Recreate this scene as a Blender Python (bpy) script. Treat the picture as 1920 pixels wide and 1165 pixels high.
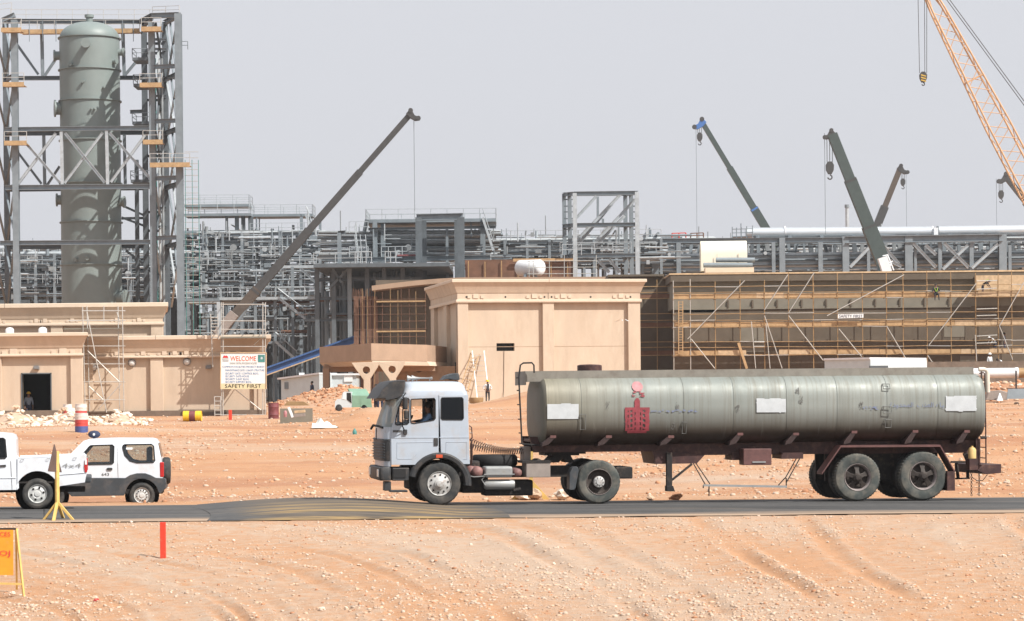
import bpy, bmesh, math, random
import numpy as np
from mathutils import Vector, Matrix, geometry
random.seed(7); np.random.seed(7)
R = math.radians
for o in list(bpy.data.objects): bpy.data.objects.remove(o)
sc = bpy.context.scene
COL = sc.collection
# ------------------------------------------------------------------ camera
F = 4800.0            # focal length in photo pixels (1920 wide)
HC = 2.5              # eye height above the road
HY = 745.0            # photo row of the horizon at the optical axis
ROLL = R(.55)
cr, sr = math.cos(ROLL), math.sin(ROLL)
cd = bpy.data.cameras.new('camera'); cam = bpy.data.objects.new('camera', cd); COL.objects.link(cam)
cd.sensor_width = 36; cd.lens = 36*F/1920; cd.shift_y = (HY-582.5)/1920
cd.clip_start = .5; cd.clip_end = 9000
cam.location = (0, 0, HC)
cam.rotation_euler = (Matrix.Rotation(R(90), 3, 'X') @ Matrix.Rotation(-ROLL, 3, 'Z')).to_euler()
sc.camera = cam
# ------------------------------------------------------------------ sky, sun, exposure
AZ, EL = 127, 47
wd = bpy.data.worlds.new('World'); sc.world = wd; wd.use_nodes = True
nt = wd.node_tree; nt.nodes.clear()
sky = nt.nodes.new('ShaderNodeTexSky'); sky.sky_type = 'NISHITA'; sky.sun_disc = False
sky.sun_elevation = R(EL); sky.sun_rotation = R(AZ); sky.dust_density = 6; sky.air_density = 1.0; sky.ozone_density = 1.0
hs = nt.nodes.new('ShaderNodeHueSaturation'); hs.inputs['Saturation'].default_value = .28
hs.inputs['Value'].default_value = 1.0
mx = nt.nodes.new('ShaderNodeMix'); mx.data_type = 'RGBA'; mx.inputs[0].default_value = .80
mx.inputs[7].default_value = (7.6, 7.75, 8.3, 1)     # dust veil over the whole sky
bg = nt.nodes.new('ShaderNodeBackground'); bg.inputs[1].default_value = .085
wo = nt.nodes.new('ShaderNodeOutputWorld')
nt.links.new(sky.outputs[0], hs.inputs['Color']); nt.links.new(hs.outputs[0], mx.inputs[6])
nt.links.new(mx.outputs[2], bg.inputs[0]); nt.links.new(bg.outputs[0], wo.inputs[0])
sl = bpy.data.lights.new('sun', 'SUN'); sl.energy = 5.0; sl.angle = R(.5); sl.color = (1, .955, .89)
so = bpy.data.objects.new('sun', sl); COL.objects.link(so)
SUN = Vector((math.sin(R(AZ))*math.cos(R(EL)), math.cos(R(AZ))*math.cos(R(EL)), math.sin(R(EL))))
so.rotation_euler = SUN.to_track_quat('Z', 'Y').to_euler(); so.location = (60, -60, 120)
vs = sc.view_settings; vs.view_transform = 'Standard'; vs.look = 'None'; vs.gamma = 1; vs.exposure = .32; vs.use_curve_mapping = False
sc.cycles.max_bounces = 6; sc.cycles.transparent_max_bounces = 12; sc.cycles.caustics_reflective = False; sc.cycles.caustics_refractive = False

# ------------------------------------------------------------------ pixel -> place
def W(px, py, Y):
    u = (px-960)/F; v = (HY-py)/F
    return Vector(((u*cr+v*sr)*Y, Y, HC+(-u*sr+v*cr)*Y))
def S(Y): return F/Y
class Frame:
    """a thing's own axes: x to the right, y away from the camera, z up"""
    def __init__(s, origin, yaw=0., pitch=0.):
        s.o = Vector(origin); s.rot = (Matrix.Rotation(yaw, 3, 'Z') @ Matrix.Rotation(pitch, 3, 'Y')); s.eul = s.rot.to_euler()
        s.inv = s.rot.transposed()
    def p(s, px, py, yl=0.):
        c = s.inv @ (Vector((0, 0, HC))-s.o); d = s.inv @ (W(px, py, 60.)-Vector((0, 0, HC)))
        t = (yl-c.y)/d.y; q = c+d*t
        return q.x, q.z
    def w(s, x, y, z): return s.o + s.rot @ Vector((x, y, z))
def zoom(x0, y0, k): return lambda a, b: (x0+a/k, y0+b/k)

# ------------------------------------------------------------------ materials
M = {}
def mat(name, col, rough=.6, metal=0., var=.12, scale=3., bump=0., bscale=30., dirt=None, spec=.5, stretch=(1, 1, 1), coat=0.):
    m = bpy.data.materials.new(name); m.use_nodes = True; n = m.node_tree.nodes; l = m.node_tree.links
    b = n['Principled BSDF']; b.inputs['Roughness'].default_value = rough; b.inputs['Metallic'].default_value = metal
    b.inputs['Specular IOR Level'].default_value = spec
    if coat: b.inputs['Coat Weight'].default_value = coat; b.inputs['Coat Roughness'].default_value = .12
    g = n.new('ShaderNodeNewGeometry'); mp = n.new('ShaderNodeMapping'); mp.inputs['Scale'].default_value = stretch
    l.new(g.outputs['Position'], mp.inputs[0])
    def noise(sc_, det=4, ro=.6):
        t = n.new('ShaderNodeTexNoise'); t.inputs['Scale'].default_value = sc_; t.inputs['Detail'].default_value = det
        t.inputs['Roughness'].default_value = ro; l.new(mp.outputs[0], t.inputs[0]); return t.outputs[0]
    def ramp(src, a, c):
        r = n.new('ShaderNodeMapRange'); r.inputs[1].default_value = a; r.inputs[2].default_value = c; l.new(src, r.inputs[0]); return r.outputs[0]
    def mix(f, a, c):
        x = n.new('ShaderNodeMix'); x.data_type = 'RGBA'; l.new(f, x.inputs[0])
        for i, q in ((6, a), (7, c)):
            if isinstance(q, tuple): x.inputs[i].default_value = (*q[:3], 1)
            else: l.new(q, x.inputs[i])
        return x.outputs[2]
    lo = tuple(c*(1-var) for c in col); hi = tuple(min(1, c*(1+var)) for c in col)
    out = mix(ramp(noise(scale), .3, .7), lo, hi)
    if dirt:
        for dc, lo_, hi_, ds in dirt: out = mix(ramp(noise(ds, 6, .65), lo_, hi_), out, dc)
    l.new(out, b.inputs['Base Color'])
    if bump:
        bp = n.new('ShaderNodeBump'); bp.inputs['Strength'].default_value = bump; bp.inputs['Distance'].default_value = .02
        l.new(noise(bscale, 5), bp.inputs['Height']); l.new(bp.outputs[0], b.inputs['Normal'])
    M[name] = m; m['_'] = 0
    return m
def glass(name, tint, tr):
    m = bpy.data.materials.new(name); m.use_nodes = True; n = m.node_tree.nodes; l = m.node_tree.links; n.clear()
    t = n.new('ShaderNodeBsdfTransparent'); t.inputs[0].default_value = (*tr, 1)
    g = n.new('ShaderNodeBsdfGlossy'); g.inputs['Roughness'].default_value = .05; g.inputs[0].default_value = (*tint, 1)
    fr = n.new('ShaderNodeFresnel'); fr.inputs[0].default_value = 1.5
    mx = n.new('ShaderNodeMixShader'); o = n.new('ShaderNodeOutputMaterial')
    l.new(fr.outputs[0], mx.inputs[0]); l.new(t.outputs[0], mx.inputs[1]); l.new(g.outputs[0], mx.inputs[2]); l.new(mx.outputs[0], o.inputs[0])
    M[name] = m
dust = (.42, .27, .17)
mat('white_paint', (.68, .72, .77), .3, var=.03, dirt=[((.50, .42, .36), .55, .95, 2.2)], coat=.4)
mat('cab_paint', (.395, .45, .52), .38, var=.05, dirt=[((.38, .33, .29), .50, .92, 2.4), ((.24, .2, .17), .64, .86, 9)], coat=.2)
mat('black_plastic', (.028, .03, .033), .55, var=.3, dirt=[((.13, .10, .08), .5, .95, 5)])
mat('grey_plastic', (.042, .050, .058), .55, var=.2, dirt=[((.16, .13, .11), .5, 1.0, 4)])
mat('tyre', (.027, .029, .030), .85, var=.25, scale=6, dirt=[((.16, .14, .12), .45, .95, 3.5)], bump=.2, bscale=60)
mat('tyre_dusty', (.055, .063, .060), .9, var=.25, scale=5, dirt=[((.24, .21, .17), .42, .85, 3)], bump=.2, bscale=60)
mat('rim_silver', (.50, .50, .49), .5, .25, var=.15, scale=9, dirt=[((.20, .12, .08), .5, .8, 10)])
mat('rim_pale', (.60, .61, .60), .45, .2, var=.12, scale=12)
mat('rim_dark', (.045, .035, .03), .7, var=.3, scale=10)
mat('rim_brown', (.030, .022, .018), .65, var=.3, scale=10)
mat('rim_edge', (.40, .35, .34), .45, .4, var=.2, scale=10)
mat('maroon', (.045, .017, .016), .6, var=.3, scale=5, dirt=[((.17, .085, .06), .5, .9, 6)])
mat('outrigger', (.030, .014, .013), .6, var=.25, scale=6)
mat('maroon_light', (.115, .05, .046), .6, var=.25, scale=6)
mat('chassis', (.014, .012, .012), .75, var=.3, scale=7, dirt=[((.12, .085, .06), .5, .95, 6)])
mat('rust_pink', (.22, .11, .10), .6, var=.25, scale=7)
mat('box_tan', (.27, .23, .205), .6, var=.12, scale=6)
mat('coaming', (.20, .19, .165), .6, var=.12, scale=4, dirt=[((.13, .11, .09), .5, .85, 5)])
mat('galv', (.33, .34, .34), .45, .35, var=.15, scale=8, dirt=[((.26, .24, .2), .5, .9, 8)])
mat('coil', (.07, .035, .025), .5, var=.2)
mat('rub_black', (.012, .012, .013), .8, var=.2)
mat('red_lamp', (.45, .02, .02), .25, var=.05)
mat('orange_lamp', (.55, .08, .03), .3, var=.05)
mat('yellow_can', (.62, .43, .17), .55, var=.1, dirt=[((.35, .22, .1), .55, .9, 9)])
mat('pvc', (.66, .58, .50), .5, var=.08)
mat('red_paint', (.25, .04, .052), .6, var=.25, scale=7)
mat('pink_paint', (.42, .19, .20), .6, var=.2, scale=9)
mat('white_patch', (.49, .52, .54), .6, var=.08, scale=6)
mat('blue_faint', (.17, .20, .30), .7, var=.2)
mat('dark_mark', (.14, .14, .13), .7, var=.3)
mat('blue_shirt', (.13, .22, .36), .8, var=.15)
mat('skin', (.22, .12, .08), .6, var=.08)
mat('hair', (.02, .015, .012), .8)
mat('red_post', (.62, .05, .025), .5, var=.1, scale=8, dirt=[((.42, .2, .12), .6, .9, 14)])
mat('orange_sign', (.74, .27, .015), .5, var=.1, scale=5, dirt=[((.5, .26, .1), .55, .9, 7)])
mat('sign_red', (.55, .03, .03), .5)
mat('yellow_wood', (.66, .45, .14), .65, var=.15, scale=6, dirt=[((.42, .27, .12), .5, .9, 10)])
mat('board_back', (.11, .07, .06), .7, var=.15, scale=5)
mat('sign_white', (.74, .76, .76), .5, var=.03)
mat('sign_cream', (.66, .58, .36), .6, var=.06)
mat('sign_blue', (.07, .17, .36), .6)
mat('sign_orange', (.70, .10, .02), .6)
mat('sign_green', (.06, .22, .20), .5, var=.3, scale=3)
mat('sign_black', (.03, .03, .03), .6)
mat('stucco', (.55, .445, .34), .9, var=.07, scale=1.0, bump=.12, bscale=18, stretch=(1, 1, .3), dirt=[((.45, .345, .25), .50, .85, .9), ((.62, .50, .39), .56, .8, 2.2), ((.33, .25, .18), .66, .9, 3.5)])
mat('stucco_trim', (.62, .51, .40), .85, var=.05, scale=2, bump=.08, bscale=20)
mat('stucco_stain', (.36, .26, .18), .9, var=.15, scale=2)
mat('plinth', (.17, .13, .10), .95, var=.25, scale=2)
mat('render_brown', (.12, .097, .072), .95, var=.16, scale=.8, bump=.1, bscale=8)
mat('render_grey', (.20, .185, .15), .95, var=.12, scale=1.0)
mat('canopy', (.36, .25, .175), .9, var=.08, scale=1)
mat('dark_void', (.012, .011, .010), .9)  # near-black: darkness of holes, gaps and unlit openings put into colour
mat('steel', (.20, .235, .26), .55, .15, var=.14, scale=1.2)
mat('steel_dark', (.10, .118, .132), .6, .1, var=.18, scale=1.5)  # darker copy of the steel; rear rows take it, shade put into colour
mat('steel_pale', (.43, .47, .495), .5, .3, var=.15, scale=2)
mat('pipe_pale', (.44, .47, .48), .5, .25, var=.2, scale=.7)
mat('pipe_mid', (.23, .25, .26), .6, .1, var=.25, scale=.8)
mat('pipe_rust', (.15, .075, .045), .8, var=.3, scale=.8)
mat('silver', (.62, .66, .69), .33, .55, var=.05, scale=1)
mat('vessel', (.19, .228, .222), .5, .0, var=.06, scale=.8, dirt=[((.17, .22, .215), .5, .9, .5)])
mat('plank', (.42, .275, .14), .75, var=.18, scale=2, dirt=[((.30, .17, .08), .5, .9, 5)])
mat('plank_dusty', (.50, .36, .22), .8, var=.2, scale=3)
mat('scaf_rust', (.33, .21, .10), .6, .1, var=.2, scale=4)
mat('scaf_galv', (.52, .51, .48), .45, .35, var=.15, scale=5)
mat('crane_dark', (.055, .055, .055), .5, var=.15)
mat('crane_green', (.055, .075, .072), .5, var=.12)
mat('crane_brown', (.09, .07, .055), .5, var=.15)
mat('crane_blue', (.06, .16, .42), .45, var=.1)
mat('crane_orange', (.60, .36, .19), .55, var=.1)
mat('crane_yellow', (.60, .38, .06), .5)
mat('cream', (.76, .72, .60), .55, var=.04)
mat('cabin', (.52, .58, .60), .6, var=.06, scale=2)
mat('cabin_white', (.72, .74, .76), .6, var=.05)
mat('green_box', (.19, .33, .24), .6, var=.1, scale=3)
mat('drum_blue', (.06, .09, .25), .5, var=.15); mat('drum_red', (.50, .06, .05), .5, var=.15)
mat('drum_white', (.66, .60, .56), .55, var=.1, dirt=[((.35, .2, .13), .5, .9, 8)])
mat('drum_yellow', (.72, .45, .02), .5, var=.08); mat('drum_maroon', (.17, .045, .05), .6, var=.25, scale=6)
mat('lamp_grey', (.20, .20, .20), .5); mat('lamp_glass', (.62, .62, .6), .25)
mat('hiviz', (.45, .70, .06), .6); mat('black_cloth', (.025, .025, .03), .9); mat('white_cloth', (.62, .64, .66), .9, var=.06)
mat('grey_cloth', (.26, .30, .36), .9); mat('helmet_yellow', (.72, .42, .02), .4); mat('helmet_white', (.7, .7, .68), .4)
mat('pink_cloth', (.42, .22, .22), .9); mat('navy', (.03, .04, .08), .9)
mat('rock_white', (.70, .60, .50), .9, var=.14, scale=4, bump=.3, bscale=14, dirt=[((.52, .33, .2), .5, .85, 4)])
mat('rock', (.52, .37, .26), .95, var=.2, scale=5, bump=.3, bscale=20)
mat('rock_red', (.44, .22, .12), .95, var=.2, scale=3, bump=.3, bscale=10)
mat('debris', (.14, .10, .08), .9, var=.4)
mat('tarp', (.60, .62, .58), .7, var=.1, scale=5)
mat('blue_steel', (.05, .12, .30), .5, var=.15)
glass('window_glass', (.9, .95, 1), (.86, .89, .89)); glass('window_tint', (.8, .85, .9), (.05, .055, .055)); glass('windscreen', (.95, .98, 1), (.38, .44, .46))
m_ = M['windscreen']; n_ = m_.node_tree.nodes; l_ = m_.node_tree.links; o_ = [q for q in n_ if q.type == 'OUTPUT_MATERIAL'][0]; sh_ = o_.inputs[0].links[0].from_socket
df_ = n_.new('ShaderNodeBsdfDiffuse'); df_.inputs[0].default_value = (.33, .38, .39, 1); mx_ = n_.new('ShaderNodeMixShader'); mx_.inputs[0].default_value = .6
l_.new(sh_, mx_.inputs[1]); l_.new(df_.outputs[0], mx_.inputs[2]); l_.new(mx_.outputs[0], o_.inputs[0])     # grey-teal diffuse layer mixed into the glass
glass('clear_glass', (.9, .95, 1), (.9, .9, .9))

# ------------------------------------------------------------------ mesh builder
ORG = {}
def setp(o, label=None, cat=None, group=None, kind=None):
    for k, v in (('label', label), ('category', cat), ('group', group), ('kind', kind)):
        if v: o[k] = v
    return o
def thing(name, loc, label, cat, group=None, frame=None):
    o = bpy.data.objects.new(name, None); COL.objects.link(o); o.empty_display_size = .3
    if frame: o.location = frame.o; o.rotation_euler = frame.eul; ORG[o] = Vector((0, 0, 0))
    else: o.location = loc; ORG[o] = Vector(loc)
    return setp(o, label, cat, group)
def link(name, me, c, parent):
    o = bpy.data.objects.new(name, me); COL.objects.link(o); o.parent = parent
    o.location = c-ORG[parent] if parent else c; ORG[o] = Vector(c)
    return o
class MB:
    def __init__(s): s.v = []; s.f = []; s.m = []
    def add(s, vs, fs, mi=0):
        o = len(s.v); s.v += [tuple(v) for v in vs]; s.f += [tuple(i+o for i in f) for f in fs]; s.m += [mi]*len(fs); return s
    def box(s, x0, x1, y0, y1, z0, z1, mi=0):
        return s.add([(x0, y0, z0), (x1, y0, z0), (x1, y1, z0), (x0, y1, z0), (x0, y0, z1), (x1, y0, z1), (x1, y1, z1), (x0, y1, z1)],
                     [(3, 2, 1, 0), (4, 5, 6, 7), (0, 1, 5, 4), (1, 2, 6, 5), (2, 3, 7, 6), (3, 0, 4, 7)], mi)
    def prism(s, poly, y0, y1, mi=0):
        """poly in (x,z), extruded along y"""
        return s.plate(poly, [], lambda a, b, c: (a, y0+c*(y1-y0), b), mi)
    def bar(s, p, q, w, h=None, mi=0):
        p, q = Vector(p), Vector(q); d = (q-p); h = h or w
        u = d.orthogonal() if abs(d.normalized().z) > .98 else d.cross(Vector((0, 0, 1)))
        u.normalize(); v = u.cross(d).normalized(); u *= w/2; v *= h/2
        return s.add([p-u-v, p+u-v, p+u+v, p-u+v, q-u-v, q+u-v, q+u+v, q-u+v],
                     [(0, 1, 2, 3), (7, 6, 5, 4), (1, 0, 4, 5), (2, 1, 5, 6), (3, 2, 6, 7), (0, 3, 7, 4)], mi)
    def ring(s, c, u, v, r, n): return [c+u*(r*math.cos(2*math.pi*i/n))+v*(r*math.sin(2*math.pi*i/n)) for i in range(n)]
    def tube(s, p, q, r, r2=None, n=10, mi=0):
        p, q = Vector(p), Vector(q); d = (q-p).normalized(); u = d.orthogonal().normalized(); v = d.cross(u)
        a = s.ring(p, u, v, r, n); b = s.ring(q, u, v, r if r2 is None else r2, n)
        return s.add(a+b, [(i, (i+1) % n, n+(i+1) % n, n+i) for i in range(n)]+[tuple(range(n-1, -1, -1)), tuple(range(n, 2*n))], mi)
    def path(s, pts, r, n=6, mi=0):
        pts = [Vector(p) for p in pts]; rows = []; u = None
        for i, p in enumerate(pts):
            d = (pts[min(i+1, len(pts)-1)]-pts[max(i-1, 0)]).normalized()
            u = d.orthogonal().normalized() if u is None else (u-d*u.dot(d)).normalized()
            rows.append(s.ring(p, u, d.cross(u), r, n))
        return s.loft(rows, True, True, mi)
    def loft(s, rows, closed=False, caps=False, mi=0):
        n = len(rows[0]); vs = [p for r in rows for p in r]; fs = []
        for j in range(len(rows)-1):
            for i in range(n if closed else n-1):
                k = (i+1) % n; fs.append((j*n+i, j*n+k, (j+1)*n+k, (j+1)*n+i))
        if caps: fs += [tuple(range(n-1, -1, -1)), tuple((len(rows)-1)*n+i for i in range(n))]
        return s.add(vs, fs, mi)
    def lathe(s, prof, o, ax='y', n=32, mi=0, mod=None):
        """prof: (radius, distance along axis)"""
        o = Vector(o); rows = []
        for j, (r, h) in enumerate(prof):
            row = []
            for i in range(n):
                a = 2*math.pi*i/n; rr = r*(mod(i, j) if mod else 1)
                c, d = rr*math.cos(a), rr*math.sin(a)
                row.append(o+Vector({'y': (c, h, d), 'x': (h, c, d), 'z': (c, d, h)}[ax]))
            rows.append(row)
        return s.loft(rows, True, False, mi)
    def plate(s, outer, holes, fn, mi=0):
        loops = [[Vector((a, b, 0)) for a, b in l] for l in [outer]+list(holes)]
        tri = geometry.tessellate_polygon(loops); flat = [(p.x, p.y) for l in loops for p in l]; n = len(flat)
        vs = [fn(a, b, 0) for a, b in flat]+[fn(a, b, 1) for a, b in flat]
        fs = [tuple(t) for t in tri]+[tuple(i+n for i in reversed(t)) for t in tri]; k = 0
        for l in loops:
            m = len(l); fs += [(k+i, k+(i+1) % m, n+k+(i+1) % m, n+k+i) for i in range(m)]; k += m
        return s.add(vs, fs, mi)
    def ringloft(s, x0, x1, y0, y1, prof, mi=0, sk=0.):
        d = -sk*(y1-y0); rows = [[(x0-e, y0-e, z), (x1+e, y0-e, z), (x1+e+d, y1+e, z), (x0-e+d, y1+e, z)] for z, e in prof]
        s.loft(rows, True, False, mi); return s.add(rows[-1], [(0, 1, 2, 3)], mi)
    def build(s, name, mats, parent=None, smooth=None, bevel=0., seg=2):
        v = np.array(s.v, dtype=np.float64); c = Vector(((v[:, 0].min()+v[:, 0].max())/2, (v[:, 1].min()+v[:, 1].max())/2, v[:, 2].min()))
        me = bpy.data.meshes.new(name); me.from_pydata((v-np.array(c)).tolist(), [], s.f)
        for m in ([mats] if isinstance(mats, str) else mats): me.materials.append(M[m])
        if any(s.m): me.polygons.foreach_set('material_index', s.m)
        bm = bmesh.new(); bm.from_mesh(me); bmesh.ops.recalc_face_normals(bm, faces=bm.faces); bm.to_mesh(me); bm.free()
        if smooth is not None: me.shade_smooth(); me.set_sharp_from_angle(angle=R(smooth))
        o = link(name, me, c, parent)
        if bevel:
            b = o.modifiers.new('bevel', 'BEVEL'); b.width = bevel; b.segments = seg; b.limit_method = 'ANGLE'; b.angle_limit = R(35)
        return o
UNIT = {}
def unit(kind, m):
    if (kind, m) not in UNIT:
        b = MB()
        if kind == 'ibeam':     # h-section, length along z 0..1
            t, w = .09, .07
            pr = [(-.5, -.5), (.5, -.5), (.5, -.5+t), (w, -.5+t), (w, .5-t), (.5, .5-t), (.5, .5), (-.5, .5), (-.5, .5-t), (-w, .5-t), (-w, -.5+t), (-.5, -.5+t)]
            b.plate(pr, [], lambda x, y, c: (x, y, c))
        elif kind == 'box': b.box(-.5, .5, -.5, .5, 0, 1)
        elif kind == 'pipe': b.tube((0, 0, 0), (0, 0, 1), 1, n=14)
        elif kind == 'rod': b.tube((0, 0, 0), (0, 0, 1), 1, n=6)
        me = bpy.data.meshes.new(kind); me.from_pydata(b.v, [], b.f); me.materials.append(M[m])
        bm = bmesh.new(); bm.from_mesh(me); bmesh.ops.recalc_face_normals(bm, faces=bm.faces); bm.to_mesh(me); bm.free()
        if kind in ('pipe', 'rod'): me.shade_smooth(); me.set_sharp_from_angle(angle=R(50))
        UNIT[kind, m] = me
    return UNIT[kind, m]
def stick(name, kind, m, parent, p, q, w, h=None, group=None):
    """one straight member from p to q as an object of its own, sharing mesh data"""
    p, q = Vector(p), Vector(q); d = q-p
    o = link(name, unit(kind, m), p, parent)
    z = d.normalized(); up = Vector((0, 0, 1)) if abs(z.z) < .98 else Vector((0, 1, 0))
    x = up.cross(z).normalized(); y = z.cross(x)
    o.rotation_euler = Matrix((x, y, z)).transposed().to_euler(); o.scale = (w, h or w, d.length)
    return o
def text(s, m, parent, fn, w, h, name='lettering', depth=.004, spacing=1.0):
    """lettering as mesh: fn(a,b,c) places text-plane (a right, b up, c out) in the parent's frame; fitted to w x h"""
    cu = bpy.data.curves.new(name, 'FONT'); cu.body = s; cu.size = 1; cu.space_character = spacing; cu.resolution_u = 2
    ob = bpy.data.objects.new(name, cu); COL.objects.link(ob)
    dg = bpy.context.evaluated_depsgraph_get(); me = bpy.data.meshes.new_from_object(ob.evaluated_get(dg))
    bpy.data.objects.remove(ob)
    v = np.array([q.co[:] for q in me.vertices]); lo, hi = v.min(0), v.max(0)
    b = MB(); b.add([fn((q[0]-lo[0])/(hi[0]-lo[0])*w, (q[1]-lo[1])/(hi[1]-lo[1])*h, depth) for q in v], [tuple(p.vertices) for p in me.polygons])
    bpy.data.meshes.remove(me)
    return b.build(name, m, parent)

# ------------------------------------------------------------------ terrain
YAW = .155                       # the road and the truck on it
P0 = W(824, 948, 60)             # near front wheel of the truck touches the road here
ax = Vector((math.cos(YAW), math.sin(YAW))); nx = Vector((-math.sin(YAW), math.cos(YAW)))
SLOPE = -.0065
T0, T1 = -5.0, 3.9               # near and far edge of the road, measured from the near wheels
def vnoise(x, y, seed=0):
    xi = np.floor(x).astype(np.int64); yi = np.floor(y).astype(np.int64); xf = x-xi; yf = y-yi
    def h(a, b):
        n = (a*374761393+b*668265263+seed*1442695041) & 0xffffffff
        n = ((n ^ (n >> 13))*1274126177) & 0xffffffff
        return ((n ^ (n >> 16)) & 0xffff)/65535.
    u = xf*xf*(3-2*xf); v = yf*yf*(3-2*yf)
    return (h(xi, yi)*(1-u)+h(xi+1, yi)*u)*(1-v)+(h(xi, yi+1)*(1-u)+h(xi+1, yi+1)*u)*v
def fbm(x, y, o=4, seed=0):
    s = 0; a = .5
    for i in range(o): s = s+a*(vnoise(x*2**i, y*2**i, seed+i)-.5); a *= .5
    return s
def sstep(a, b, x): t = np.clip((x-a)/(b-a), 0, 1); return t*t*(3-2*t)
def roadz(s, t): return P0.z+SLOPE*np.clip(s, -60, 60)+.022*.9-.022*np.abs(t+.9)
def st(x, y):
    dx = x-P0.x; dy = y-P0.y
    return dx*ax.x+dy*ax.y, dx*nx.x+dy*nx.y
BUMPS = [  # x, y, sx, sy, height
    (3.5, 176, 5.0, 7, 1.15), (12, 176, 9, 8, .6), (-6.8, 128, 1.9, 5, .78), (-10.4, 166, 2.1, 5, 1.35), (-13.6, 166, 2.6, 5, .95),
    (36, 186, 11, 13, 1.45), (-20, 120, 4, 4, .2), (9, 84, 6, 5, .25), (17, 92, 6, 8, .35)]
RUT = [(-16.0+1.15*k+.5*math.sin(k*2.3), .5+.5*((k*7) % 5)/4) for k in range(32)]
def ruts(x, y, t):
    '''old wheel ruts fanning down the near bank'''
    k = np.interp(x, [-12, -6, -.6, 5.2, 12], [.72, .56, .16, -.035, -.15]); b = x+k*(y-45)+.25*fbm(y*.12, x*.05, 3, 61)
    r = .05*fbm(b*1.4, y*.10, 3, 12)
    for b0, h in RUT:
        w = np.clip(.35+2.2*fbm(y*.16, y*0+b0*3.7, 2, 63), 0, 1)*h
        r = r+w*(-.050*np.exp(-((b-b0)/.16)**2)+.055*np.exp(-((b-b0-.30)/.13)**2)+.03*np.exp(-((b-b0+.28)/.12)**2))
    return b, r
def ground(x, y):
    x = np.asarray(x, float); y = np.asarray(y, float); s, t = st(x, y)
    near = roadz(s, T0)-.012-.012*np.clip(T0-t, 0, 14)
    far0 = roadz(s, T1)-.012
    base = np.interp(y, [0, 66, 72, 90, 112, 150, 190, 300, 1000, 5000], [-.3, -.3, -.2, .42, .98, 1.55, 1.85, 2.2, 2.3, 2.3])
    k = sstep(T1, T1+6, t); far = far0*(1-k)+base*k
    z = np.where(t < T0, near, np.where(t > T1, far, roadz(s, np.clip(t, T0, T1))-.06))
    for bx, by, sx, sy, h in BUMPS: z = z+h*np.exp(-((x-bx)/sx)**2-((y-by)/sy)**2)
    off = np.minimum(np.abs(t-T0), np.abs(t-T1)); inside = (t > T0) & (t < T1)
    amp = np.where(inside, 0, sstep(0, 2.5, off))
    b, rut = ruts(x, y, t)
    fur = np.where(t < 0, rut, .06*fbm((x*.4-y*.92)*.12, (x*.92+y*.4)*.8, 3, 11)+.05*np.maximum(0, fbm(x*.1, y*.22, 2, 5)))
    z = z+amp*(.30*fbm(x*.11, y*.11, 3, 1)+fur+.045*fbm(x*1.3, y*1.3, 3, 3)*2+.014*vnoise(x*9, y*9, 9))
    return z
def gz(x, y): return float(ground(np.array([x]), np.array([y]))[0])
ys = np.concatenate([np.geomspace(14, 26, 18)[:-1], np.geomspace(26, 56, 250)[:-1], np.geomspace(56, 70, 70)[:-1], np.geomspace(70, 230, 240)[:-1], np.geomspace(230, 6000, 30)])
us = np.concatenate([-np.geomspace(1.6, .235, 12)[:-1], np.linspace(-.23, .23, 420), np.geomspace(.235, 1.6, 12)[1:]])
YY, UU = np.meshgrid(ys, us, indexing='ij'); XX = UU*YY; ZZ = ground(XX, YY)
me = bpy.data.meshes.new('ground'); nr, nc = XX.shape
idx = np.arange(nr*nc).reshape(nr, nc)
fc = np.stack([idx[:-1, :-1], idx[:-1, 1:], idx[1:, 1:], idx[1:, :-1]], -1).reshape(-1, 4)
me.from_pydata(np.stack([XX, YY, ZZ], -1).reshape(-1, 3).tolist(), [], fc.tolist()); me.shade_smooth()
gob = bpy.data.objects.new('ground', me); COL.objects.link(gob); gob['kind'] = 'structure'
def nodes_mat(name):
    m = bpy.data.materials.new(name); m.use_nodes = True; M[name] = m; n = m.node_tree.nodes; l = m.node_tree.links
    g = n.new('ShaderNodeNewGeometry'); b = n['Principled BSDF']
    def mapping(rot=0, scl=(1, 1, 1), src=None):
        p = n.new('ShaderNodeMapping'); p.inputs['Rotation'].default_value = (0, 0, rot); p.inputs['Scale'].default_value = scl
        l.new(src or g.outputs['Position'], p.inputs[0]); return p.outputs[0]
    def noise(v, s, d=4, r=.6):
        t = n.new('ShaderNodeTexNoise'); t.inputs['Scale'].default_value = s; t.inputs['Detail'].default_value = d; t.inputs['Roughness'].default_value = r
        l.new(v, t.inputs[0]); return t.outputs[0]
    def rng(src, a, c, lo=0, hi=1):
        r = n.new('ShaderNodeMapRange'); r.inputs[1].default_value = a; r.inputs[2].default_value = c; r.inputs[3].default_value = lo; r.inputs[4].default_value = hi
        l.new(src, r.inputs[0]); return r.outputs[0]
    def mix(f, a, c):
        x = n.new('ShaderNodeMix'); x.data_type = 'RGBA'
        for i, q in ((0, f), (6, a), (7, c)):
            if isinstance(q, tuple): x.inputs[i].default_value = (*q, 1)
            elif isinstance(q, (int, float)): x.inputs[i].default_value = q
            else: l.new(q, x.inputs[i])
        return x.outputs[2]
    def math_(op, a, c):
        x = n.new('ShaderNodeMath'); x.operation = op
        for i, q in ((0, a), (1, c)):
            if isinstance(q, (int, float)): x.inputs[i].default_value = q
            else: l.new(q, x.inputs[i])
        return x.outputs[0]
    def bump(h, st_, d=.03):
        x = n.new('ShaderNodeBump'); x.inputs['Strength'].default_value = st_; x.inputs['Distance'].default_value = d; l.new(h, x.inputs['Height']); l.new(x.outputs[0], b.inputs['Normal'])
    return m, n, l, b, g, mapping, noise, rng, mix, math_, bump
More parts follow.
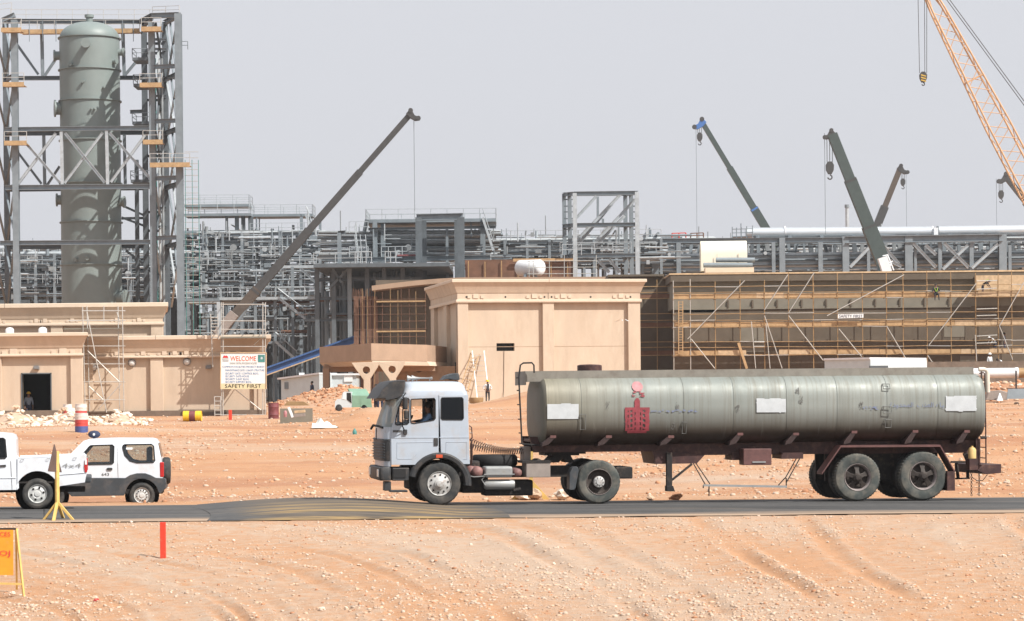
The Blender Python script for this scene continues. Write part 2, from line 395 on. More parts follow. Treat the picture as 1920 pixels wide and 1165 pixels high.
m, n, l, b, g, mapping, noise, rng, mix, math_, bump = nodes_mat('sand')
b.inputs['Roughness'].default_value = .95; b.inputs['Specular IOR Level'].default_value = .15
P = mapping(); sepn = n.new('ShaderNodeSeparateXYZ'); l.new(P, sepn.inputs[0])
orange, pale, red = (.485, .27, .15), (.485, .36, .268), (.36, .16, .085)
far = rng(sepn.outputs[1], 53, 62)                                   # gravelly pale verge this side of the road, orange sand beyond
ga = n.new('ShaderNodeAttribute'); ga.attribute_name = 'gravelly'
pat = math_('ADD', ga.outputs['Fac'], math_('MULTIPLY', math_('SUBTRACT', noise(P, 3.5, 4, .6), .5), 1.6))
c1 = mix(rng(pat, .25, .85), orange, pale)
c2 = mix(rng(noise(mapping(R(-60), (.16, .5, 1)), .35, 6, .62), .48, .72), orange, pale)
c2 = mix(math_('MULTIPLY', rng(noise(mapping(R(3), (.3, 1.1, 1)), .16, 6, .65), .48, .62), .65), c2, red)
c = mix(far, c1, c2)
c = mix(rng(noise(P, 34, 3, .7), .58, .76), c, (.53, .42, .33)); c = mix(rng(noise(P, 19, 4, .75), .57, .78), c, (.26, .145, .09))
c = mix(rng(noise(P, 1.1, 6, .7), .56, .80, 0, .5), c, (.52, .395, .295))
l.new(c, b.inputs['Base Color'])
bump(math_('ADD', noise(P, 9, 6, .7), math_('MULTIPLY', noise(P, 45, 3, .7), .55)), .8, .055)
me.materials.append(M['sand'])
_s, _t = st(XX, YY); _b, _r = ruts(XX, YY, _t); at = me.attributes.new('gravelly', 'FLOAT', 'POINT')
at.data.foreach_set('value', np.clip(.5+7*_r+1.3*fbm(_b*.5, YY*.07, 3, 71), 0, 1).ravel().astype(np.float32))
# road
m, n, l, b, g, mapping, noise, rng, mix, math_, bump = nodes_mat('asphalt')
b.inputs['Roughness'].default_value = .85
P = mapping(); al = mapping(-YAW, (.06, 1.1, 1))
c = mix(rng(noise(P, 6, 5, .6), .3, .7), (.052, .052, .052), (.080, .078, .076))
c = mix(rng(noise(al, 1.6, 5, .6), .47, .62), c, (.030, .030, .031)); c = mix(rng(noise(al, 2.3, 5, .65), .56, .72), c, (.17, .145, .12))
sp = n.new('ShaderNodeSeparateXYZ'); l.new(mapping(-YAW), sp.inputs[0]); tl_ = math_('SUBTRACT', sp.outputs[1], float(-math.sin(YAW)*P0.x+math.cos(YAW)*P0.y))
dn_ = math_('MULTIPLY', math_('SUBTRACT', noise(mapping(-YAW, (.12, .9, 1)), 1.3, 5, .65), .5), 2.6)
c = mix(rng(math_('ADD', tl_, dn_), T0+1.3, T0+.2, 0, .85), c, (.40, .28, .19)); c = mix(rng(math_('ADD', tl_, dn_), T1-.8, T1, 0, .7), c, (.38, .25, .15))   # sand blown over the edges
l.new(c, b.inputs['Base Color']); bump(noise(P, 60, 3, .6), .3, .01)
ss = np.concatenate([np.linspace(-220, -22, 30)[:-1], np.linspace(-22, 24, 240), np.linspace(24, 220, 30)[1:]])
tt = np.linspace(0, 1, 25); SS, TT = np.meshgrid(ss, tt, indexing='ij')
lo = T0+.22*fbm(ss*.5, ss*0, 4, 21)*2+.05*fbm(ss*4, ss*0, 3, 22); hi = T1+.2*fbm(ss*.5, ss*0+9, 4, 23)*2
Tt = lo[:, None]*(1-TT)+hi[:, None]*TT
HUMP = [(-2.0, 2.3)]
HH = np.zeros_like(SS)
for s0, hw in HUMP: HH += .125*np.clip(1-((SS-s0)/hw)**2, 0, 1)**1.2
ZR = roadz(SS, Tt)+.006*fbm(SS*.8, Tt*.8, 3, 31)
def mesh_grid(name, X, Y, Z, m, kind='structure'):
    r, c = X.shape; i = np.arange(r*c).reshape(r, c); f = np.stack([i[:-1, :-1], i[:-1, 1:], i[1:, 1:], i[1:, :-1]], -1).reshape(-1, 4)
    me = bpy.data.meshes.new(name); me.from_pydata(np.stack([X, Y, Z], -1).reshape(-1, 3).tolist(), [], f.tolist()); me.shade_smooth(); me.materials.append(M[m])
    o = bpy.data.objects.new(name, me); COL.objects.link(o)
    if kind: o['kind'] = kind
    bm = bmesh.new(); bm.from_mesh(me); bmesh.ops.recalc_face_normals(bm, faces=bm.faces); bm.to_mesh(me); bm.free()
    return o
def sw(s, t): return P0.x+s*ax.x+t*nx.x, P0.y+s*ax.y+t*nx.y
X_, Y_ = sw(SS, Tt); mesh_grid('road', X_, Y_, ZR, 'asphalt')
# speed hump with worn yellow stripes, lying across the road
m, n, l, b, g, mapping, noise, rng, mix, math_, bump = nodes_mat('hump')
b.inputs['Roughness'].default_value = .8
P = mapping(-YAW); sp = n.new('ShaderNodeSeparateXYZ'); l.new(P, sp.inputs[0])
tloc = math_('SUBTRACT', sp.outputs[1], float(-math.sin(YAW)*P0.x+math.cos(YAW)*P0.y))
w = math_('ADD', math_('MULTIPLY', tloc, 1.0), math_('MULTIPLY', noise(P, .6, 3), .25))
fr = math_('FRACT', w, 0); stripe = rng(math_('ABSOLUTE', math_('SUBTRACT', fr, .5), 0), .17, .24)
wear = rng(noise(mapping(-YAW, (.12, 1.5, 1)), 4, 5, .65), .36, .58)
base = mix(rng(noise(mapping(-YAW, (.1, 1.2, 1)), 5, 5, .6), .35, .65), (.05, .043, .037), (.13, .105, .08))
sloc = math_('SUBTRACT', sp.outputs[0], float(math.cos(YAW)*P0.x+math.sin(YAW)*P0.y))
ends = rng(math_('ADD', math_('ABSOLUTE', math_('ADD', sloc, 1.9), 0), math_('MULTIPLY', noise(mapping(-YAW, (.4, 2.2, 1)), 1.5, 4), 1.6)), 3.9, 2.9)
asp = mix(rng(noise(mapping(), 6, 5, .6), .3, .7), (.052, .052, .052), (.080, .078, .076)); asp = mix(rng(noise(mapping(-YAW, (.06, 1.1, 1)), 1.6, 5, .6), .47, .62), asp, (.030, .030, .031)); asp = mix(rng(noise(mapping(-YAW, (.06, 1.1, 1)), 2.3, 5, .65), .56, .72), asp, (.17, .145, .12))
base = mix(ends, asp, base)
l.new(mix(math_('MULTIPLY', math_('MULTIPLY', stripe, wear), math_('MULTIPLY', ends, rng(tloc, -.6, -3.2, .12, 1))), base, (.30, .20, .08)), b.inputs['Base Color'])
s1 = np.linspace(-5.6, .9, 80); t1 = np.linspace(0, 1, 24); S1, T_1 = np.meshgrid(s1, t1, indexing='ij')
S1 = S1+.15*np.sin(T_1*7); Tq = (T0-.02)*(1-T_1)+(T1-.05)*T_1
H1 = .15*np.clip(1-((S1+2.7)/2.9)**2, 0, 1)**1.3
X_, Y_ = sw(S1, Tq); o = mesh_grid('speed_hump', X_, Y_, roadz(S1, Tq)+.004+H1*np.clip((Tq-T0)/.5, 0, 1), 'hump', None)
setp(o, 'worn asphalt speed hump with faded yellow stripes across the road', 'speed hump')
# tarmac with a yellow edge line where the photographer's own road starts
mat('yellow_line', (.62, .50, .08), .7, var=.2)
q = [(-30, 8), (-1, 8), (-1, 25.5), (-5.8, 31.4), (-6.44, 32.2), (-8, 33), (-30, 36)]
bm_ = MB(); bm_.add([(x, y, gz(-6.2, 31.8)+.03) for x, y in q], [tuple(range(len(q)))]); o = bm_.build('near_road', 'asphalt'); o['kind'] = 'structure'
# ================================================================== the tanker
TF = Frame(P0, YAW, -SLOPE)
z1 = zoom(670, 660, 3.882); z2 = zoom(950, 670, 4.0175); z3 = zoom(1300, 670, 4.017); z4 = zoom(1600, 670, 4.0188); z5 = zoom(0, 780, 5.065)
def arc(cx, cy, r, a0, a1, n=14): return [(cx+r*math.cos(R(a0+(a1-a0)*i/(n-1))), cy-r*math.sin(R(a0+(a1-a0)*i/(n-1)))) for i in range(n)]
def rr(x0, x1, y0, y1, r, z, n=5):
    out = []
    for cx, cy, a in ((x1-r, y1-r, 0), (x0+r, y1-r, 90), (x0+r, y0+r, 180), (x1-r, y0+r, 270)):
        out += [(cx+r*math.cos(R(a+90*i/n)), cy+r*math.sin(R(a+90*i/n)), z) for i in range(n+1)]
    return out
def wheel(parent, cx, cz, y, r, w, style, tyre='tyre', near=True, lug=.985, n=64, extra=True):
    """y = outer face; near wheels face the camera side (-y)"""
    d = 1 if near else -1
    Y = lambda h: y+d*h
    b = MB(); holes = []
    if style == 'front':
        b.lathe([(.57*r, Y(.02)), (.555*r, Y(.0)), (.54*r, Y(.012)), (.50*r, Y(.03)), (.44*r, Y(.022)), (.30*r, Y(.0)), (.235*r, Y(-.008)), (.225*r, Y(-.05)), (.15*r, Y(-.06)), (.14*r, Y(-.085)), (0, Y(-.09))], (cx, 0, cz), 'y', 32)
        holes = [(.41*r, .045*r, Y(.012), 10)]
    elif style == 'drive':
        b.lathe([(.60*r, Y(.02)), (.575*r, Y(.0)), (.55*r, Y(.03)), (.52*r, Y(.12)), (.44*r, Y(.15)), (.30*r, Y(.15)), (.27*r, Y(.05)), (.25*r, Y(.03)), (.16*r, Y(.02)), (0, Y(.015))], (cx, 0, cz), 'y', 32)
    elif style == 'trailer':
        b.lathe([(.58*r, Y(.03)), (.56*r, Y(.0)), (.53*r, Y(.02)), (.50*r, Y(.08)), (.48*r, Y(.13))], (cx, 0, cz), 'y', 40)
    else:
        b.lathe([(.62*r, Y(.02)), (.60*r, Y(.0)), (.58*r, Y(.015)), (.53*r, Y(.045)), (.48*r, Y(.03)), (.30*r, Y(.018)), (.26*r, Y(.03)), (.2*r, Y(.03)), (.17*r, Y(.005)), (0, Y(0))], (cx, 0, cz), 'y', 32)
        holes = [(.40*r, (.075 if style == 'steel6' else .052)*r, Y(.02), 6 if style == 'steel6' else 12)]
    mt = {'front': 'rim_silver', 'drive': 'rim_dark', 'trailer': 'rim_edge', 'steel6': 'rim_pale', 'steel12': 'rim_pale'}[style]
    wh = b.build('wheel', mt, parent, smooth=35)
    t = MB(); t.lathe([(.56*r, Y(.04)), (.59*r, Y(.008)), (.66*r, Y(-.004)), (.80*r, Y(-.012)), (.92*r, Y(.004)), (.968*r, Y(.025)), (r, Y(.055)), (r, Y(w-.055)), (.968*r, Y(w-.025)), (.92*r, Y(w-.004)), (.6*r, Y(w-.008)), (.56*r, Y(w-.04))],
              (cx, 0, cz), 'y', n, mod=(lambda i, j: lug if (i % 2 and j in (5, 6, 7, 8)) else 1))
    t.build('tyre', tyre, wh, smooth=28)
    for hr, rad, hy, k in holes:
        hb = MB()
        for i in range(k):
            a = 2*math.pi*i/k+.2; c = Vector((cx+hr*math.cos(a), hy, cz+hr*math.sin(a))); hb.tube(c+Vector((0, d*.01, 0)), c-Vector((0, d*.012, 0)), rad, n=10)
        hb.build('rim_holes', 'dark_void', wh)['kind'] = 'stuff'
    if style == 'drive':
        h = MB(); h.lathe([(.60*r, Y(.012)), (.585*r, Y(-.01)), (.565*r, Y(.012))], (cx, 0, cz), 'y', 40); h.build('rim_edge', 'rim_edge', wh, smooth=40)
        h = MB(); h.lathe([(.27*r, Y(.06)), (.25*r, Y(-.005)), (.16*r, Y(-.02)), (.13*r, Y(-.045)), (0, Y(-.05))], (cx, 0, cz), 'y', 24)
        for i in range(10):
            a = 2*math.pi*i/10; c = Vector((cx+.205*r*math.cos(a), Y(-.012), cz+.205*r*math.sin(a))); h.tube(c, c-Vector((0, d*.03, 0)), .016, n=6)
        h.build('hub', 'rust_pink' if False else 'rim_silver', wh, smooth=40)
    if style == 'trailer':
        s = MB()
        for i in range(5):
            a = 2*math.pi*i/5+.35; u = Vector((math.cos(a), 0, math.sin(a))); v = Vector((-math.sin(a), 0, math.cos(a))); o = Vector((cx, 0, cz))
            rows = []
            for rad, hw, dep in ((.14*r, .10*r, .0), (.30*r, .085*r, .035), (.50*r, .15*r, .07)):
                c = o+u*rad
                rows.append([c-v*hw+Vector((0, Y(dep), 0)), c+v*hw+Vector((0, Y(dep), 0)), c+v*hw+Vector((0, Y(dep+.05), 0)), c-v*hw+Vector((0, Y(dep+.05), 0))])
            s.loft(rows, True, True)
        s.build('spokes', 'rim_brown', wh, bevel=.012)
        h = MB(); h.lathe([(.19*r, Y(.06)), (.18*r, Y(-.02)), (.12*r, Y(-.05)), (.10*r, Y(-.07)), (0, Y(-.075))], (cx, 0, cz), 'y', 20); h.build('hub', 'rim_brown', wh, smooth=40)
        k = MB(); k.lathe([(.5*r, Y(.16)), (0, Y(.16))], (cx, 0, cz), 'y', 24); k.build('brake_drum', 'rim_dark', wh)
    return wh

tr = thing('tractor_unit', None, 'pale blue grey cab-over tractor unit with dark sun visor, pulling the tanker', 'truck', frame=TF)
def L1(a, b, y=0.): return TF.p(*z1(a, b), y)
def L2(a, b, y=0.): return TF.p(*z2(a, b), y)
def poly(fn, pts): return [fn(a, b) for a, b in pts]
YN, YF = 0.0, 2.42
fwc = L1(598, 960); fr_ = 159/3.882/80
fr_ = fwc[1]
ACX, ACZ = fwc; AR = 205/3.882/80
def arch(a0, a1, r, n=10): return [(ACX+r*math.cos(R(a0+(a1-a0)*i/(n-1))), ACZ+r*math.sin(R(a0+(a1-a0)*i/(n-1)))) for i in range(n)]
zb = L1(598, 820)[1]; aa = math.degrees(math.asin((zb-ACZ)/AR))
door_o = poly(L1, [(248, 822), (246, 625), (252, 540), (300, 402), (335, 318), (590, 316)])+[(L1(591, 700)[0], ACZ+AR*.99)]+arch(93, 180-aa, AR)+[L1(375, 822)]
quart_o = poly(L1, [(592.5, 316), (800, 312), (808, 500), (818, 818)])+arch(aa, 87, AR)
vent = poly(L1, [(276, 528), (283, 470), (303, 400), (326, 345), (370, 338), (377, 346), (375, 515), (364, 527), (287, 533)])
mainw = poly(L1, [(389, 350), (394, 345), (560, 338), (567, 350), (567, 486), (556, 498), (412, 522), (394, 519), (388, 510)])
rearw = poly(L1, [(609, 343), (616, 335), (760, 333), (769, 342), (772, 483), (763, 496), (618, 495), (608, 484)])
for side, y in (('n', YN), ('f', YF)):
    fnp = lambda a, b, c, y=y: (a, y+(c-.5)*.05, b)
    d = MB().plate(door_o, [vent, mainw], fnp).build('door', 'cab_paint', tr, bevel=.012)
    q = MB().plate(quart_o, [rearw], fnp).build('cab_side_panel', 'cab_paint', tr, bevel=.012)
    g_ = lambda a, b, c, y=y: (a, y+(c-.5)*.008, b)
    MB().plate(vent, [], g_).build('vent_pane', 'clear_glass', d); 
    MB().plate(rearw, [], g_).build('side_window', 'window_tint', q)
    e = -1 if side == 'n' else 1
    fb = MB()
    for wdw in (vent, mainw, rearw):                          # rubber seals
        fb.path([(a, y+e*.024, b) for a, b in wdw+wdw[:1]], .014, 5)
    fb.build('window_seal', 'rub_black', d)
    sw_ = MB(); (xa, za), (xb, zb2) = L1(250, 625), L1(812, 622)
    sw_.bar((xa, y+e*.027, za), (L1(586, 624)[0], y+e*.027, za), .012, .022)
    sw_.build('swage_line', 'cab_paint', d)
    s2 = MB(); s2.bar((L1(596, 622)[0], y+e*.027, zb2), (xb, y+e*.027, zb2), .012, .022); s2.build('swage_line', 'cab_paint', q)
    for pts, par in (([(288, 775), (288, 660), (548, 657)], d), ([(430, 740), (400, 778), (290, 778)], d), ([(645, 740), (645, 655), (796, 655), (798, 780), (770, 782)], q)):
        MB().path([(a, y+e*.027, b) for a, b in poly(L1, pts)], .007, 5).build('pressed_line', 'cab_paint', par)
    hb = MB(); (xa, za), (xb, zb2) = L1(556, 626), L1(586, 682); hb.box(xa, xb, y+e*.03-.02, y+e*.03+.02, zb2, za); hb.build('door_handle', 'black_plastic', d, bevel=.01)
lb = MB(); (xa, za), (xb, zb2) = L1(258, 570), L1(322, 585); lb.box(xa, xb, -.032, -.02, zb2, za); bd = lb.build('badge', 'black_plastic', tr)
text('14.20', 'galv', bd, lambda a, b, c: (xa+.02+a, -.036, zb2+.012+b), xb-xa-.04, (za-zb2)*.6, 'lettering')
# front of the cab: plan curve swept up
xs_pts = [L1(248, 822), L1(246, 625), L1(252, 540), L1(300, 402), L1(335, 318), L1(345, 305)]
def xs(z): return float(np.interp(z, [p[1] for p in xs_pts], [p[0] for p in xs_pts]))
def frow(z, off=0., k=1.0):
    pl = [(0, 0), (-.05, .015), (-.10, .05), (-.145, .13), (-.17, .28), (-.185, .6), (-.19, 1.21)]
    pl = [(a*k-off, b) for a, b in pl]; pl = pl+[(a, YF-b) for a, b in pl[-2::-1]]
    return [(xs(z)+a, YN+b, z) for a, b in pl]
zz = lambda b: L1(250, b)[1]
MB().loft([frow(z) for z in np.linspace(zz(835), zz(548), 7)]).build('front_panel', 'cab_paint', tr, smooth=40)
MB().loft([frow(z, -.004) for z in np.linspace(zz(548), zz(338), 7)]).build('windscreen', 'windscreen', tr, smooth=60)
MB().loft([frow(z) for z in np.linspace(zz(338), zz(306), 3)]).build('windscreen_header', 'cab_paint', tr, smooth=40)
MB().loft([frow(z, .03) for z in np.linspace(zz(795), zz(648), 4)]).build('grille', 'black_plastic', tr, smooth=40)
gs = MB()
for k in range(6):
    z = zz(672+20*k); row = frow(z, .05); gs.path(row[2:-2], .012, 6)
gs.build('grille_slats', 'grey_plastic', tr)
MB().path([p for p in frow(zz(640), .03)], .02, 6).build('grille_trim', 'grey_plastic', tr)
rows = []
x0, x1 = L1(350, 312)[0]-.03, L1(802, 312)[0]+.01; ze, zt = L1(500, 313)[1], L1(500, 214)[1]; H = zt-ze
rows = [rr(x0-.02, x1, YN-.02, YF+.02, .10, ze-.015), rr(x0-.02, x1, YN-.02, YF+.02, .12, ze+.03*H), rr(x0, x1-.01, YN, YF, .14, ze+.28*H), rr(x0+.01, x1-.03, YN+.02, YF-.02, .16, ze+.31*H),
        rr(x0+.02, x1-.05, YN+.05, YF-.05, .2, ze+.62*H), rr(x0+.04, x1-.10, YN+.11, YF-.11, .22, ze+.85*H), rr(x0+.08, x1-.17, YN+.22, YF-.22, .22, ze+.96*H), rr(x0+.18, x1-.28, YN+.4, YF-.4, .2, ze+H)]
MB().loft(rows, True, True).build('roof', 'cab_paint', tr, smooth=50)
bw = MB(); xr = L1(812, 600)[0]
bw.plate([(YN+.03, zz(818)), (YF-.03, zz(818)), (YF-.03, zz(314)), (YN+.03, zz(314))], [[(.5, zz(480)), (1.9, zz(480)), (1.9, zz(360)), (.5, zz(360))]], lambda a, b, c: (xr-.05+.04*c, a, b)).build('cab_back_wall', 'cab_paint', tr)
MB().box(L1(255, 815)[0], xr-.06, YN+.04, YF-.04, zz(700), zz(690)).build('cab_floor', 'black_plastic', tr)
ib = MB(); ib.box(xs(zz(560))-.02, xs(zz(560))+.30, .1, YF-.1, zz(640), zz(545)).build('dashboard', 'black_plastic', tr, bevel=.03)
sb = MB(); xd = L1(545, 500)[0]; sb.box(xd-.25, xd+.2, .25, .75, zz(690), zz(560)); sb.box(xd+.12, xd+.26, .27, .73, zz(560), zz(350)); sb.build('driver_seat', 'black_cloth' if False else 'black_plastic', tr, bevel=.04)
sb = MB(); sb.box(xd+.28, xd+.62, .1, YF-.1, zz(690), zz(340)); sb.build('sleeper_bunk', 'black_plastic', tr, bevel=.04)
swm = MB(); cx_, cz_ = L1(385, 505); pts = []
for i in range(25):
    a = 2*math.pi*i/24; pts.append((cx_+.10*math.cos(a)*1.1, .5+.24*math.sin(a), cz_-.03+.16*math.cos(a)))
swm.path(pts, .016, 6); swm.build('steering_wheel', 'rub_black', tr)
# sun visor, horns, roof hatch, mirrors
vis = poly(L1, [(137, 340), (150, 322), (182, 268), (238, 216), (300, 204), (352, 206), (350, 250), (332, 322), (270, 346), (205, 356), (200, 340)])
vm = MB()
rows = []
for y, k in ((-.03, .92), (.0, .97), (.08, 1), (YF-.08, 1), (YF, .97), (YF+.03, .92)):
    cxv = sum(p[0] for p in vis)/len(vis); czv = sum(p[1] for p in vis)/len(vis)
    rows.append([(cxv+(a-cxv)*k, y, czv+(b_-czv)*k) for a, b_ in vis])
vm.loft(rows, True, True).build('sun_visor', 'black_plastic', tr, smooth=30)
for k, (y, a0) in enumerate(((.35, 362), (.62, 395))):
    h = MB(); (xa, za), (xb, _) = L1(a0, 195, y), L1(545, 195, y)
    h.lathe([(.075, xa), (.068, xa+.02), (.035, xa+.10), (.022, xa+.2), (.016, xb-.05), (.03, xb-.03), (.035, xb), (0, xb+.01)], (0, y, za+.01), 'x', 16)
    h.bar((xa+.12, y, za), (xa+.12, y, za-.09), .015); h.bar((xb-.06, y, za), (xb-.06, y, za-.09), .015)
    h.build('air_horn', 'galv', tr, smooth=40)
hp = [(610, 205), (640, 172), (690, 157), (725, 156), (733, 188), (732, 206), (690, 204), (660, 196)]
MB().plate([TF.p(*z1(a, b_), 1.5) for a, b_ in hp], [], lambda a, b_, c: (a, 1.2+.7*c, b_)).build('roof_hatch', 'grey_plastic', tr, bevel=.03)
mr = MB(); A = lambda a, b_, y: (lambda q: (q[0], y, q[1]))(L1(a, b_, y))
mr.path([A(352, 300, 0), A(335, 322, -.18), A(331, 430, -.2), A(328, 540, -.2), A(345, 575, -.05), A(345, 590, 0)], .014, 6)
mr.build('mirror_arm', 'rub_black', tr)
for pp in ((335, 385, 330, 420, -.24), (340, 372, 425, 490, -.22)):
    mm = MB(); a0 = L1(pp[0], pp[2], -.2); a1 = L1(pp[1], pp[3], -.2)
    mm.box(a0[0], a0[0]+.09, -.34, -.12, a1[1], a0[1]); mm.build('mirror', 'black_plastic', tr, bevel=.025)
mm = MB(); a0 = L1(332, 565, -.03); a1 = L1(362, 602, -.03); mm.box(a0[0], a1[0], -.08, .0, a1[1], a0[1]); mm.build('mirror_foot', 'black_plastic', tr, bevel=.015)
wp = MB(); wp.path([A(100, 560, 1.4), A(115, 535, 1.2), A(150, 540, .7), A(185, 552, .3)], .03, 6); wp.path([A(140, 555, .5), A(137, 640, .5)], .012, 5); wp.build('wipers', 'rub_black', tr)
# bumper, steps, front fender
xb0 = xs(zz(640))-.2
bz0, bz1 = zz(938), zz(838)
bumper = []
for z, e in ((bz0, 0), (bz0+.05, .03), (bz1-.03, .03), (bz1, 0)): bumper.append(rr(xb0-.05-e, L1(248, 900)[0], YN-e*.5, YF+e*.5, .08, z))
MB().loft(bumper, True, True).build('bumper', 'black_plastic', tr, smooth=40)
for y in (.25, YF-.25):
    MB().box(xb0-.10, xb0-.06, y-.17, y+.17, bz0+.08, bz1-.06).build('headlight', 'lamp_glass', tr, bevel=.02)
st_ = MB(); a0, a1 = L1(255, 838), L1(378, 938)
st_.box(a0[0], a1[0], YN, .35, a1[1], a0[1]-.02); s_ = st_.build('step_box', 'black_plastic', tr, bevel=.02)
st_ = MB(); a0, a1 = L1(262, 845), L1(352, 915); st_.box(a0[0], a1[0], YN-.02, .1, a1[1], a0[1]-.02); st_.build('step_recess', 'rub_black', tr)
st_ = MB(); a0, a1 = L1(198, 938), L1(248, 1012); st_.box(a0[0], a1[0], .05, .4, a1[1], a0[1]-.02); a2, a3 = L1(240, 1008), L1(368, 1022); st_.box(a2[0], a3[0], .03, .35, a3[1], a2[1]); st_.build('lower_step', 'black_plastic', tr, bevel=.015)
fo = arch(-2, 178, 236/3.882/80, 26)
fi = arch(178, -2, 178/3.882/80, 26)
f_ = MB(); ro = 236/3.882/80; ri = 182/3.882/80
for y0, y1 in ((-.05, .36), (YF-.36, YF+.05)):
    rows = []
    for i in range(29):
        a = R(-4+i*(165+4)/28); c_, s_2 = math.cos(a), math.sin(a)
        P3 = lambda r, y: (ACX+r*c_, y, ACZ+r*s_2)
        rows.append([P3(ro-.03, y0+.02), P3(ro, y0+.07), P3(ro, y1), P3(ri+.02, y1), P3(ri, y0+.05), P3(ri+.03, y0), P3((ro+ri)/2+.02, y0-.01)])
    MB().loft(rows, True, True).build('front_fender', 'black_plastic', tr, smooth=35)
a0, a1 = L1(570, 748), L1(618, 772)
MB().box(a0[0], a1[0], -.075, -.05, a1[1], a0[1]).build('side_marker_lamp', 'orange_lamp', tr, bevel=.008)
for y, nr_ in ((.0, True), (YF, False)): wheel(tr, fwc[0], fwc[1], y, fr_, .30, 'front', near=nr_)
MB().tube((fwc[0], .2, fwc[1]), (fwc[0], YF-.2, fwc[1]), .07).build('front_axle', 'chassis', tr)
# chassis rails and what hangs on them
dwc = L2(697, 940); dr_ = dwc[1]
xe = L2(985, 880)[0]
rail_z1, rail_z0 = L2(900, 825)[1], L2(900, 905)[1]
for y in (.72, 1.62):
    c_ = MB(); c_.box(xs(zz(800))+.1, xe-.35, y, y+.08, rail_z0, rail_z1); c_.build('chassis_rail', 'chassis', tr)
cm = MB(); c0 = L2(820, 835); c1 = L2(985, 920); cm.box(xe-.42, xe, .55, 1.9, c1[1], rail_z1-.02); cm.build('rear_crossmember', 'chassis', tr, bevel=.03)
for y, nr_ in ((.0, True), (YF, False)):
    wheel(tr, dwc[0], dwc[1], y, dr_, .28, 'drive', near=nr_, tyre='tyre_dusty')
    b = MB(); Y0 = y+(.33 if nr_ else -.33); d_ = 1 if nr_ else -1
    b.lathe([(.5*dr_, Y0), (.9*dr_, Y0), (.99*dr_, Y0+d_*.05), (.99*dr_, Y0+d_*.23), (.9*dr_, Y0+d_*.28), (.5*dr_, Y0+d_*.28)], (dwc[0], 0, dwc[1]), 'y', 40); b.build('inner_tyre', 'tyre', tr, smooth=35)
ab = MB(); ab.tube((dwc[0], .3, dwc[1]), (dwc[0], YF-.3, dwc[1]), .13, n=14); ab.lathe([(.05, 1.0), (.26, 1.08), (.28, 1.21), (.26, 1.34), (.05, 1.42)], (dwc[0], 0, dwc[1]), 'y', 18); ab.build('rear_axle', 'chassis', tr, smooth=40)
fw = MB(); a0, a1 = L2(330, 722), L2(590, 745); fw.box(a0[0], a1[0], .75, 1.67, a1[1], a0[1]); a2, a3 = L2(390, 745), L2(540, 800)
fw.prism(poly(L2, [(350, 800), (400, 745), (530, 745), (560, 800), (500, 800), (470, 765), (440, 800)]), .85, 1.57); fw.build('fifth_wheel', 'chassis', tr)
eng = MB(); a0, a1 = L1(800, 820), L1(1300, 1040); eng.box(L1(400, 900)[0], L1(920, 900)[0], .6, 1.8, L1(700, 1010)[1], zz(800)); eng.build('engine', 'chassis', tr, bevel=.05)
# spare wheel lying flat behind the cab
(xa, za), (xb, zb2) = L1(852, 752, .7), L1(1186, 836, .7); rs = (xb-xa)/2
sp_ = MB(); sp_.lathe([(.5*rs, za-.03), (.62*rs, za), (.9*rs, za), (.985*rs, za-.05), (rs, (za+zb2)/2), (.985*rs, zb2+.05), (.9*rs, zb2), (.62*rs, zb2), (.5*rs, zb2+.03), (.5*rs, za-.03)], ((xa+xb)/2, 1.15, 0), 'z', 48); sp_.build('spare_wheel', 'rub_black', tr, smooth=40)
MB().box(xa+.2, xb-.2, .8, 1.6, rail_z1-.02, zb2+.01).build('spare_carrier', 'chassis', tr)
def dish_tank(cx, cz, r, y0, y1, m, name):
    MB().lathe([(0, y0-.02), (.5*r, y0-.01), (.85*r, y0+.02), (r, y0+.07), (r, y1-.07), (.85*r, y1-.02), (0, y1+.02)], (cx, 0, cz), 'y', 24).build(name, m, tr, smooth=50)
c_ = L1(878, 875, .1); dish_tank(c_[0], c_[1], .135, .1, .75, 'rust_pink', 'air_tank')
c_ = L1(835, 868, .2); dish_tank(c_[0], c_[1], .12, .25, .8, 'rust_pink', 'air_tank')
c_ = L1(1168, 880, .1); dish_tank(c_[0], c_[1], .11, .08, .7, 'rust_pink', 'air_tank')
a0, a1 = L1(930, 835, .05), L1(1132, 915, .05)
bb = MB(); bb.box(a0[0], a1[0], .05, .6, a1[1], a0[1]); bb.build('battery_box', 'galv', tr, bevel=.05, seg=3)
bb = MB(); bb.box(a0[0]-.03, a1[0]+.04, .03, .06, L1(1000, 892)[1]-.012, L1(1000, 892)[1]+.012); bb.build('battery_strap', 'galv', tr)
a0, a1 = L1(925, 930, .1), L1(1148, 1003, .1); rm = (a0[1]-a1[1])/2
MB().lathe([(0, a0[0]), (.8*rm, a0[0]+.01), (rm, a0[0]+.06), (rm, a1[0]-.04), (.85*rm, a1[0]), (0, a1[0]+.005)], (0, .1+rm, (a0[1]+a1[1])/2), 'x', 24).build('silencer', 'galv', tr, smooth=50)
MB().path([A(820, 905, .1), A(850, 912, .05), A(930, 905, .05), A(905, 930, .06), A(930, 970, .08)], .016, 6).build('air_line', 'galv', tr, smooth=60)
MB().path([A(1140, 1010, .05), A(1190, 1000, .02)], .05, 10).build('exhaust_pipe', 'chassis', tr, smooth=60)
db = MB(); a0, a1 = L1(925, 1000, .35), L1(1280, 1046, .35); db.box(a0[0], a1[0], .35, 1.0, a1[1], L1(925, 935, .35)[1]); db.box(L1(760, 950, .4)[0], a0[0]+.1, .4, 1.2, L1(800, 1028, .4)[1], L1(800, 900, .4)[1]); db.build('fuel_tank', 'chassis', tr, bevel=.04)
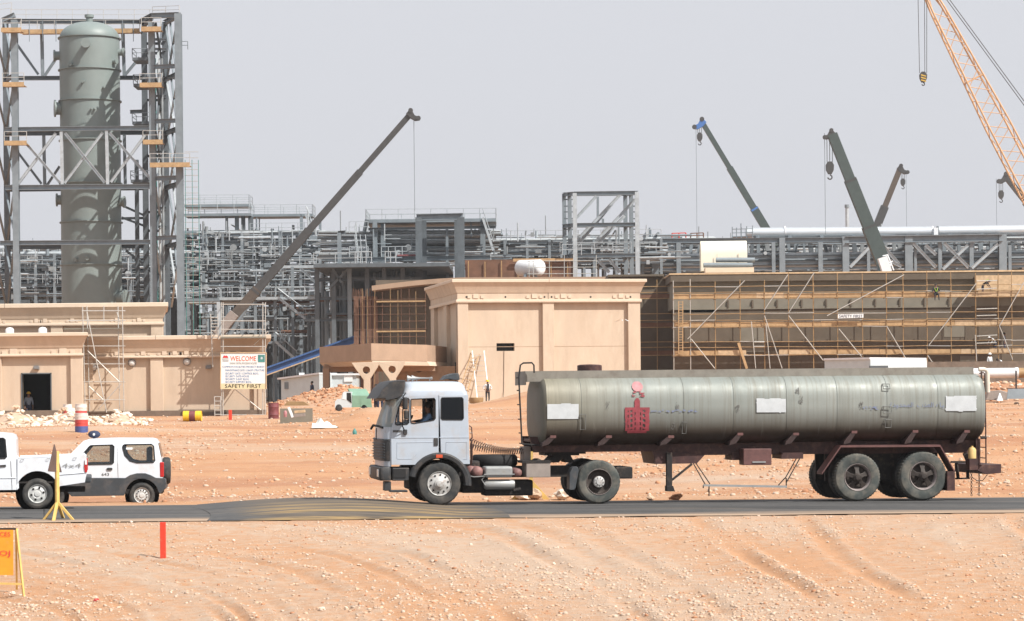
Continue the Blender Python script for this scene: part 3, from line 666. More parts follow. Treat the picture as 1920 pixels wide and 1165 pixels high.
a0, a1 = L2(148, 795, .03), L2(330, 905, .03); bb = MB(); bb.box(a0[0], a1[0], .03, .7, a1[1], a0[1]); bb.build('tool_box', 'box_tan', tr, bevel=.015)
a0, a1 = L2(118, 782, .03), L2(335, 797, .03); bb = MB(); bb.box(a0[0], a1[0], .02, .75, a1[1], a0[1]+.005); bb.build('deck_plate', 'chassis', tr)
bb = MB(); bb.lathe([(0, -.01), (.1, 0), (.14, .05), (.14, .3), (0, .32)], (*[L2(228, 800, .4)[0]], .3, L2(228, 800, .4)[1]-.02), 'y', 18); bb.build('air_cleaner', 'chassis', tr, smooth=40)
MB().plate(poly(L2, [(475, 870), (492, 835), (520, 822), (540, 832), (543, 860), (520, 985), (508, 1000), (470, 1000)]), [], lambda a, b_, c: (a, .0+.35*c, b_)).build('mud_flap', 'grey_plastic', tr, bevel=.015)
MB().path([A(815, 538, .3), A(832, 550, .25), A(836, 625, .25), A(818, 640, .3)], .014, 6).build('grab_handle', 'maroon', tr)
bb = MB(); a0, a1 = L1(1208, 690, 1), L1(1258, 800, 1); bb.box(a0[0], a1[0], .9, 1.5, a1[1], a0[1]); bb.build('hose_stand', 'box_tan', tr)
# coiled air lines from cab to trailer
def coil(p, q, sag, r, turns, name, par, m='coil'):
    p, q = Vector(p), Vector(q); pts = []; N = turns*10
    for i in range(N+1):
        t = i/N; c = p.lerp(q, t)+Vector((0, 0, -sag*4*t*(1-t))); a = 2*math.pi*turns*t
        pts.append(c+Vector((.02*math.sin(a), r*math.cos(a), r*math.sin(a))))
    MB().path(pts, .009, 4).build(name, m, par)
coil(A(822, 650, .8), A(1235, 715, 1.0), .10, .075, 26, 'air_coil', tr)
coil(A(830, 690, 1.1), A(1235, 720, 1.3), .06, .065, 24, 'air_coil', tr)
coil(A(828, 650, .5), A(832, 800, .5), 0, .10, 9, 'air_coil', tr)
# red cloth and cab clutter
MB().plate(poly(L1, [(292, 520), (300, 420), (322, 400), (330, 450), (318, 520)]), [], lambda a, b_, c: (a, 2.25+.05*c, b_)).build('red_pennant', 'sign_red', tr)

# ------------------------------------------------------------------ semi-trailer tank
def L3(a, b, y=0.): return T2.p(*z3(a, b), y)
def L4(a, b, y=0.): return T2.p(*z4(a, b), y)
w1 = TF.p(*z3(1240, 905)); T2 = Frame(TF.w(w1[0], 0, 0), YAW, -SLOPE)
def L2t(a, b, y=0.): return T2.p(*z2(a, b), y)
tl = thing('tank_trailer', None, 'dusty grey cylindrical tank semi-trailer with red emblem and maroon frame', 'tanker trailer', frame=T2)
m, n, l, b, g, mapping, noise, rng, mix, math_, bump = nodes_mat('tank_paint')
b.inputs['Roughness'].default_value = .42; b.inputs['Metallic'].default_value = .15
tc = n.new('ShaderNodeTexCoord'); OB = tc.outputs['Object']; sp = n.new('ShaderNodeSeparateXYZ'); l.new(OB, sp.inputs[0])
c = mix(rng(noise(mapping(0, (.5, .5, .5), OB), 1.2, 4), .35, .65), (.215, .24, .225), (.265, .285, .265))
c = mix(rng(sp.outputs[0], -5.4, -3.2, .85, 0), c, (.235, .215, .155))                       # yellowed front
strk = noise(mapping(0, (5.0, .3, .12), OB), 2.4, 6, .7)
c = mix(rng(strk, .48, .70, 0, .7), c, (.155, .145, .115))
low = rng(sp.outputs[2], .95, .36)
c = mix(math_('MULTIPLY', low, rng(noise(mapping(0, (3, .3, .35), OB), 2.2, 6, .7), .10, .42)), c, (.06, .047, .035))   # grime and the shade of the turned-under belly, painted together
c = mix(math_('MULTIPLY', rng(sp.outputs[2], .46, .14), .9), c, (.05, .033, .026))  # bottom darkened further, more of the same painted grime and shade
spots = noise(mapping(0, (1, 1, 1), OB), 22, 3, .7); c = mix(rng(spots, .66, .74, 0, .6), c, (.16, .14, .12))
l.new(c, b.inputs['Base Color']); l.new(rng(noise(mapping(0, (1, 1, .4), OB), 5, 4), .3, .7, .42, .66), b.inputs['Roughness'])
bump(noise(mapping(0, (.5, .5, .25), OB), 2.2, 3), .25, .03)
mat('tank_head', (.135, .13, .105), .6, var=.2, scale=3, dirt=[((.08, .07, .055), .5, .85, 3)], stretch=(1, 1, .4))  # darker than the tank sides: the head's shade put into its colour
XA = L2t(302, 400)[0]; XB = L4(968, 400)[0]
ZT = L3(500, 128)[1]; ZB = L3(500, 655)[1]; zc, hz = (ZT+ZB)/2, (ZT-ZB)/2; YC, HW = 1.21, 1.21; EXP = 3.6
slopeT = (L4(950, 118)[1]-L2t(320, 150)[1])/(L4(950, 118)[0]-L2t(320, 150)[0])
def tz(x): return slopeT*(x-(XA+XB)/2)
seams = [L2t(565, 300)[0], L2t(1335, 300)[0], L3(305, 300)[0], L3(705, 300)[0], L3(1085, 300)[0], L4(255, 300)[0], L4(640, 300)[0]]
def trow(x, k=1.0, n=72):
    d = min(abs(x-s) for s in seams); bulge = -.008*math.exp(-(d/.05)**2)+.005*math.exp(-((d-.2)/.14)**2)
    out = []
    for i in range(n):
        a = 2*math.pi*i/n; c_, s_ = math.cos(a), math.sin(a)
        y = math.copysign(abs(c_)**(2/EXP), c_); z = math.copysign(abs(s_)**(2/EXP), s_)
        dn = .018*fbm(np.array([x*.9]), np.array([a*2.5]), 3, 41)[0]
        out.append((x, YC-(HW+bulge+dn)*k*y, zc+tz(x)+(hz+bulge*.5)*k*z))
    return out
rows = [trow(x) for x in np.linspace(XA, XB-.02, 170)]+[trow(XB+.05, .98), trow(XB+.12, .92), trow(XB+.18, .78), trow(XB+.2, .02)]
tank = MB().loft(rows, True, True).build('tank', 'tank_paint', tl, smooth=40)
MB().loft([trow(XA-.17, .02), trow(XA-.155, .5), trow(XA-.125, .8), trow(XA-.085, .93), trow(XA-.045, .975), trow(XA-.003, .996)], True, True).build('tank_head', 'tank_head', tl, smooth=60)
def ty(x, z):
    k = min(.999, abs((z-zc-tz(x))/hz)); return YC-HW*(1-k**EXP)**(1/EXP)
def stencil(fn, x0, x1, z0, z1, cell, m, name, off=.007, par=None):
    b = MB(); nx_, nz_ = int((x1-x0)/cell)+1, int((z1-z0)/cell)+1; idm = {}
    for i in range(nx_):
        for j in range(nz_):
            x, z = x0+i*cell, z0+j*cell
            if fn((x+cell/2-x0)/(x1-x0), (z+cell/2-z0)/(z1-z0)):
                f = []
                for di, dj in ((0, 0), (1, 0), (1, 1), (0, 1)):
                    k = (i+di, j+dj)
                    if k not in idm:
                        idm[k] = len(b.v); xx, zz_ = x0+k[0]*cell, z0+k[1]*cell
                        d = min(abs(xx-s) for s in seams)
                        b.v.append((xx, ty(xx, zz_)-off-.016, zz_))
                    f.append(idm[k])
                b.f.append(tuple(f)); b.m.append(0)
    return b.build(name, m, par or tl)
def rag(u, v, seed, e=.05): return fbm(np.array([u*6.]), np.array([v*6.]), 3, seed)[0]*e*2
def patch(fa, a, b_, c_, d_, seed):
    p, q = fa(a, b_), fa(c_, d_); W_ = lambda u, v: .02 < u+rag(u, v, seed, .02) < .985 and .03 < v+rag(u, v, seed+3, .035) < .97
    stencil(W_, p[0], q[0], q[1], p[1], .016, 'white_patch', 'painted_panel')
patch(L2t, 300, 348, 545, 470, 3); patch(L3, 470, 308, 700, 420, 7); patch(L4, 690, 290, 930, 410, 13)
# emblem: a red disc, a neck and a lattice shield
p, q = L2t(945, 178), L2t(1035, 262)
stencil(lambda u, v: (u-.5)**2+(v-.5)**2 < .21+rag(u, v, 5, .03), p[0], q[0], q[1], p[1], .013, 'pink_paint', 'emblem_disc')
p, q = L2t(945, 255), L2t(1035, 300)
stencil(lambda u, v: rag(u, v, 8, 1.0) > .12 and abs(u-.5) > .12, p[0], q[0], q[1], p[1], .013, 'red_paint', 'emblem_flecks')
p, q = L2t(885, 310), L2t(1080, 572)
def shield(u, v):
    r = rag(u, v, 9, .03)
    if v > .74: return abs(u-.50) < .11+r-max(0, v-.92)*.9
    if abs(u-.52) < .085+r: return True
    if v < .06 and (u < .12 or u > .88): return False
    if u < .03+r or u > .97+r: return False
    if v > .66+r or v < .10: return True
    fu = (u*6.2) % 1; fv = (v*7.0+.3*math.sin(u*9)) % 1
    return fu < .42 or fv < .42 or u < .12 or u > .88 or rag(u, v, 17, 1.) > .2
stencil(shield, p[0], q[0], q[1], p[1], .013, 'red_paint', 'emblem_shield')
# faded lettering on the side
ar1 = '\uFE93\uFEA9\uFEED\uFEAA\uFEA4\uFEE4\uFEDF\uFE8D'; ar2 = '\uFE8F\uFEAC\uFECC\uFEDF\uFE8D'; ar3 = '\uFEE9\uFE8E\uFEF4'
for s_, a0_, a1_ in ((ar1, 275, 450), (ar2, 478, 602), (ar3, 622, 690)):
    p, q = L4(a0_, 340), L4(a1_, 386)
    text(s_, 'blue_faint', tl, lambda a, b_, c, p=p, q=q: (p[0]+a, ty(p[0]+a, q[1]+b_)-.022, q[1]+b_), q[0]-p[0], p[1]-q[1], 'faded_lettering')
p, q = L4(70, 372), L4(180, 396); stencil(lambda u, v: rag(u*2, v, 33, 1.) > .02 and abs(v-.5) < .4, p[0], q[0], q[1], p[1], .02, 'blue_faint', 'faded_lettering')
p, q = L2t(1088, 388), L2t(1435, 420); stencil(lambda u, v: rag(u*4, v, 37, 1.) > .15 and abs(v-.5) < .34, p[0], q[0], q[1], p[1], .02, 'blue_faint', 'faded_lettering')
for fa, a, b_ in ((L2t, 745, 340), (L2t, 1270, 345), (L3, 318, 365), (L3, 795, 300), (L2t, 1240, 500), (L4, 45, 345), (L3, 770, 232), (L3, 1250, 340)):
    p, q = fa(a, b_), fa(a+24, b_+46); stencil(lambda u, v: rag(u, v, int(a), 1.) > .08, p[0], q[0], q[1], p[1], .018, 'dark_mark', 'worn_marking')
# footholds welded on the side
for fa, a, b_, c_, d_ in ((L4, 225, 202, 275, 238), (L4, 222, 372, 282, 420), (L4, 238, 470, 282, 530), (L2t, 552, 432, 592, 545), (L2t, 1322, 490, 1352, 575)):
    p, q = fa(a, b_), fa(c_, d_); y0 = lambda z, x=p[0]: ty(x, z)
    MB().path([(p[0], y0(p[1])-.02, p[1]), (p[0], y0(p[1])-.06, p[1]), (q[0], y0(p[1])-.06, p[1]), (q[0], y0(q[1])-.06, q[1]), (p[0], y0(q[1])-.06, q[1]), (p[0], y0(p[1])-.06, p[1])], .012, 5).build('foothold', 'dark_mark', tl)
for s in seams:
    pts = [(s, YC-(HW+.004)*math.copysign(abs(math.cos(a))**(2/EXP), math.cos(a)), zc+tz(s)+(hz+.004)*math.copysign(abs(math.sin(a))**(2/EXP), math.sin(a))) for a in np.linspace(-1.2, 1.5, 26)]
    MB().path(pts, .0035, 5).build('weld_seam', 'tank_paint', tl, smooth=60)
# coaming along the top
x0, x1 = L2t(168, 130)[0], L4(950, 90)[0]
zt0 = ZT-.08
for y in (.42, 1.96):
    cb = MB(); hh = (L3(500, 90)[1]-ZT)+.08
    cb.add([(x, y+dy, ZT+tz(x)+dz) for x in (x0-.0, x1) for dy, dz in ((0, -.12), (.03, -.12), (.03, hh-.07), (0, hh-.07))], [(0, 1, 2, 3), (7, 6, 5, 4), (0, 4, 5, 1), (1, 5, 6, 2), (2, 6, 7, 3), (3, 7, 4, 0)])
    cb.build('top_coaming', 'coaming', tl)
cb = MB(); cb.box(x0-.02, x0, .42, 1.99, ZT+tz(x0)-.2, ZT+tz(x0)+hh-.07); cb.build('top_coaming', 'coaming', tl)
a0, a1 = L2t(592, 62, 1.1), L2t(668, 106, 1.1); mh = MB(); mh.lathe([(.30, -.1), (.30, a0[1]-a1[1]), (.24, a0[1]-a1[1]+.02), (0, a0[1]-a1[1]+.03)], ((a0[0]+a1[0])/2, 1.2, a1[1]), 'z', 20); mh.build('manhole', 'maroon', tl, smooth=40)
# frame
fz1, fz0 = L3(500, 628, .5)[1], L3(500, 735, .5)[1]; fx0, fx1 = L2t(175, 700, .5)[0], L4(950, 700, .5)[0]
for y in (.55, 1.75):
    MB().prism([(fx0+.1, L2t(200, 718, .5)[1]), (L2t(1080, 712, .5)[0], L2t(1080, 710, .5)[1]), (L3(60, 735, .5)[0], fz0), (fx1, L4(900, 720, .5)[1]), (fx1, fz1+.12), (fx0, fz1+.12)], y, y+.1).build('frame_rail', 'maroon', tl)
sad = [L2t(350, 600), L2t(770, 600), L2t(1240, 600), L3(355, 580), L3(775, 580), L3(1215, 565), L4(470, 560), L4(860, 560)]
for x, z in sad:
    z = z+.02
    for y0, y1, k in ((.06, .62, 0), (1.8, 2.36, 0)):
        pr = [(x-.05, z), (x+.07, z), (x+.03, z-.07), (x-.10, fz1-.06), (x-.26, fz1-.1), (x-.24, fz1-.02)]
        ok = MB().prism(pr, y0, y1).build('outrigger', 'outrigger', tl); MB().box(x-.06, x+.08, y0-.012 if y0 < 1 else y1, y0 if y0 < 1 else y1+.012, z-.05, z+.015).build('outrigger_tip', 'maroon_light', ok)
MB().box(fx0+.05, fx1, .6, 1.8, fz1+.0, ZB+.14).build('saddle', 'maroon', tl)
kp = MB(); a0, a1 = L2t(330, 715, .8), L2t(590, 727, .8); kp.box(a0[0], a1[0], .7, 1.72, a1[1], a0[1]+.08); kp.build('kingpin_plate', 'chassis', tl)
# ladder at the front
for y in (.25, .62):
    lad = MB(); B = lambda a, b_, y=y: (lambda q_: (q_[0], y, q_[1]))(L2t(a, b_, y))
    lad.path([B(115, 655), B(108, 500), B(98, 300), B(92, 150), B(103, 60), B(125, 44), B(190, 42), B(205, 60), B(207, 118)], .02, 6); lad.build('ladder_rail', 'rub_black', tl)
for a, b_ in ((92, 155), (97, 250), (101, 358), (106, 468), (112, 572), (116, 650)):
    p = L2t(a, b_, .25); q = L2t(a, b_, .62); MB().tube((p[0], .25, p[1]), (p[0]+.0, .62, p[1]), .015, n=6).build('rung', 'rub_black', tl)
MB().path([(L2t(118, 655, .3)[0], .3, L2t(118, 655, .3)[1]), (L2t(240, 665, .3)[0], .3, L2t(240, 662, .3)[1])], .02, 6).build('ladder_bracket', 'rub_black', tl)
# landing legs, braces, side guard, boxes
for y in (.35, 1.9):
    lg = MB(); a0, a1 = L2t(1205, 720, y), L2t(1248, 985, y); lg.box(a0[0], a1[0], y, y+.12, a1[1], a0[1]); p = L2t(1203, 985, y); q = L2t(1265, 1010, y)
    lg.prism([(p[0], q[1]), (q[0], q[1]), (a1[0]+.01, p[1]+.05), (a0[0]-.01, p[1]+.05)], y-.06, y+.18); lg.build('landing_leg', 'chassis', tl, bevel=.01)
    lb_ = MB(); D = lambda a, b_, y=y: (lambda q_: (q_[0], y+.06, q_[1]))(L2t(a, b_, y))
    lb_.bar(D(1250, 925), D(1400, 805), .05); lb_.build('leg_brace', 'chassis', tl)
gm = MB(); gm.prism(poly(lambda a, b_: L2t(a, b_, .5), [(1095, 705), (1490, 735), (1430, 800), (1120, 805)]), .45, 1.9); gm.build('landing_gear_box', 'maroon', tl)
for y in (.05, 2.3):
    G = lambda a, b_, y=y: (lambda q_: (q_[0], y, q_[1]))(L3(a, b_, y))
    MB().bar(G(75, 965), G(705, 975), .03, .05).build('side_guard_bar', 'galv', tl)
    for p, q in (((20, 800), (125, 955)), ((0, 800), (90, 960)), ((118, 960), (118, 1045)), ((75, 965), (75, 985)), ((775, 765), (690, 915)), ((800, 765), (700, 945)), ((690, 910), (640, 965)), ((700, 910), (700, 985))): MB().bar(G(*p), G(*q), .022).build('side_guard_hanger', 'chassis', tl)
a0, a1 = L3(378, 690, .1), L3(590, 812, .1); MB().box(a0[0], a1[0], .1, .55, a1[1], a0[1]).build('locker', 'maroon_light', tl, bevel=.015)
a0, a1 = L3(445, 785, .09), L3(545, 795, .09); MB().box(a0[0], a1[0], .08, .1, a1[1], a0[1]).build('locker_catch', 'galv', tl)
a0, a1 = L3(290, 735, .5), L3(375, 775, .5); MB().box(a0[0], a1[0], .5, 1.2, a1[1], a0[1]+.05).build('valve_box', 'maroon', tl); bx_ = MB(); a0, a1 = L3(665, 735, .3), L3(828, 765, .3); bx_.box(a0[0], a1[0], .3, 1.2, a1[1], a0[1]+.05); bx_.build('valve_box', 'maroon', tl)
# wheels
w2 = L4(530, 895); r_t = (T2.p(*z3(1240, 905))[1])
for c_ in ((0., r_t), (w2[0], w2[1])):
    for y, nr_ in ((.02, True), (YF-.02, False)):
        wheel(tl, c_[0], c_[1], y, c_[1], .30, 'trailer', tyre='tyre_dusty', near=nr_, lug=.97, n=96)
        b = MB(); Y0 = y+(.36 if nr_ else -.36); d_ = 1 if nr_ else -1; rt = c_[1]
        b.lathe([(.5*rt, Y0), (.9*rt, Y0), (.99*rt, Y0+d_*.05), (.99*rt, Y0+d_*.25), (.9*rt, Y0+d_*.3), (.5*rt, Y0+d_*.3)], (c_[0], 0, c_[1]), 'y', 40); b.build('inner_tyre', 'tyre', tl, smooth=35)
    MB().tube((c_[0], .3, c_[1]), (c_[0], YF-.3, c_[1]), .08, n=14).build('axle', 'chassis', tl)
sus = MB(); sus.box(-.6, w2[0]+.6, .75, .85, r_t-.1, fz0+.05); sus.box(-.6, w2[0]+.6, 1.6, 1.7, r_t-.1, fz0+.05); sus.build('suspension', 'chassis', tl)
mg = [z3(970, 868), z3(1112, 664), z4(655, 660), z4(765, 855)]
for y in (-.03, 1.95):
    pts = [T2.p(a, b_, y) for a, b_ in mg]
    for i in range(3):
        (xa, za), (xb, zb2) = pts[i], pts[i+1]
        MB().add([(xa, y, za), (xa, y+.48, za), (xb, y+.48, zb2), (xb, y, zb2), (xa, y, za-.05), (xa, y+.48, za-.05), (xb, y+.48, zb2-.05), (xb, y, zb2-.05)], [(0, 1, 2, 3), (4, 5, 6, 7), (0, 3, 7, 4), (1, 2, 6, 5), (0, 1, 5, 4), (3, 2, 6, 7)]).build('mudguard', 'maroon_light', tl)
    a0, a1 = T2.p(*z4(708, 860), y), T2.p(*z4(766, 1006), y); MB().box(a0[0], a1[0], y, y+.46, a1[1], a0[1]).build('mud_flap', 'maroon', tl)
    a0, a1 = T2.p(*z3(980, 860), y), T2.p(*z3(1020, 900), y)
# rear end
E = lambda a, b_, y=.1: (lambda q_: (q_[0], y, q_[1]))(L4(a, b_, y))
rb = MB(); rb.prism([L4(930, 855, .05), L4(965, 810, .05), L4(1110, 805, .05), L4(1110, 872, .05), L4(1000, 882, .05)], .0, .22); rb.prism([L4(1000, 882, .05), L4(1000, 815, .05), L4(1110, 805, .05), L4(1110, 872, .05)], .22, 2.4); rb.build('rear_bumper', 'maroon', tl, bevel=.01)
for y in (.4, 1.9): rp = MB(); a0, a1 = L4(925, 615, y), L4(958, 850, y); rp.box(a0[0], a1[0], y, y+.1, a1[1], a0[1]); rp.build('rear_post', 'maroon', tl)
rf = MB(); a0, a1 = L4(735, 780, .6), L4(880, 920, .6)
rf.bar(E(735, 790, .6), E(930, 790, .6), .08, .05); rf.bar(E(770, 915, .6), E(875, 912, .6), .06, .04); rf.bar(E(775, 790, .6), E(790, 915, .6), .06); rf.bar(E(862, 790, .6), E(862, 912, .6), .06); rf.bar(E(840, 720, .6), E(870, 790, .6), .1); rf.build('rear_frame', 'chassis', tl)
a0, a1 = L4(876, 680, .05), L4(934, 765, .05); rc = (a1[0]-a0[0])/2
MB().lathe([(0, a1[1]), (rc, a1[1]+.005), (rc, a0[1]-.06), (.7*rc, a0[1]-.01), (.3*rc, a0[1]), (.3*rc, a0[1]+.03), (0, a0[1]+.035)], ((a0[0]+a1[0])/2, .05+rc, 0), 'z', 18).build('yellow_canister', 'yellow_can', tl, smooth=40)
a0, a1 = L4(876, 765, .05), L4(940, 850, .05); MB().box(a0[0], a1[0], .05, .35, a1[1], a0[1]).build('canister_bracket', 'maroon', tl)
MB().path([E(950, 122, .25), E(980, 116, .25), E(990, 125, .25), E(992, 300, .25), E(997, 500, .25), E(1000, 800, .25)], .018, 6).build('rear_ladder_rail', 'maroon', tl)
MB().path([E(950, 122, .65), E(980, 116, .65), E(990, 125, .65), E(992, 300, .65), E(997, 500, .65), E(1000, 800, .65)], .018, 6).build('rear_ladder_rail', 'maroon', tl)
for k in range(8): z = 200+k*80; p = E(990+k*1.3, z, .25); MB().tube(p, (p[0], .65, p[2]), .013, n=6).build('rung', 'maroon', tl)
MB().path([E(945, 92, .5), E(985, 92, .5), E(1003, 97, .5), E(1010, 115, .5), E(1012, 200, .5), E(1014, 265, .5)], .055, 10).build('vent_pipe', 'pvc', tl, smooth=50)
MB().tube(E(960, 608, .25), E(1003, 606, .25), .03).build('ladder_stay', 'chassis', tl)
for a in (890, 948):
    ch = MB()
    for k in range(14):
        p = Vector(E(a+random.uniform(-1, 1), 862+k*13.5, .12)); d_ = Vector((.022, 0, 0)) if k % 2 else Vector((0, .022, 0)); u = Vector((0, 0, .026))
        ch.path([p+d_*math.cos(t)+u*math.sin(t) for t in np.linspace(0, 2*math.pi, 9)], .007, 4)
    ch.build('chain', 'coil', tl)
MB().path([E(880, 860, .12), E(895, 905, .12), E(930, 930, .12), E(975, 930, .12), E(1010, 885, .12)], .01, 5).build('hose_loop', 'rub_black', tl)
# ================================================================== cars and roadside things
def hit(px, py, y0=24., y1=260.):
    """where the ray through a photo pixel meets the ground"""
    Y = np.linspace(y0, y1, 2200); p = np.array([W(px, py, y)[:] for y in (1., 2.)]); d = p[1]-p[0]; o = p[0]-d
    X = o[0]+d[0]*Y; Z = o[2]+d[2]*Y; g_ = ground(X, Y); k = np.argmax(Z < g_)
    return Vector((X[k], Y[k], g_[k]))
def shrink(pts, e):
    n = len(pts); ar = sum(pts[i][0]*pts[(i+1) % n][1]-pts[(i+1) % n][0]*pts[i][1] for i in range(n)); s = 1 if ar > 0 else -1; out = []
    for i in range(n):
        a, b_, c_ = Vector(pts[i-1]), Vector(pts[i]), Vector(pts[(i+1) % n]); d1 = (b_-a).normalized(); d2 = (c_-b_).normalized()
        nrm = (Vector((-d1.y, d1.x))+Vector((-d2.y, d2.x))); nrm = nrm.normalized() if nrm.length > 1e-6 else Vector((0, 0)); out.append(tuple(b_+nrm*e*s))
    return out
def body_side(par, outer, holes, yfun, wid, m, name, e=.03, thick=.03):
    for near in (True, False):
        def fn(a, b_, c_):
            y = yfun(b_)+c_*thick; return (a, y if near else wid-y, b_)
        yield MB().plate(outer, holes, fn).build(name, m, par, bevel=.012)
def skin(par, pts, yfun, wid, m, name, rnd=.06):
    rows = []
    for a, b_ in pts: rows.append((a, b_))
    n = len(rows); ks = [(0, 0), (.012, .35), (.035, .75), (.08, 1.0), (.5, 1.06), (.92, 1.0), (.965, .75), (.988, .35), (1, 0)]
    out = []
    for k, lift in ks:
        r_ = []
        for i, (a, b_) in enumerate(rows):
            p, q = rows[max(0, i-1)], rows[min(n-1, i+1)]; d = Vector((q[0]-p[0], q[1]-p[1])).normalized(); nn = Vector((-d.y, d.x))
            y0 = yfun(b_); r_.append((a+nn.x*rnd*(lift-.9), y0+k*(wid-2*y0), b_+nn.y*rnd*(lift-.9)))
        out.append(r_)
    return MB().loft(out).build(name, m, par, smooth=45)
# ---- small white 4x4
so_ = W(265.9, 953.5, 64.4); SF = Frame(so_, .10, -SLOPE)
sv = thing('off_roader', None, 'small white three-door off-roader with dark lower cladding and rear spare wheel', 'car', frame=SF)
def Q(a, b_, y=0.): return SF.p(*z5(a, b_), y)
SWD = 1.55
zbelt, ztop = Q(900, 455)[1], Q(1000, 215)[1]
ysuv = lambda z: .14*max(0, (z-zbelt)/(ztop-zbelt))**1.3
rw = Q(1347, 755); fwx = rw[0]-2.25; rwz = rw[1]
def archp(cx, cz, r, a0, a1, n=10): return [(cx+r*math.cos(R(a0+(a1-a0)*i/(n-1))), cz+r*math.sin(R(a0+(a1-a0)*i/(n-1)))) for i in range(n)]
up = poly(Q, [(244, 590), (240, 560), (258, 480), (330, 440), (640, 392), (715, 315), (786, 242), (850, 222), (1100, 214), (1440, 216), (1475, 226), (1500, 262), (1530, 400), (1545, 590)])
wf = poly(Q, [(742, 440), (752, 405), (850, 290), (862, 284), (1066, 278), (1080, 290), (1078, 444), (1066, 456), (750, 462)])
wr = poly(Q, [(1163, 300), (1170, 282), (1184, 275), (1438, 272), (1458, 288), (1470, 425), (1458, 441), (1300, 444), (1235, 428), (1185, 375)])
low_ar = [(rw[0]+.43, rwz+.02)]+archp(rw[0], rwz, .43, 8, 172)
lowc = poly(Q, [(242, 586), (380, 575), (420, 548), (580, 548), (640, 588), (1190, 590), (1235, 562), (1300, 545), (1380, 545), (1430, 562), (1480, 588), (1565, 592), (1578, 640), (1556, 705), (1524, 742)])+archp(rw[0], rwz, .42, 10, 170)+poly(Q, [(1178, 757), (680, 765)])+archp(fwx, rwz, .42, 10, 170)+poly(Q, [(300, 740), (250, 700)])
upc = up[:]+poly(Q, [(1480, 600), (1390, 556), (1290, 556), (1190, 602), (640, 600), (560, 556), (440, 556), (380, 590)])
for k, o in enumerate(body_side(sv, upc, [wf, wr], ysuv, SWD, 'white_paint', 'body_side')):
    near = k == 0; e = -1 if near else 1; Yv = lambda z, d=0.: (ysuv(z)-d if near else SWD-ysuv(z)+d)
    for w_, nm in ((wf, 'door_window'), (wr, 'rear_quarter_window')):
        MB().plate(w_, [], lambda a, b_, c_: (a, Yv(b_, -.02-.006*c_), b_)).build(nm, 'window_glass', o)
        MB().path([(a, Yv(b_, .004), b_) for a, b_ in w_+w_[:1]], .018, 5).build('window_seal', 'rub_black', o)
    MB().plate(poly(Q, [(1040, 282), (1076, 282), (1076, 455), (1040, 455)]), [], lambda a, b_, c_: (a, Yv(b_, .004*c_), b_)).build('door_pillar', 'rub_black', o)
    MB().path([(a, Yv(b_, .003), b_) for a, b_ in poly(Q, [(1108, 258), (1118, 450), (1122, 588)])], .005, 4).build('door_gap', 'dark_void', o)
    hb = MB(); hb.plate(poly(Q, [(1012, 500), (1025, 493), (1060, 493), (1070, 502), (1062, 518), (1020, 518)]), [], lambda a, b_, c_: (a, Yv(b_, .025*c_), b_)); hb.build('door_handle', 'black_plastic', o)
    if near:
        a0, a1 = Q(965, 542), Q(1035, 570); text('643', 'sign_black', o, lambda a, b_, c_: (a0[0]+a, ysuv(a1[1])-.006, a1[1]+b_), a1[0]-a0[0], a0[1]-a1[1], 'lettering')
        MB().plate(poly(Q, [(1196, 302), (1256, 302), (1256, 320), (1196, 320)]), [], lambda a, b_, c_: (a, Yv(b_, -.015+.004*c_), b_)).build('window_sticker', 'sign_white', o)
for o in body_side(sv, lowc, [], lambda z: -.025, SWD, 'grey_plastic', 'lower_cladding', thick=.08): pass
skin(sv, up[1:5], ysuv, SWD, 'white_paint', 'bonnet'); skin(sv, up[4:7], ysuv, SWD, 'windscreen', 'windscreen', .02); skin(sv, up[6:12], ysuv, SWD, 'white_paint', 'roof'); 
rp_ = up[11:14]
MB().plate([(.13, rp_[1][1]+.02), (SWD-.13, rp_[1][1]+.02), (SWD-.15, up[10][1]-.1), (.15, up[10][1]-.1)], [], lambda a, b_, c_: (float(np.interp(b_, [rp_[1][1], rp_[0][1]], [rp_[1][0], rp_[0][0]]))+.01*c_, a, b_)).build('rear_window', 'window_tint', sv)
skin(sv, [Q(1505, 300), Q(1530, 400), Q(1545, 590)], lambda z: ysuv(z), SWD, 'white_paint', 'tailgate', .03)
fl = MB(); fl.box(Q(260, 700)[0], Q(1540, 700)[0], .1, SWD-.1, Q(900, 745)[1], Q(900, 700)[1]); fl.build('floor_pan', 'chassis', sv)
MB().box(Q(1480, 600)[0], Q(1575, 600)[0], .0, SWD, Q(1500, 700)[1], Q(1500, 595)[1]).build('rear_bumper', 'grey_plastic', sv, bevel=.04)
MB().box(Q(235, 600)[0], Q(300, 600)[0], .0, SWD, Q(300, 720)[1], Q(300, 590)[1]).build('front_bumper', 'grey_plastic', sv, bevel=.04)
a0, a1 = Q(1518, 440), Q(1550, 582)
for y in (-.012, SWD-.16): t_ = MB().box(a0[0], a1[0]+.015, y, y+.17, a1[1], a0[1]).build('tail_lamp', 'red_lamp', sv, bevel=.02)
a0, a1 = Q(1542, 392, .75), Q(1622, 648, .75); rs = (a0[1]-a1[1])/2
MB().lathe([(.1, a0[0]), (.6*rs, a0[0]), (.92*rs, a0[0]+.01), (rs, a0[0]+.05), (rs, a1[0]-.06), (.9*rs, a1[0]-.01), (.6*rs, a1[0]), (0, a1[0])], (0, .75, (a0[1]+a1[1])/2), 'x', 40).build('spare_wheel', 'tyre', sv, smooth=40)
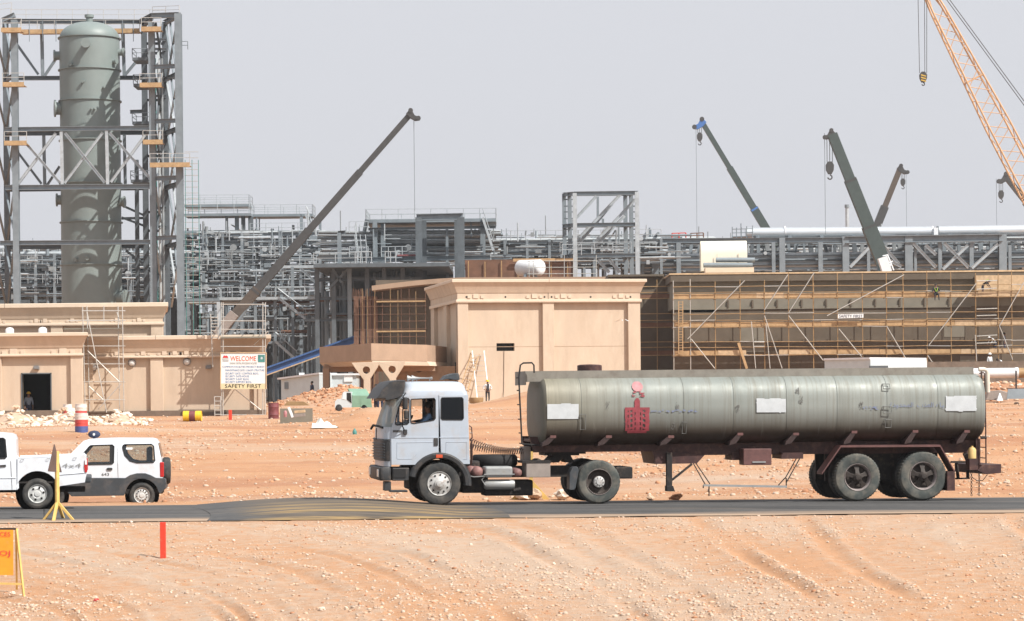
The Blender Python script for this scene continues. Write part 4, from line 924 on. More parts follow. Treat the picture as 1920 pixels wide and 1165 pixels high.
for sx, sy in ((1.0, .3), (1.0, SWD-.75)):
    xx = Q(1385, 300)[0]-.0; MB().box(xx, xx+.12, sy, sy+.42, Q(1000, 560)[1], Q(1000, 300)[1]).build('rear_seat', 'black_plastic', sv, bevel=.05)
    xx = Q(1050, 300)[0]; MB().box(xx, xx+.13, sy, sy+.42, Q(1000, 600)[1], Q(1000, 330)[1]).build('front_seat', 'black_plastic', sv, bevel=.05)
for cx in (rw[0], fwx): MB().lathe([(.425, .06), (.425, .35), (.2, .35)], (cx, 0, rwz), 'y', 24).build('wheel_housing', 'rub_black', sv)
for cx in (rw[0], fwx):
    for y, nr_ in ((.01, True), (SWD-.01, False)): wheel(sv, cx, rwz, y, rwz, .2, 'steel12', near=nr_)
c0 = Q(895, 176, .6)
bc = MB(); bc.lathe([(0, -.10), (.10, -.08), (.15, -.03), (.158, .0), (.15, .03), (.10, .08), (0, .10)], (c0[0], .6, c0[1]), 'z', 24); bcn = bc.build('roof_beacon', 'navy', sv, smooth=60)
MB().lathe([(0, -.165), (.03, -.16), (.04, -.13)], (c0[0], .6, c0[1]), 'y', 12).build('beacon_lens', 'lamp_glass', bcn)
MB().tube((c0[0], .6, c0[1]-.25), (c0[0], .6, c0[1]-.08), .03).build('beacon_stalk', 'black_plastic', bcn)
# ---- pickup, only its rear half stands inside the picture
po_ = W(70.1, 955, 58.5); PF = Frame(po_, YAW, -SLOPE)
pk = thing('pickup_truck', None, 'white double cab pickup with open load bed and red tail lamps', 'pickup', frame=PF)
def K(a, b_, y=0.): return PF.p(*z5(a, b_), y)
PW = 1.72; rw = K(355, 740); rwz = rw[1]; fwx = rw[0]-2.95
zb_, zt_ = K(0, 420)[1], K(0, 165)[1]; yp = lambda z: .16*max(0, (z-zb_)/(zt_-zb_))**1.3
cabo = poly(K, [(-1262, 560), (-1245, 500), (-1150, 445), (-700, 405), (-600, 300), (-490, 192), (-420, 170), (0, 164), (100, 172), (134, 187), (148, 225), (155, 440), (158, 704), (-640, 712)])+archp(fwx, rwz, .43, 8, 172)+poly(K, [(-1220, 715), (-1270, 690)])
wins = [poly(K, [(-520, 400), (-510, 385), (-440, 250), (-425, 225), (-300, 220), (-285, 235), (-285, 400), (-300, 412)]), poly(K, [(-255, 232), (-240, 220), (30, 212), (46, 225), (62, 390), (50, 403), (-240, 410), (-255, 400)])]
for k, o in enumerate(body_side(pk, cabo, wins, yp, PW, 'white_paint', 'cab_side')):
    near = k == 0; Yv = lambda z, d=0.: (yp(z)-d if near else PW-yp(z)+d)
    for w_ in wins:
        MB().plate(w_, [], lambda a, b_, c_: (a, Yv(b_, -.012-.006*c_), b_)).build('door_window', 'window_tint', o)
        MB().path([(a, Yv(b_, .004), b_) for a, b_ in w_+w_[:1]], .016, 5).build('window_seal', 'rub_black', o)
    for pts in ([(94, 200), (102, 440), (115, 700)], [(-270, 200), (-272, 700)]): MB().path([(a, Yv(b_, .003), b_) for a, b_ in poly(K, pts)], .005, 4).build('door_gap', 'dark_void', o)
    for xh in (0, -350): MB().plate(poly(K, [(xh-5, 468), (xh+55, 464), (xh+58, 480), (xh, 486)]), [], lambda a, b_, c_: (a, Yv(b_, .025*c_), b_)).build('door_handle', 'black_plastic', o)
    MB().path([(a, Yv(b_, .004), b_) for a, b_ in poly(K, [(-640, 600), (110, 590), (150, 588)])], .012, 5).build('swage_line', 'white_paint', o)
skin(pk, cabo[1:4], yp, PW, 'white_paint', 'bonnet'); skin(pk, cabo[3:6], yp, PW, 'windscreen', 'windscreen', .02); skin(pk, cabo[5:11], yp, PW, 'white_paint', 'roof'); skin(pk, cabo[10:13], yp, PW, 'white_paint', 'cab_back', .03)
MB().box(K(-1285, 600)[0], K(-1200, 600)[0], 0, PW, K(0, 715)[1], K(0, 560)[1]).build('front_bumper', 'grey_plastic', pk, bevel=.05)
bed = poly(K, [(165, 407), (500, 394), (790, 378), (812, 380), (818, 400), (824, 540), (806, 632), (700, 648), (570, 668), (535, 668)])+archp(rw[0], rwz+.02, .50, 12, 165, 14)+poly(K, [(172, 694), (164, 704)])
for k, o in enumerate(body_side(pk, bed, [], lambda z: .0, PW, 'white_paint', 'bed_side', thick=.06)):
    y = (-.012 if k == 0 else PW+.012)
    MB().path([(a, y+(.03 if k == 0 else -.03), b_) for a, b_ in poly(K, [(166, 400), (500, 388), (800, 373)])], .018, 6).build('bed_rail', 'white_paint', o)
    for a in (215, 460, 715): p = K(a, 405 - (a-215)*.03); MB().path([(p[0]-.03, y, p[1]-.01), (p[0]-.03, y-.03 if k == 0 else y+.03, p[1]-.02), (p[0]+.03, y-.03 if k == 0 else y+.03, p[1]-.02), (p[0]+.03, y, p[1]-.01)], .007, 4).build('tie_hook', 'galv', o)
    a0, a1 = K(795, 412), K(822, 538); MB().plate(poly(K, [(800, 425), (812, 414), (821, 420), (824, 530), (812, 540), (800, 530), (794, 480)]), [], lambda a, b_, c_: (a+.012, y-.01+.12*c_ if k == 0 else y+.01-.12*c_, b_)).build('tail_lamp', 'red_lamp', o)
    a0, a1 = K(802, 416), K(820, 462); MB().box(a0[0]+.012, a1[0]+.012, *((y-.018, y) if k == 0 else (y, y+.018)), a1[1], a0[1]).build('reverse_lamp', 'sign_white', o)
    if k == 0:
        a0, a1 = K(590, 452), K(770, 488); text('4x4', 'galv', o, lambda a, b_, c_: (a0[0]+a, -.02, a1[1]+b_), a1[0]-a0[0], a0[1]-a1[1], 'decal')
        MB().path([(a, -.008, b_) for a, b_ in poly(K, [(540, 560), (700, 548), (800, 540)])], .01, 5).build('swage_line', 'white_paint', o)
xr0, xr1 = K(805, 400)[0], K(165, 400)[0]
MB().box(xr0-.02, xr0+.03, .05, PW-.05, K(800, 600)[1], K(800, 382)[1]).build('tailgate', 'white_paint', pk, bevel=.02)
MB().box(xr1-.02, xr1+.03, .05, PW-.05, K(165, 690)[1], K(165, 410)[1]).build('bed_front', 'white_paint', pk)
MB().box(xr1, xr0, .05, PW-.05, K(400, 640)[1], K(400, 625)[1]).build('bed_floor', 'chassis', pk)
MB().box(K(-1200, 700)[0], xr0, .45, 1.3, K(0, 735)[1], K(0, 690)[1]).build('chassis_frame', 'chassis', pk)
wa = MB(); wa.lathe([(.495, .06), (.495, .4), (.2, .4)], (rw[0], 0, rwz+.02), 'y', 24); wa.build('wheel_housing', 'rub_black', pk)
MB().box(K(800, 600, .05)[0], K(866, 600, .05)[0], .05, PW-.05, K(820, 636)[1], K(820, 572)[1]).build('rear_bumper', 'grey_plastic', pk, bevel=.03)
for cx in (rw[0], fwx):
    for y, nr_ in ((.03, True), (PW-.03, False)): wheel(pk, cx, rwz, y, rwz, .24, 'steel6', near=nr_)
# ---- red marker post
h_ = hit(306, 1047); s_ = S(h_.y)
p_ = MB(); p_.box(h_.x-5/s_, h_.x+5/s_, h_.y-.05, h_.y+.05, h_.z-.1, h_.z+67.5/s_); setp(p_.build('marker_post', 'red_post', bevel=.006), 'plain red square marker post standing in gravel on the near roadside', 'post')
h_ = hit(432, 788, 80); s_ = S(h_.y); p_ = MB(); p_.box(h_.x-3/s_, h_.x+3/s_, h_.y-.05, h_.y+.05, h_.z-.1, h_.z+19/s_); setp(p_.build('marker_post', 'red_post', bevel=.006), 'short red marker post in sand before the welcome sign scaffold', 'post')
# ---- triangular sign on a timber stand, seen from behind
h_ = hit(108, 980); k_ = h_.y
ts = thing('sign_stand', h_, 'triangular warning sign seen from behind on a yellow wooden splayed-leg stand', 'sign')
U = lambda a, b_, dy=0.: W(*z5(a, b_), k_+dy)
MB().bar(U(541, 335), U(545, 850), .075, .06).build('post', 'yellow_wood', ts)
for a, b_, dy in ((505, 1018, -.35), (402, 1006, .05), (612, 1004, .5), (712, 1010, -.05)):
    MB().bar(U(546, 815), U(a, b_, dy), .06, .045).build('leg', 'yellow_wood', ts)
MB().bar(U(480, 1017, -.35), U(555, 1014, -.35), .08, .04).build('foot', 'yellow_wood', ts); MB().bar(U(690, 1017, -.05), U(718, 1017, -.05), .08, .04).build('foot', 'yellow_wood', ts)
MB().bar(U(385, 1014, .05), U(420, 1012, .05), .08, .04).build('foot', 'yellow_wood', ts)
tp = [U(516, 265, -.10), U(455, 528, -.28), U(586, 538, .12)]; nrm = (tp[1]-tp[0]).cross(tp[2]-tp[0]).normalized()*.008
b3 = MB(); ctr = sum(tp, Vector())/3; rim = []
for i in range(3):
    a, c_ = tp[i], tp[(i+1) % 3]; pv = tp[i-1]; rim += [a.lerp(pv, .07), a.lerp(ctr, .025), a.lerp(c_, .07)]
b3.loft([[p+nrm for p in rim], [p-nrm for p in rim]], True, True).build('sign_board', 'board_back', ts)
for a in (415, 425): MB().path([U(a, 880, .1), U(a+3, 1000, .1)], .006, 4).build('tie_wire', 'rub_black', ts)
# ---- orange folding board
z6 = zoom(0, 940, 4.0); h_ = hit(46, 1120); k_ = h_.y
og = thing('folding_sign', h_, 'orange folding a-frame site sign with red letters at roadside', 'sign')
V = lambda a, b_, dy=0.: W(*z6(a, b_), k_+dy)
wid = 520
MB().plate([(-wid+100, 555), (100, 555), (100, 215), (-wid+100, 215)], [], lambda a, b_, c_: V(a, b_, .02-.02*c_+.10*(b_-555)/-340)).build('panel', 'orange_sign', og)
for x in (128, -wid+70):
    s_ = 1 if x > 0 else -1
    MB().bar(V(123, 205, .12) if s_ > 0 else V(-wid+75, 205, .12), V(180, 725, 0) if s_ > 0 else V(-wid+20, 725, 0), .028).build('front_leg', 'yellow_wood', og)
    MB().bar(V(120, 208, .14) if s_ > 0 else V(-wid+78, 208, .14), V(126, 660, .75) if s_ > 0 else V(-wid+70, 660, .75), .028).build('back_leg', 'yellow_wood', og)
MB().bar(V(-wid+70, 208, .12), V(126, 208, .12), .028).build('top_bar', 'rim_brown', og); MB().bar(V(-wid+20, 604, .02), V(166, 622, .02), .028).build('cross_bar', 'yellow_wood', og)
def sgn(s_, a0, a1, b0, b1):
    p, q = V(a0, b1), V(a1, b0); off = lambda b_: -.012
    text(s_, 'sign_red', og, lambda a, b_, c_: V(a0+a, b1-b_, .10*((b1-b_)-555)/-340-.012), a1-a0, b1-b0)
sgn('CES', -2, 78, 230, 265); sgn('OJ', -5, 76, 370, 420)
h_ = hit(22, 1115); rk = MB()
# ---- drums
def drum(px, py, mats, label, r=.29, h=.88, lying=False, rz=0., base=None):
    p = base or hit(px, py, 80); b = MB(); n_ = len(mats); pr = []
    for i in range(n_):
        z0, z1_ = h*i/n_, h*(i+1)/n_; seg = [(r, z0), (r, z0+(z1_-z0)*.45), (r*1.035, z0+(z1_-z0)*.5), (r, z0+(z1_-z0)*.55), (r, z1_)]
        if i == 0: seg = [(0, 0), (r*.97, 0), (r*1.03, .012)]+seg
        if i == n_-1: seg = seg+[(r*1.03, h-.012), (r*.97, h), (r*.94, h-.02), (0, h-.02)]
        b.lathe(seg, (0, 0, 0), 'z', 28, i)
    o = b.build('oil_drum', mats, None, smooth=30); o.location = p+Vector((0, 0, r if lying else -.02))
    if lying: o.rotation_euler = (R(90), 0, R(90)+rz); o.location = p+Vector((-h/2, 0, r-.02))
    setp(o, label, 'drum'); return o
drum(153, 811, ['drum_blue', 'drum_red', 'drum_white'], 'drum banded blue, red and white before the rubble heap')
p_ = hit(153, 811, 80); q_ = W(151, 780, p_.y+14); q_.z = gz(q_.x, q_.y)
drum(0, 0, ['drum_red', 'drum_white'], 'drum with white top half standing in the rubble behind the blue banded drum', base=W(152, 783, 128), h=.7)
drum(0, 0, ['drum_red', 'drum_white'], 'small red drum with a white lid beside the dark doorway', base=W(127, 779, 138), r=.23, h=.62)
drum(361, 790, ['drum_yellow', 'drum_maroon', 'drum_yellow'], 'yellow drum with a maroon band lying on its side on sand', lying=True, h=1.0)
drum(513, 785, ['drum_maroon', 'drum_maroon'], 'plain maroon drum by the end of the beige wall')
# ================================================================== buildings
def cornice(par, x0, x1, y0, y1, zs, zf, zc0, zc1, zt, over, e=.0, m='stucco', mt='stucco_trim', ornaments=(), joints=(), sk=0.):
    """string course zs..zf, frieze zf..zc0, cove zc0..zc1, slab zc1..zt around a rectangle"""
    MB().ringloft(x0, x1, y0, y1, [(zs, e), (zs, e+.09), (zs+(zf-zs)*.35, e+.11), (zf-.01, e+.09), (zf, e+.02)], 0, sk).build('string_course', mt, par)
    MB().ringloft(x0, x1, y0, y1, [(zf-.05, e), (zc0+.01, e)], 0, sk).build('frieze', m, par)
    n = 7; pr = [(zc0-.03, e), (zc0-.03, e+.04)]
    for i in range(n+1):
        t = i/n; pr.append((zc0+(zc1-zc0)*t, e+.05+(over-.10)*(t*.75+.25*t*t)))
    MB().ringloft(x0, x1, y0, y1, pr, 0, sk).build('cove', m, par, smooth=30)
    MB().ringloft(x0, x1, y0, y1, [(zc1-.02, e), (zc1-.02, e+over), (zt-.03, e+over), (zt, e+over-.03)], 0, sk).build('cornice_slab', mt, par)
    for a, b_, h0, h1 in ornaments: MB().box(a, b_, y0-e-.07, y0-e+.02, h0, h1).build('dentil', mt, par)
    for a in joints: MB().box(a-.012, a+.012, y0-e-over-.004, y0-e-over+.1, zc1-.03, zt+.004).build('joint', 'plinth', par)
def pilaster(par, a, b_, yf, e, z0, z1): return MB().box(a, b_, yf-e, yf+.05, z0, z1).build('pilaster', 'stucco', par, bevel=.015)
def steps(xc, z0, h, w):   # stepped ornament: three raised teeth of different width
    return [(xc-w*1.6, xc-w*1.0, z0, z0+h*.6), (xc-w*.5, xc+w*.5, z0, z0+h), (xc+w*1.0, xc+w*1.6, z0, z0+h*.6)]
def wall_lamp(px, py, Y, label, round_=True):
    p = W(px, py, Y)
    if round_:
        b = MB(); b.lathe([(0, -.20), (.10, -.19), (.16, -.15), (.20, -.09), (.20, -.06)], p, 'y', 20, 1); b.lathe([(.20, -.10), (.235, -.09), (.235, .0), (0, 0)], p, 'y', 20, 0)
        o = b.build('bulkhead_lamp', ['lamp_grey', 'lamp_glass'], smooth=40)
    else:
        b = MB(); b.plate([(-.17, -.12), (.17, -.12), (.17, .05), (.13, .10), (-.13, .10), (-.17, .05)], [], lambda a, c_, d_: (p.x+a, p.y-.18*d_, p.z+c_)); b.box(p.x-.13, p.x+.13, p.y-.2, p.y-.17, p.z-.09, p.z+.02)
        o = b.build('wall_lamp', 'lamp_grey', bevel=.01)
    setp(o, label, 'lamp')
zA = zoom(0, 560, 4.315); zB = zoom(240, 570, 5.064)
def wa(a, b_, Y): return W(*zA(a, b_), Y)
def wb(a, b_, Y): return W(*zB(a, b_), Y)
GB = W(100, 790, 150).z
# --- front-left block with the dark doorway
Y1 = 150; e = .22
lb1 = thing('guard_building', (W(80, 775, Y1).x, Y1, GB), 'low beige stucco building with dark open doorway and moulded cornice', 'building')
xR = wa(672, 600, Y1).x; xL = xR-9.5; z = lambda b_, a=350: wa(a, b_, Y1).z
dr0, dr1 = wa(180, 612, Y1), wa(412, 930, Y1)
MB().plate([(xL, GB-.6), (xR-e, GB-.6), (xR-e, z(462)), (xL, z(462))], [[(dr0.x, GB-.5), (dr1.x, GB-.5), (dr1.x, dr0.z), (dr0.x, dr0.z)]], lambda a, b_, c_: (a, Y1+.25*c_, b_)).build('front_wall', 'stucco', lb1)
MB().loft([[(xR-e-.25-k*1.5, Y1+.25+k*8.75, GB-.6), (xR-e-k*1.5, Y1+.25+k*8.75, GB-.6), (xR-e-k*1.5, Y1+.25+k*8.75, z(462)), (xR-e-.25-k*1.5, Y1+.25+k*8.75, z(462))] for k in (0, 1)], True, True).build('side_wall', 'stucco', lb1); MB().box(xL, xL+.25, Y1+.25, Y1+9, GB-.6, z(462)).build('side_wall', 'stucco', lb1); MB().box(xL+.25, xR-e-1.2, Y1+6, Y1+6.2, GB-.6, z(470)-.01).build('inner_wall', 'dark_void', lb1); MB().box(xL+.25, xR-e-1.2, Y1+.26, Y1+6, GB-.2, GB-.05).build('floor_slab', 'plinth', lb1)  # inner wall painted black to give the dark of the unlit room
MB().ringloft(xL, xR-e, Y1+.26, Y1+9, [(z(470), 0), (z(450), 0)], 0, .17).build('roof_slab', 'stucco', lb1)
for a, b_ in ((575, 672), (-130, 15)): pilaster(lb1, wa(a, 500, Y1).x, wa(b_, 500, Y1).x, Y1, e, GB-.6, z(466))
fr0 = MB(); d_ = .06
for p in ((dr0.x-d_, dr0.x, GB-.5, dr0.z+d_), (dr1.x, dr1.x+d_, GB-.5, dr0.z+d_), (dr0.x-d_, dr1.x+d_, dr0.z, dr0.z+d_)): fr0.box(p[0], p[1], Y1-.05, Y1+.2, p[2], p[3])
fr0.build('door_frame', 'steel_dark', lb1)
MB().box(xL, xR+.02, Y1-e-.03, Y1-e+.4, GB-.6, z(905)).build('plinth', 'plinth', lb1)
orn = []
for a in (85, 485, -300): orn += steps(wa(a+30, 430, Y1).x, z(447), z(405)-z(447), .42)
cornice(lb1, xL, xR, Y1-e, Y1+9, z(468), z(446), z(395), z(302), z(278), .40, 0, ornaments=orn, sk=.17)
MB().box(wa(225, 190, Y1+4).x, wa(240, 190, Y1+4).x, Y1+4, Y1+4.4, z(282)-.2, z(262)).build('roof_curb', 'stucco_trim', lb1)
wall_lamp(*zA(297, 558), Y1, 'rectangular grey lamp above the dark doorway', False)
for k, (a, b_) in enumerate(((78, 265), (345, 262))):
    p = wa(a, b_, Y1+5); o = MB(); o.lathe([(0, -.25), (.26, -.25), (.26, .1), (.18, .2), (0, .24)], p, 'z', 12); setp(o.build('roof_vent', 'cabin_white', smooth=40), ('white capped vent on the low roof over the doorway', 'white squat vent on the low roof near its corner')[k], 'vent')
# --- middle block
Y2 = 153.0
lb2 = thing('gate_building', (W(330, 780, Y2).x, Y2, GB), 'beige stucco wall block with round lamps behind the welcome sign', 'building')
xL2, xR2 = xR-1, wb(1306, 500, Y2).x; z2_ = lambda b_, a=500: wb(a, b_, Y2).z
MB().ringloft(xL2, xR2-e, Y2, Y2+8, [(GB-.8, 0), (z2_(508), 0)], 0, .11).build('front_wall', 'stucco', lb2)
for a, b_ in ((215, 335), (1195, 1306), (-420, -330)): pilaster(lb2, wb(a, 500, Y2).x, wb(b_, 500, Y2).x, Y2, e, GB-.8, z2_(515))
MB().box(xL2, xR2+.02, Y2-e-.03, Y2, GB-.8, z2_(1012)).build('plinth', 'plinth', lb2)
orn = []
for a in (-100, 150, 350, 450, 560, 950, 1050): orn += steps(wb(a, 460, Y2).x, z2_(484), z2_(450)-z2_(484), .26)
cornice(lb2, xL2, xR2, Y2-e, Y2+8, z2_(512), z2_(488), z2_(448), z2_(335), z2_(302), .40, 0, ornaments=orn, joints=(wb(275, 310, Y2).x,), sk=.11)
wall_lamp(*zB(38, 560), Y2, 'round white bulkhead lamp beside the scaffold tower'); wall_lamp(*zB(560, 550), Y2, 'round white bulkhead lamp with a long shadow, left of the welcome sign'); wall_lamp(175, 689, Y2, 'round white bulkhead lamp seen through the scaffold tower')
wall_lamp(*zB(766, 598), Y2, 'rectangular brown lamp close to the welcome sign', False)
# --- rear, taller block
Y3 = 164
lb3 = thing('rear_building', (W(120, 780, Y3).x, Y3, GB), 'taller beige stucco block with deep cornice rising behind the low roofs', 'building')
xR3 = W(306.5, 620, Y3).x; xL3 = xR3-14; z3_ = lambda b_: wa(400, b_, Y3).z
MB().ringloft(xL3, xR3-e, Y3, Y3+10, [(GB-.6, 0), (z3_(215), 0)], 0, .15).build('front_wall', 'stucco', lb3)
for a, b_ in ((415, 510), (1225, 1322), (-480, -390)): pilaster(lb3, wa(a, 250, Y3).x, min(xR3, wa(b_, 250, Y3).x), Y3, e, GB-.6, z3_(214))
orn = []
for a in (300, 370, 590, 1130, 0, 950): orn += steps(wa(a, 180, Y3).x, z3_(196), z3_(165)-z3_(196), .24)
cornice(lb3, xL3, xR3, Y3-e, Y3+10, z3_(222), z3_(198), z3_(160), z3_(72), z3_(42), .40, 0, ornaments=orn, joints=(wa(52, 60, Y3).x,), sk=.15)
# --- scaffold tower on the left building
def tube_set(par, segs, m, r=.026, name='tube'):
    for s in segs: stick(s[2] if len(s) > 2 else name, 'rod', m, par, s[0], s[1], r)
YS = 151.0
stw = thing('scaffold_tower', (W(195, 780, YS).x, YS, GB), 'narrow galvanised scaffold tower against the beige building with a leaning pole', 'scaffold')
A_ = lambda a, b_, dy=0.: wa(a, b_, YS+dy)
sg = []
for a0, a1 in ((668, 690), (990, 1003)):
    for dy in (0, 1.3): sg.append((A_(a0+(35 if dy else 0)*(1 if a0 < 800 else -1), 62, dy), A_(a1+(35 if dy else 0)*(1 if a0 < 800 else -1), 915, dy), 'standard'))
for b_ in (100, 178, 385, 530, 675, 820):
    for dy in (0, 1.3): sg.append((A_(662, b_, dy), A_(1000, b_, dy), 'ledger'))
    for a in (672, 992): sg.append((A_(a, b_, 0), A_(a+20, b_, 1.3), 'transom'))
sg += [(A_(705, 420), A_(965, 675), 'brace'), (A_(720, 710), A_(835, 820), 'brace'), (A_(980, 690), A_(790, 900), 'brace'), (A_(840, 60), A_(840, 190), 'guard_post'), (A_(703, 108, -.3), A_(862, 922, -.3), 'leaning_pole'), (A_(550, 180), A_(700, 178), 'ledger'), (A_(945, 110, .5), A_(975, 210, .5), 'brace')]
tube_set(stw, sg, 'scaf_galv', .030)
for k in range(4): p, q = A_(520+20*k, 246, .15+.32*k), A_(995, 242, .15+.32*k); stick('plank', 'box', 'render_grey', stw, p, q, .28, .06)
# --- welcome sign on its scaffold
YW = 150.9
ws = thing('sign_scaffold', (W(455, 780, YW).x, YW, GB), 'galvanised scaffold frame carrying the welcome board', 'scaffold')
B_ = lambda a, b_, dy=0.: wb(a, b_, YW+dy)
sg = []
for a in (903, 1280):
    for dy in (0, 1.5): sg.append((B_(a+(-18 if a < 1000 else 25)*(dy > 0), -15, dy), B_(a+(-14 if a < 1000 else 22)*(dy > 0), 1080, dy), 'standard'))
for b_ in (5, 162, 243, 406, 1055):
    for dy in (0, 1.5): sg.append((B_(880, b_, dy), B_(1305, b_, dy), 'ledger'))
    for a in (903, 1280): sg.append((B_(a, b_, 0), B_(a+5, b_, 1.5), 'transom'))
sg += [(B_(1020, 815, .7), B_(1262, 1010, .7), 'brace'), (B_(785, 98, .8), B_(805, 600, .8), 'ladder_rail'), (B_(852, 98, .8), B_(862, 340, .8), 'ladder_rail'), (B_(820, 880), B_(824, 1065), 'ladder_rail'), (B_(878, 880), B_(882, 1065), 'ladder_rail'), (B_(1195, 390, .4), B_(1330, 260, .4), 'brace')]
for b_ in (130, 160, 190, 220, 255, 290, 320): sg.append((B_(788, b_, .8), B_(856, b_, .8), 'rung'))
for b_ in (882, 925, 970, 1010, 1050): sg.append((B_(821, b_), B_(880, b_), 'rung'))
tube_set(ws, sg, 'scaf_galv', .028)
for k in range(4): stick('plank', 'box', 'render_grey', ws, B_(880, 322, .1+.4*k), B_(1308, 318, .1+.4*k), .36, .09)
stick('sheet_post', 'box', 'steel_pale', ws, B_(858, -20, 1.0), B_(868, 300, 1.0), .2, .05)
YB = YW-.12; zW = zoom(400, 655, 14.56)
wsb = thing('welcome_board', W(457, 730, YB), 'white welcome board with blue list and safety first strip', 'sign')
def C_(a, b_, dy=0.): return W(*zW(a, b_), YB+dy)
MB().plate([(205, 940), (1430, 940), (1430, 110), (205, 110)], [], lambda a, b_, c_: C_(a, b_, .04*c_)).build('board', 'sign_white', wsb)
MB().plate([(200, 1088), (1425, 1088), (1425, 938), (200, 938)], [], lambda a, b_, c_: C_(a, b_, .04*c_)).build('safety_strip', 'sign_cream', wsb)
for p in (((195, 95), (1445, 95)), ((195, 95), (195, 1090)), ((1440, 95), (1440, 1090))): MB().bar(C_(*p[0], -.01), C_(*p[1], -.01), .05).build('board_edge', 'plank_dusty', wsb)
def wt(s_, a0, a1, b0, b1, m): text(s_, m, wsb, lambda a, b_, c_: C_(a0+a, b1-b_, -.012), a1-a0, b1-b0)
wt('WELCOME', 465, 1170, 188, 322, 'sign_orange'); wt('KHURAIS CENTRAL PROCESSING FACILITIES', 450, 1190, 358, 412, 'render_grey')
wt('COMMON FACILITIES PROJECT BI-8034', 245, 1392, 455, 520, 'sign_blue'); wt('MAIN ENTRANCE GATE / CANOPY STRUCTURE', 325, 1390, 548, 602, 'sign_blue'); wt('SECURITY GATE / CONTROL BLDG.', 330, 1240, 635, 690, 'sign_blue')
wt('SECURITY GATE-HOUSE', 330, 975, 712, 765, 'sign_blue'); wt('SECURITY X-RAY BLDG.', 330, 980, 788, 842, 'sign_blue'); wt('SECURITY SUPPORT BLDG.', 330, 1050, 865, 920, 'sign_blue'); wt('SAFETY FIRST', 320, 1305, 955, 1055, 'sign_black')
MB().plate([(250, 235), (405, 235), (400, 200), (370, 185), (350, 165), (320, 190), (300, 165), (275, 190)], [], lambda a, b_, c_: C_(a, b_, -.012*c_)).build('logo', 'sign_red', wsb)
MB().plate([(240, 278), (420, 268), (420, 258), (240, 262)], [], lambda a, b_, c_: C_(a, b_, -.012*c_)).build('logo_rule', 'render_grey', wsb); MB().plate([(250, 335), (415, 335), (415, 305), (250, 305)], [], lambda a, b_, c_: C_(a, b_, -.006*c_)).build('logo_strip', 'galv', wsb)
MB().plate([(1218, 355), (1405, 355), (1405, 155), (1218, 155)], [], lambda a, b_, c_: C_(a, b_, -.012*c_)).build('logo_square', 'sign_green', wsb)
st8 = [(1320+r_*math.cos(a), 245+r_*1.05*math.sin(a)) for i in range(16) for a, r_ in [(i*math.pi/8, 52 if i % 2 == 0 else 20)]]
MB().plate(st8, [], lambda a, b_, c_: C_(a, b_, -.012-.01*c_)).build('logo_star', 'cabin', wsb)

# ------------------------------------------------------------------ centre building (turned a little)
CF = Frame(W(859, 762, 190), R(10)); zC = zoom(780, 340, 2.773)
cb_ = thing('control_building', None, 'tall beige stucco building with moulded cornice, one slot window and a leaning ladder', 'building', frame=CF)
def N(a, b_, y=0.): return CF.p(*zC(a, b_), y)
xl, xr_ = N(216, 700)[0], N(1166, 700)[0]; zn = lambda b_, a=700: N(a, b_)[1]
DP = 14; e = .30; zb0 = -1.5
wx0, wz1 = N(422, 842); wx1, wz0 = N(516, 882)
MB().plate([(xl, zb0), (xr_, zb0), (xr_, zn(630)), (xl, zn(630))], [[(wx0, wz0), (wx1, wz0), (wx1, wz1), (wx0, wz1)]], lambda a, b_, c_: (a, e+.35*c_, b_)).build('front_wall', 'stucco', cb_)
MB().box(wx0-.3, wx1+.3, e+.5, e+.8, wz0-.3, wz1+.3).build('window_backing', 'dark_void', cb_)  # black backing in place of the unlit room behind the slot
MB().box(xr_-.4, xr_-e, e+.35, DP, zb0, zn(630)).build('side_wall', 'stucco', cb_); MB().box(xl+e, xl+e+.35, e+.35, DP, zb0, zn(630)).build('side_wall', 'stucco', cb_); MB().box(xl+e, xr_-e, DP-.3, DP, zb0, zn(630)).build('back_wall', 'stucco', cb_)
MB().box(xl+e, xr_-e, e, DP, zn(630), zn(560)).build('roof_slab', 'stucco', cb_)
for a, b_ in ((216, 272), (659, 718), (1103, 1166)): MB().box(N(a, 700)[0], N(b_, 700)[0], 0, e+.02, zb0, zn(628)).build('pilaster', 'stucco', cb_, bevel=.02)
for y0, y1 in ((0, .9), (5.6, 7.2), (12.2, DP)): MB().box(xl, xl+e+.02, y0+.003, y1, zb0, zn(628)).build('pilaster', 'stucco', cb_, bevel=.02)
orn = []
for a in (310, 615, 765, 1065): orn += steps(N(a, 600)[0], zn(608), zn(585)-zn(608), .38)
cornice(cb_, xl, xr_, 0, DP, zn(630), zn(613), zn(578), zn(524), zn(510), .44, 0, ornaments=orn, joints=(N(687, 560)[0],))
MB().box(N(687, 560)[0]-.02, N(687, 560)[0]+.02, -.012, .0, zn(612), zn(578)).build('joint', 'plinth', cb_)
for a, b_ in ((274, 657), (720, 1101)): MB().box(N(a, 860)[0], N(b_, 860)[0], e-.006, e+.01, zn(859)-.02, zn(859)+.02).build('render_joint', 'stucco_stain', cb_)
for a in (262, 318, 465, 612, 668, 705, 763, 908, 1060, 1115): p = N(a, 602); MB().tube((p[0], -.012, p[1]), (p[0], .02, p[1]), .07, n=10).build('tie_hole', 'dark_void', cb_)
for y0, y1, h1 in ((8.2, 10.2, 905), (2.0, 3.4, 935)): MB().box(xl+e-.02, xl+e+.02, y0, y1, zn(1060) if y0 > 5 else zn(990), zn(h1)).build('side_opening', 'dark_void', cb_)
p = N(461, 882); MB().path([(p[0], e-.03, p[1]), (p[0]-.06, e-.03, p[1]-3), (p[0]-.1, e-.2, zn(1130))], .02, 5).build('hanging_cable', 'plinth', cb_)
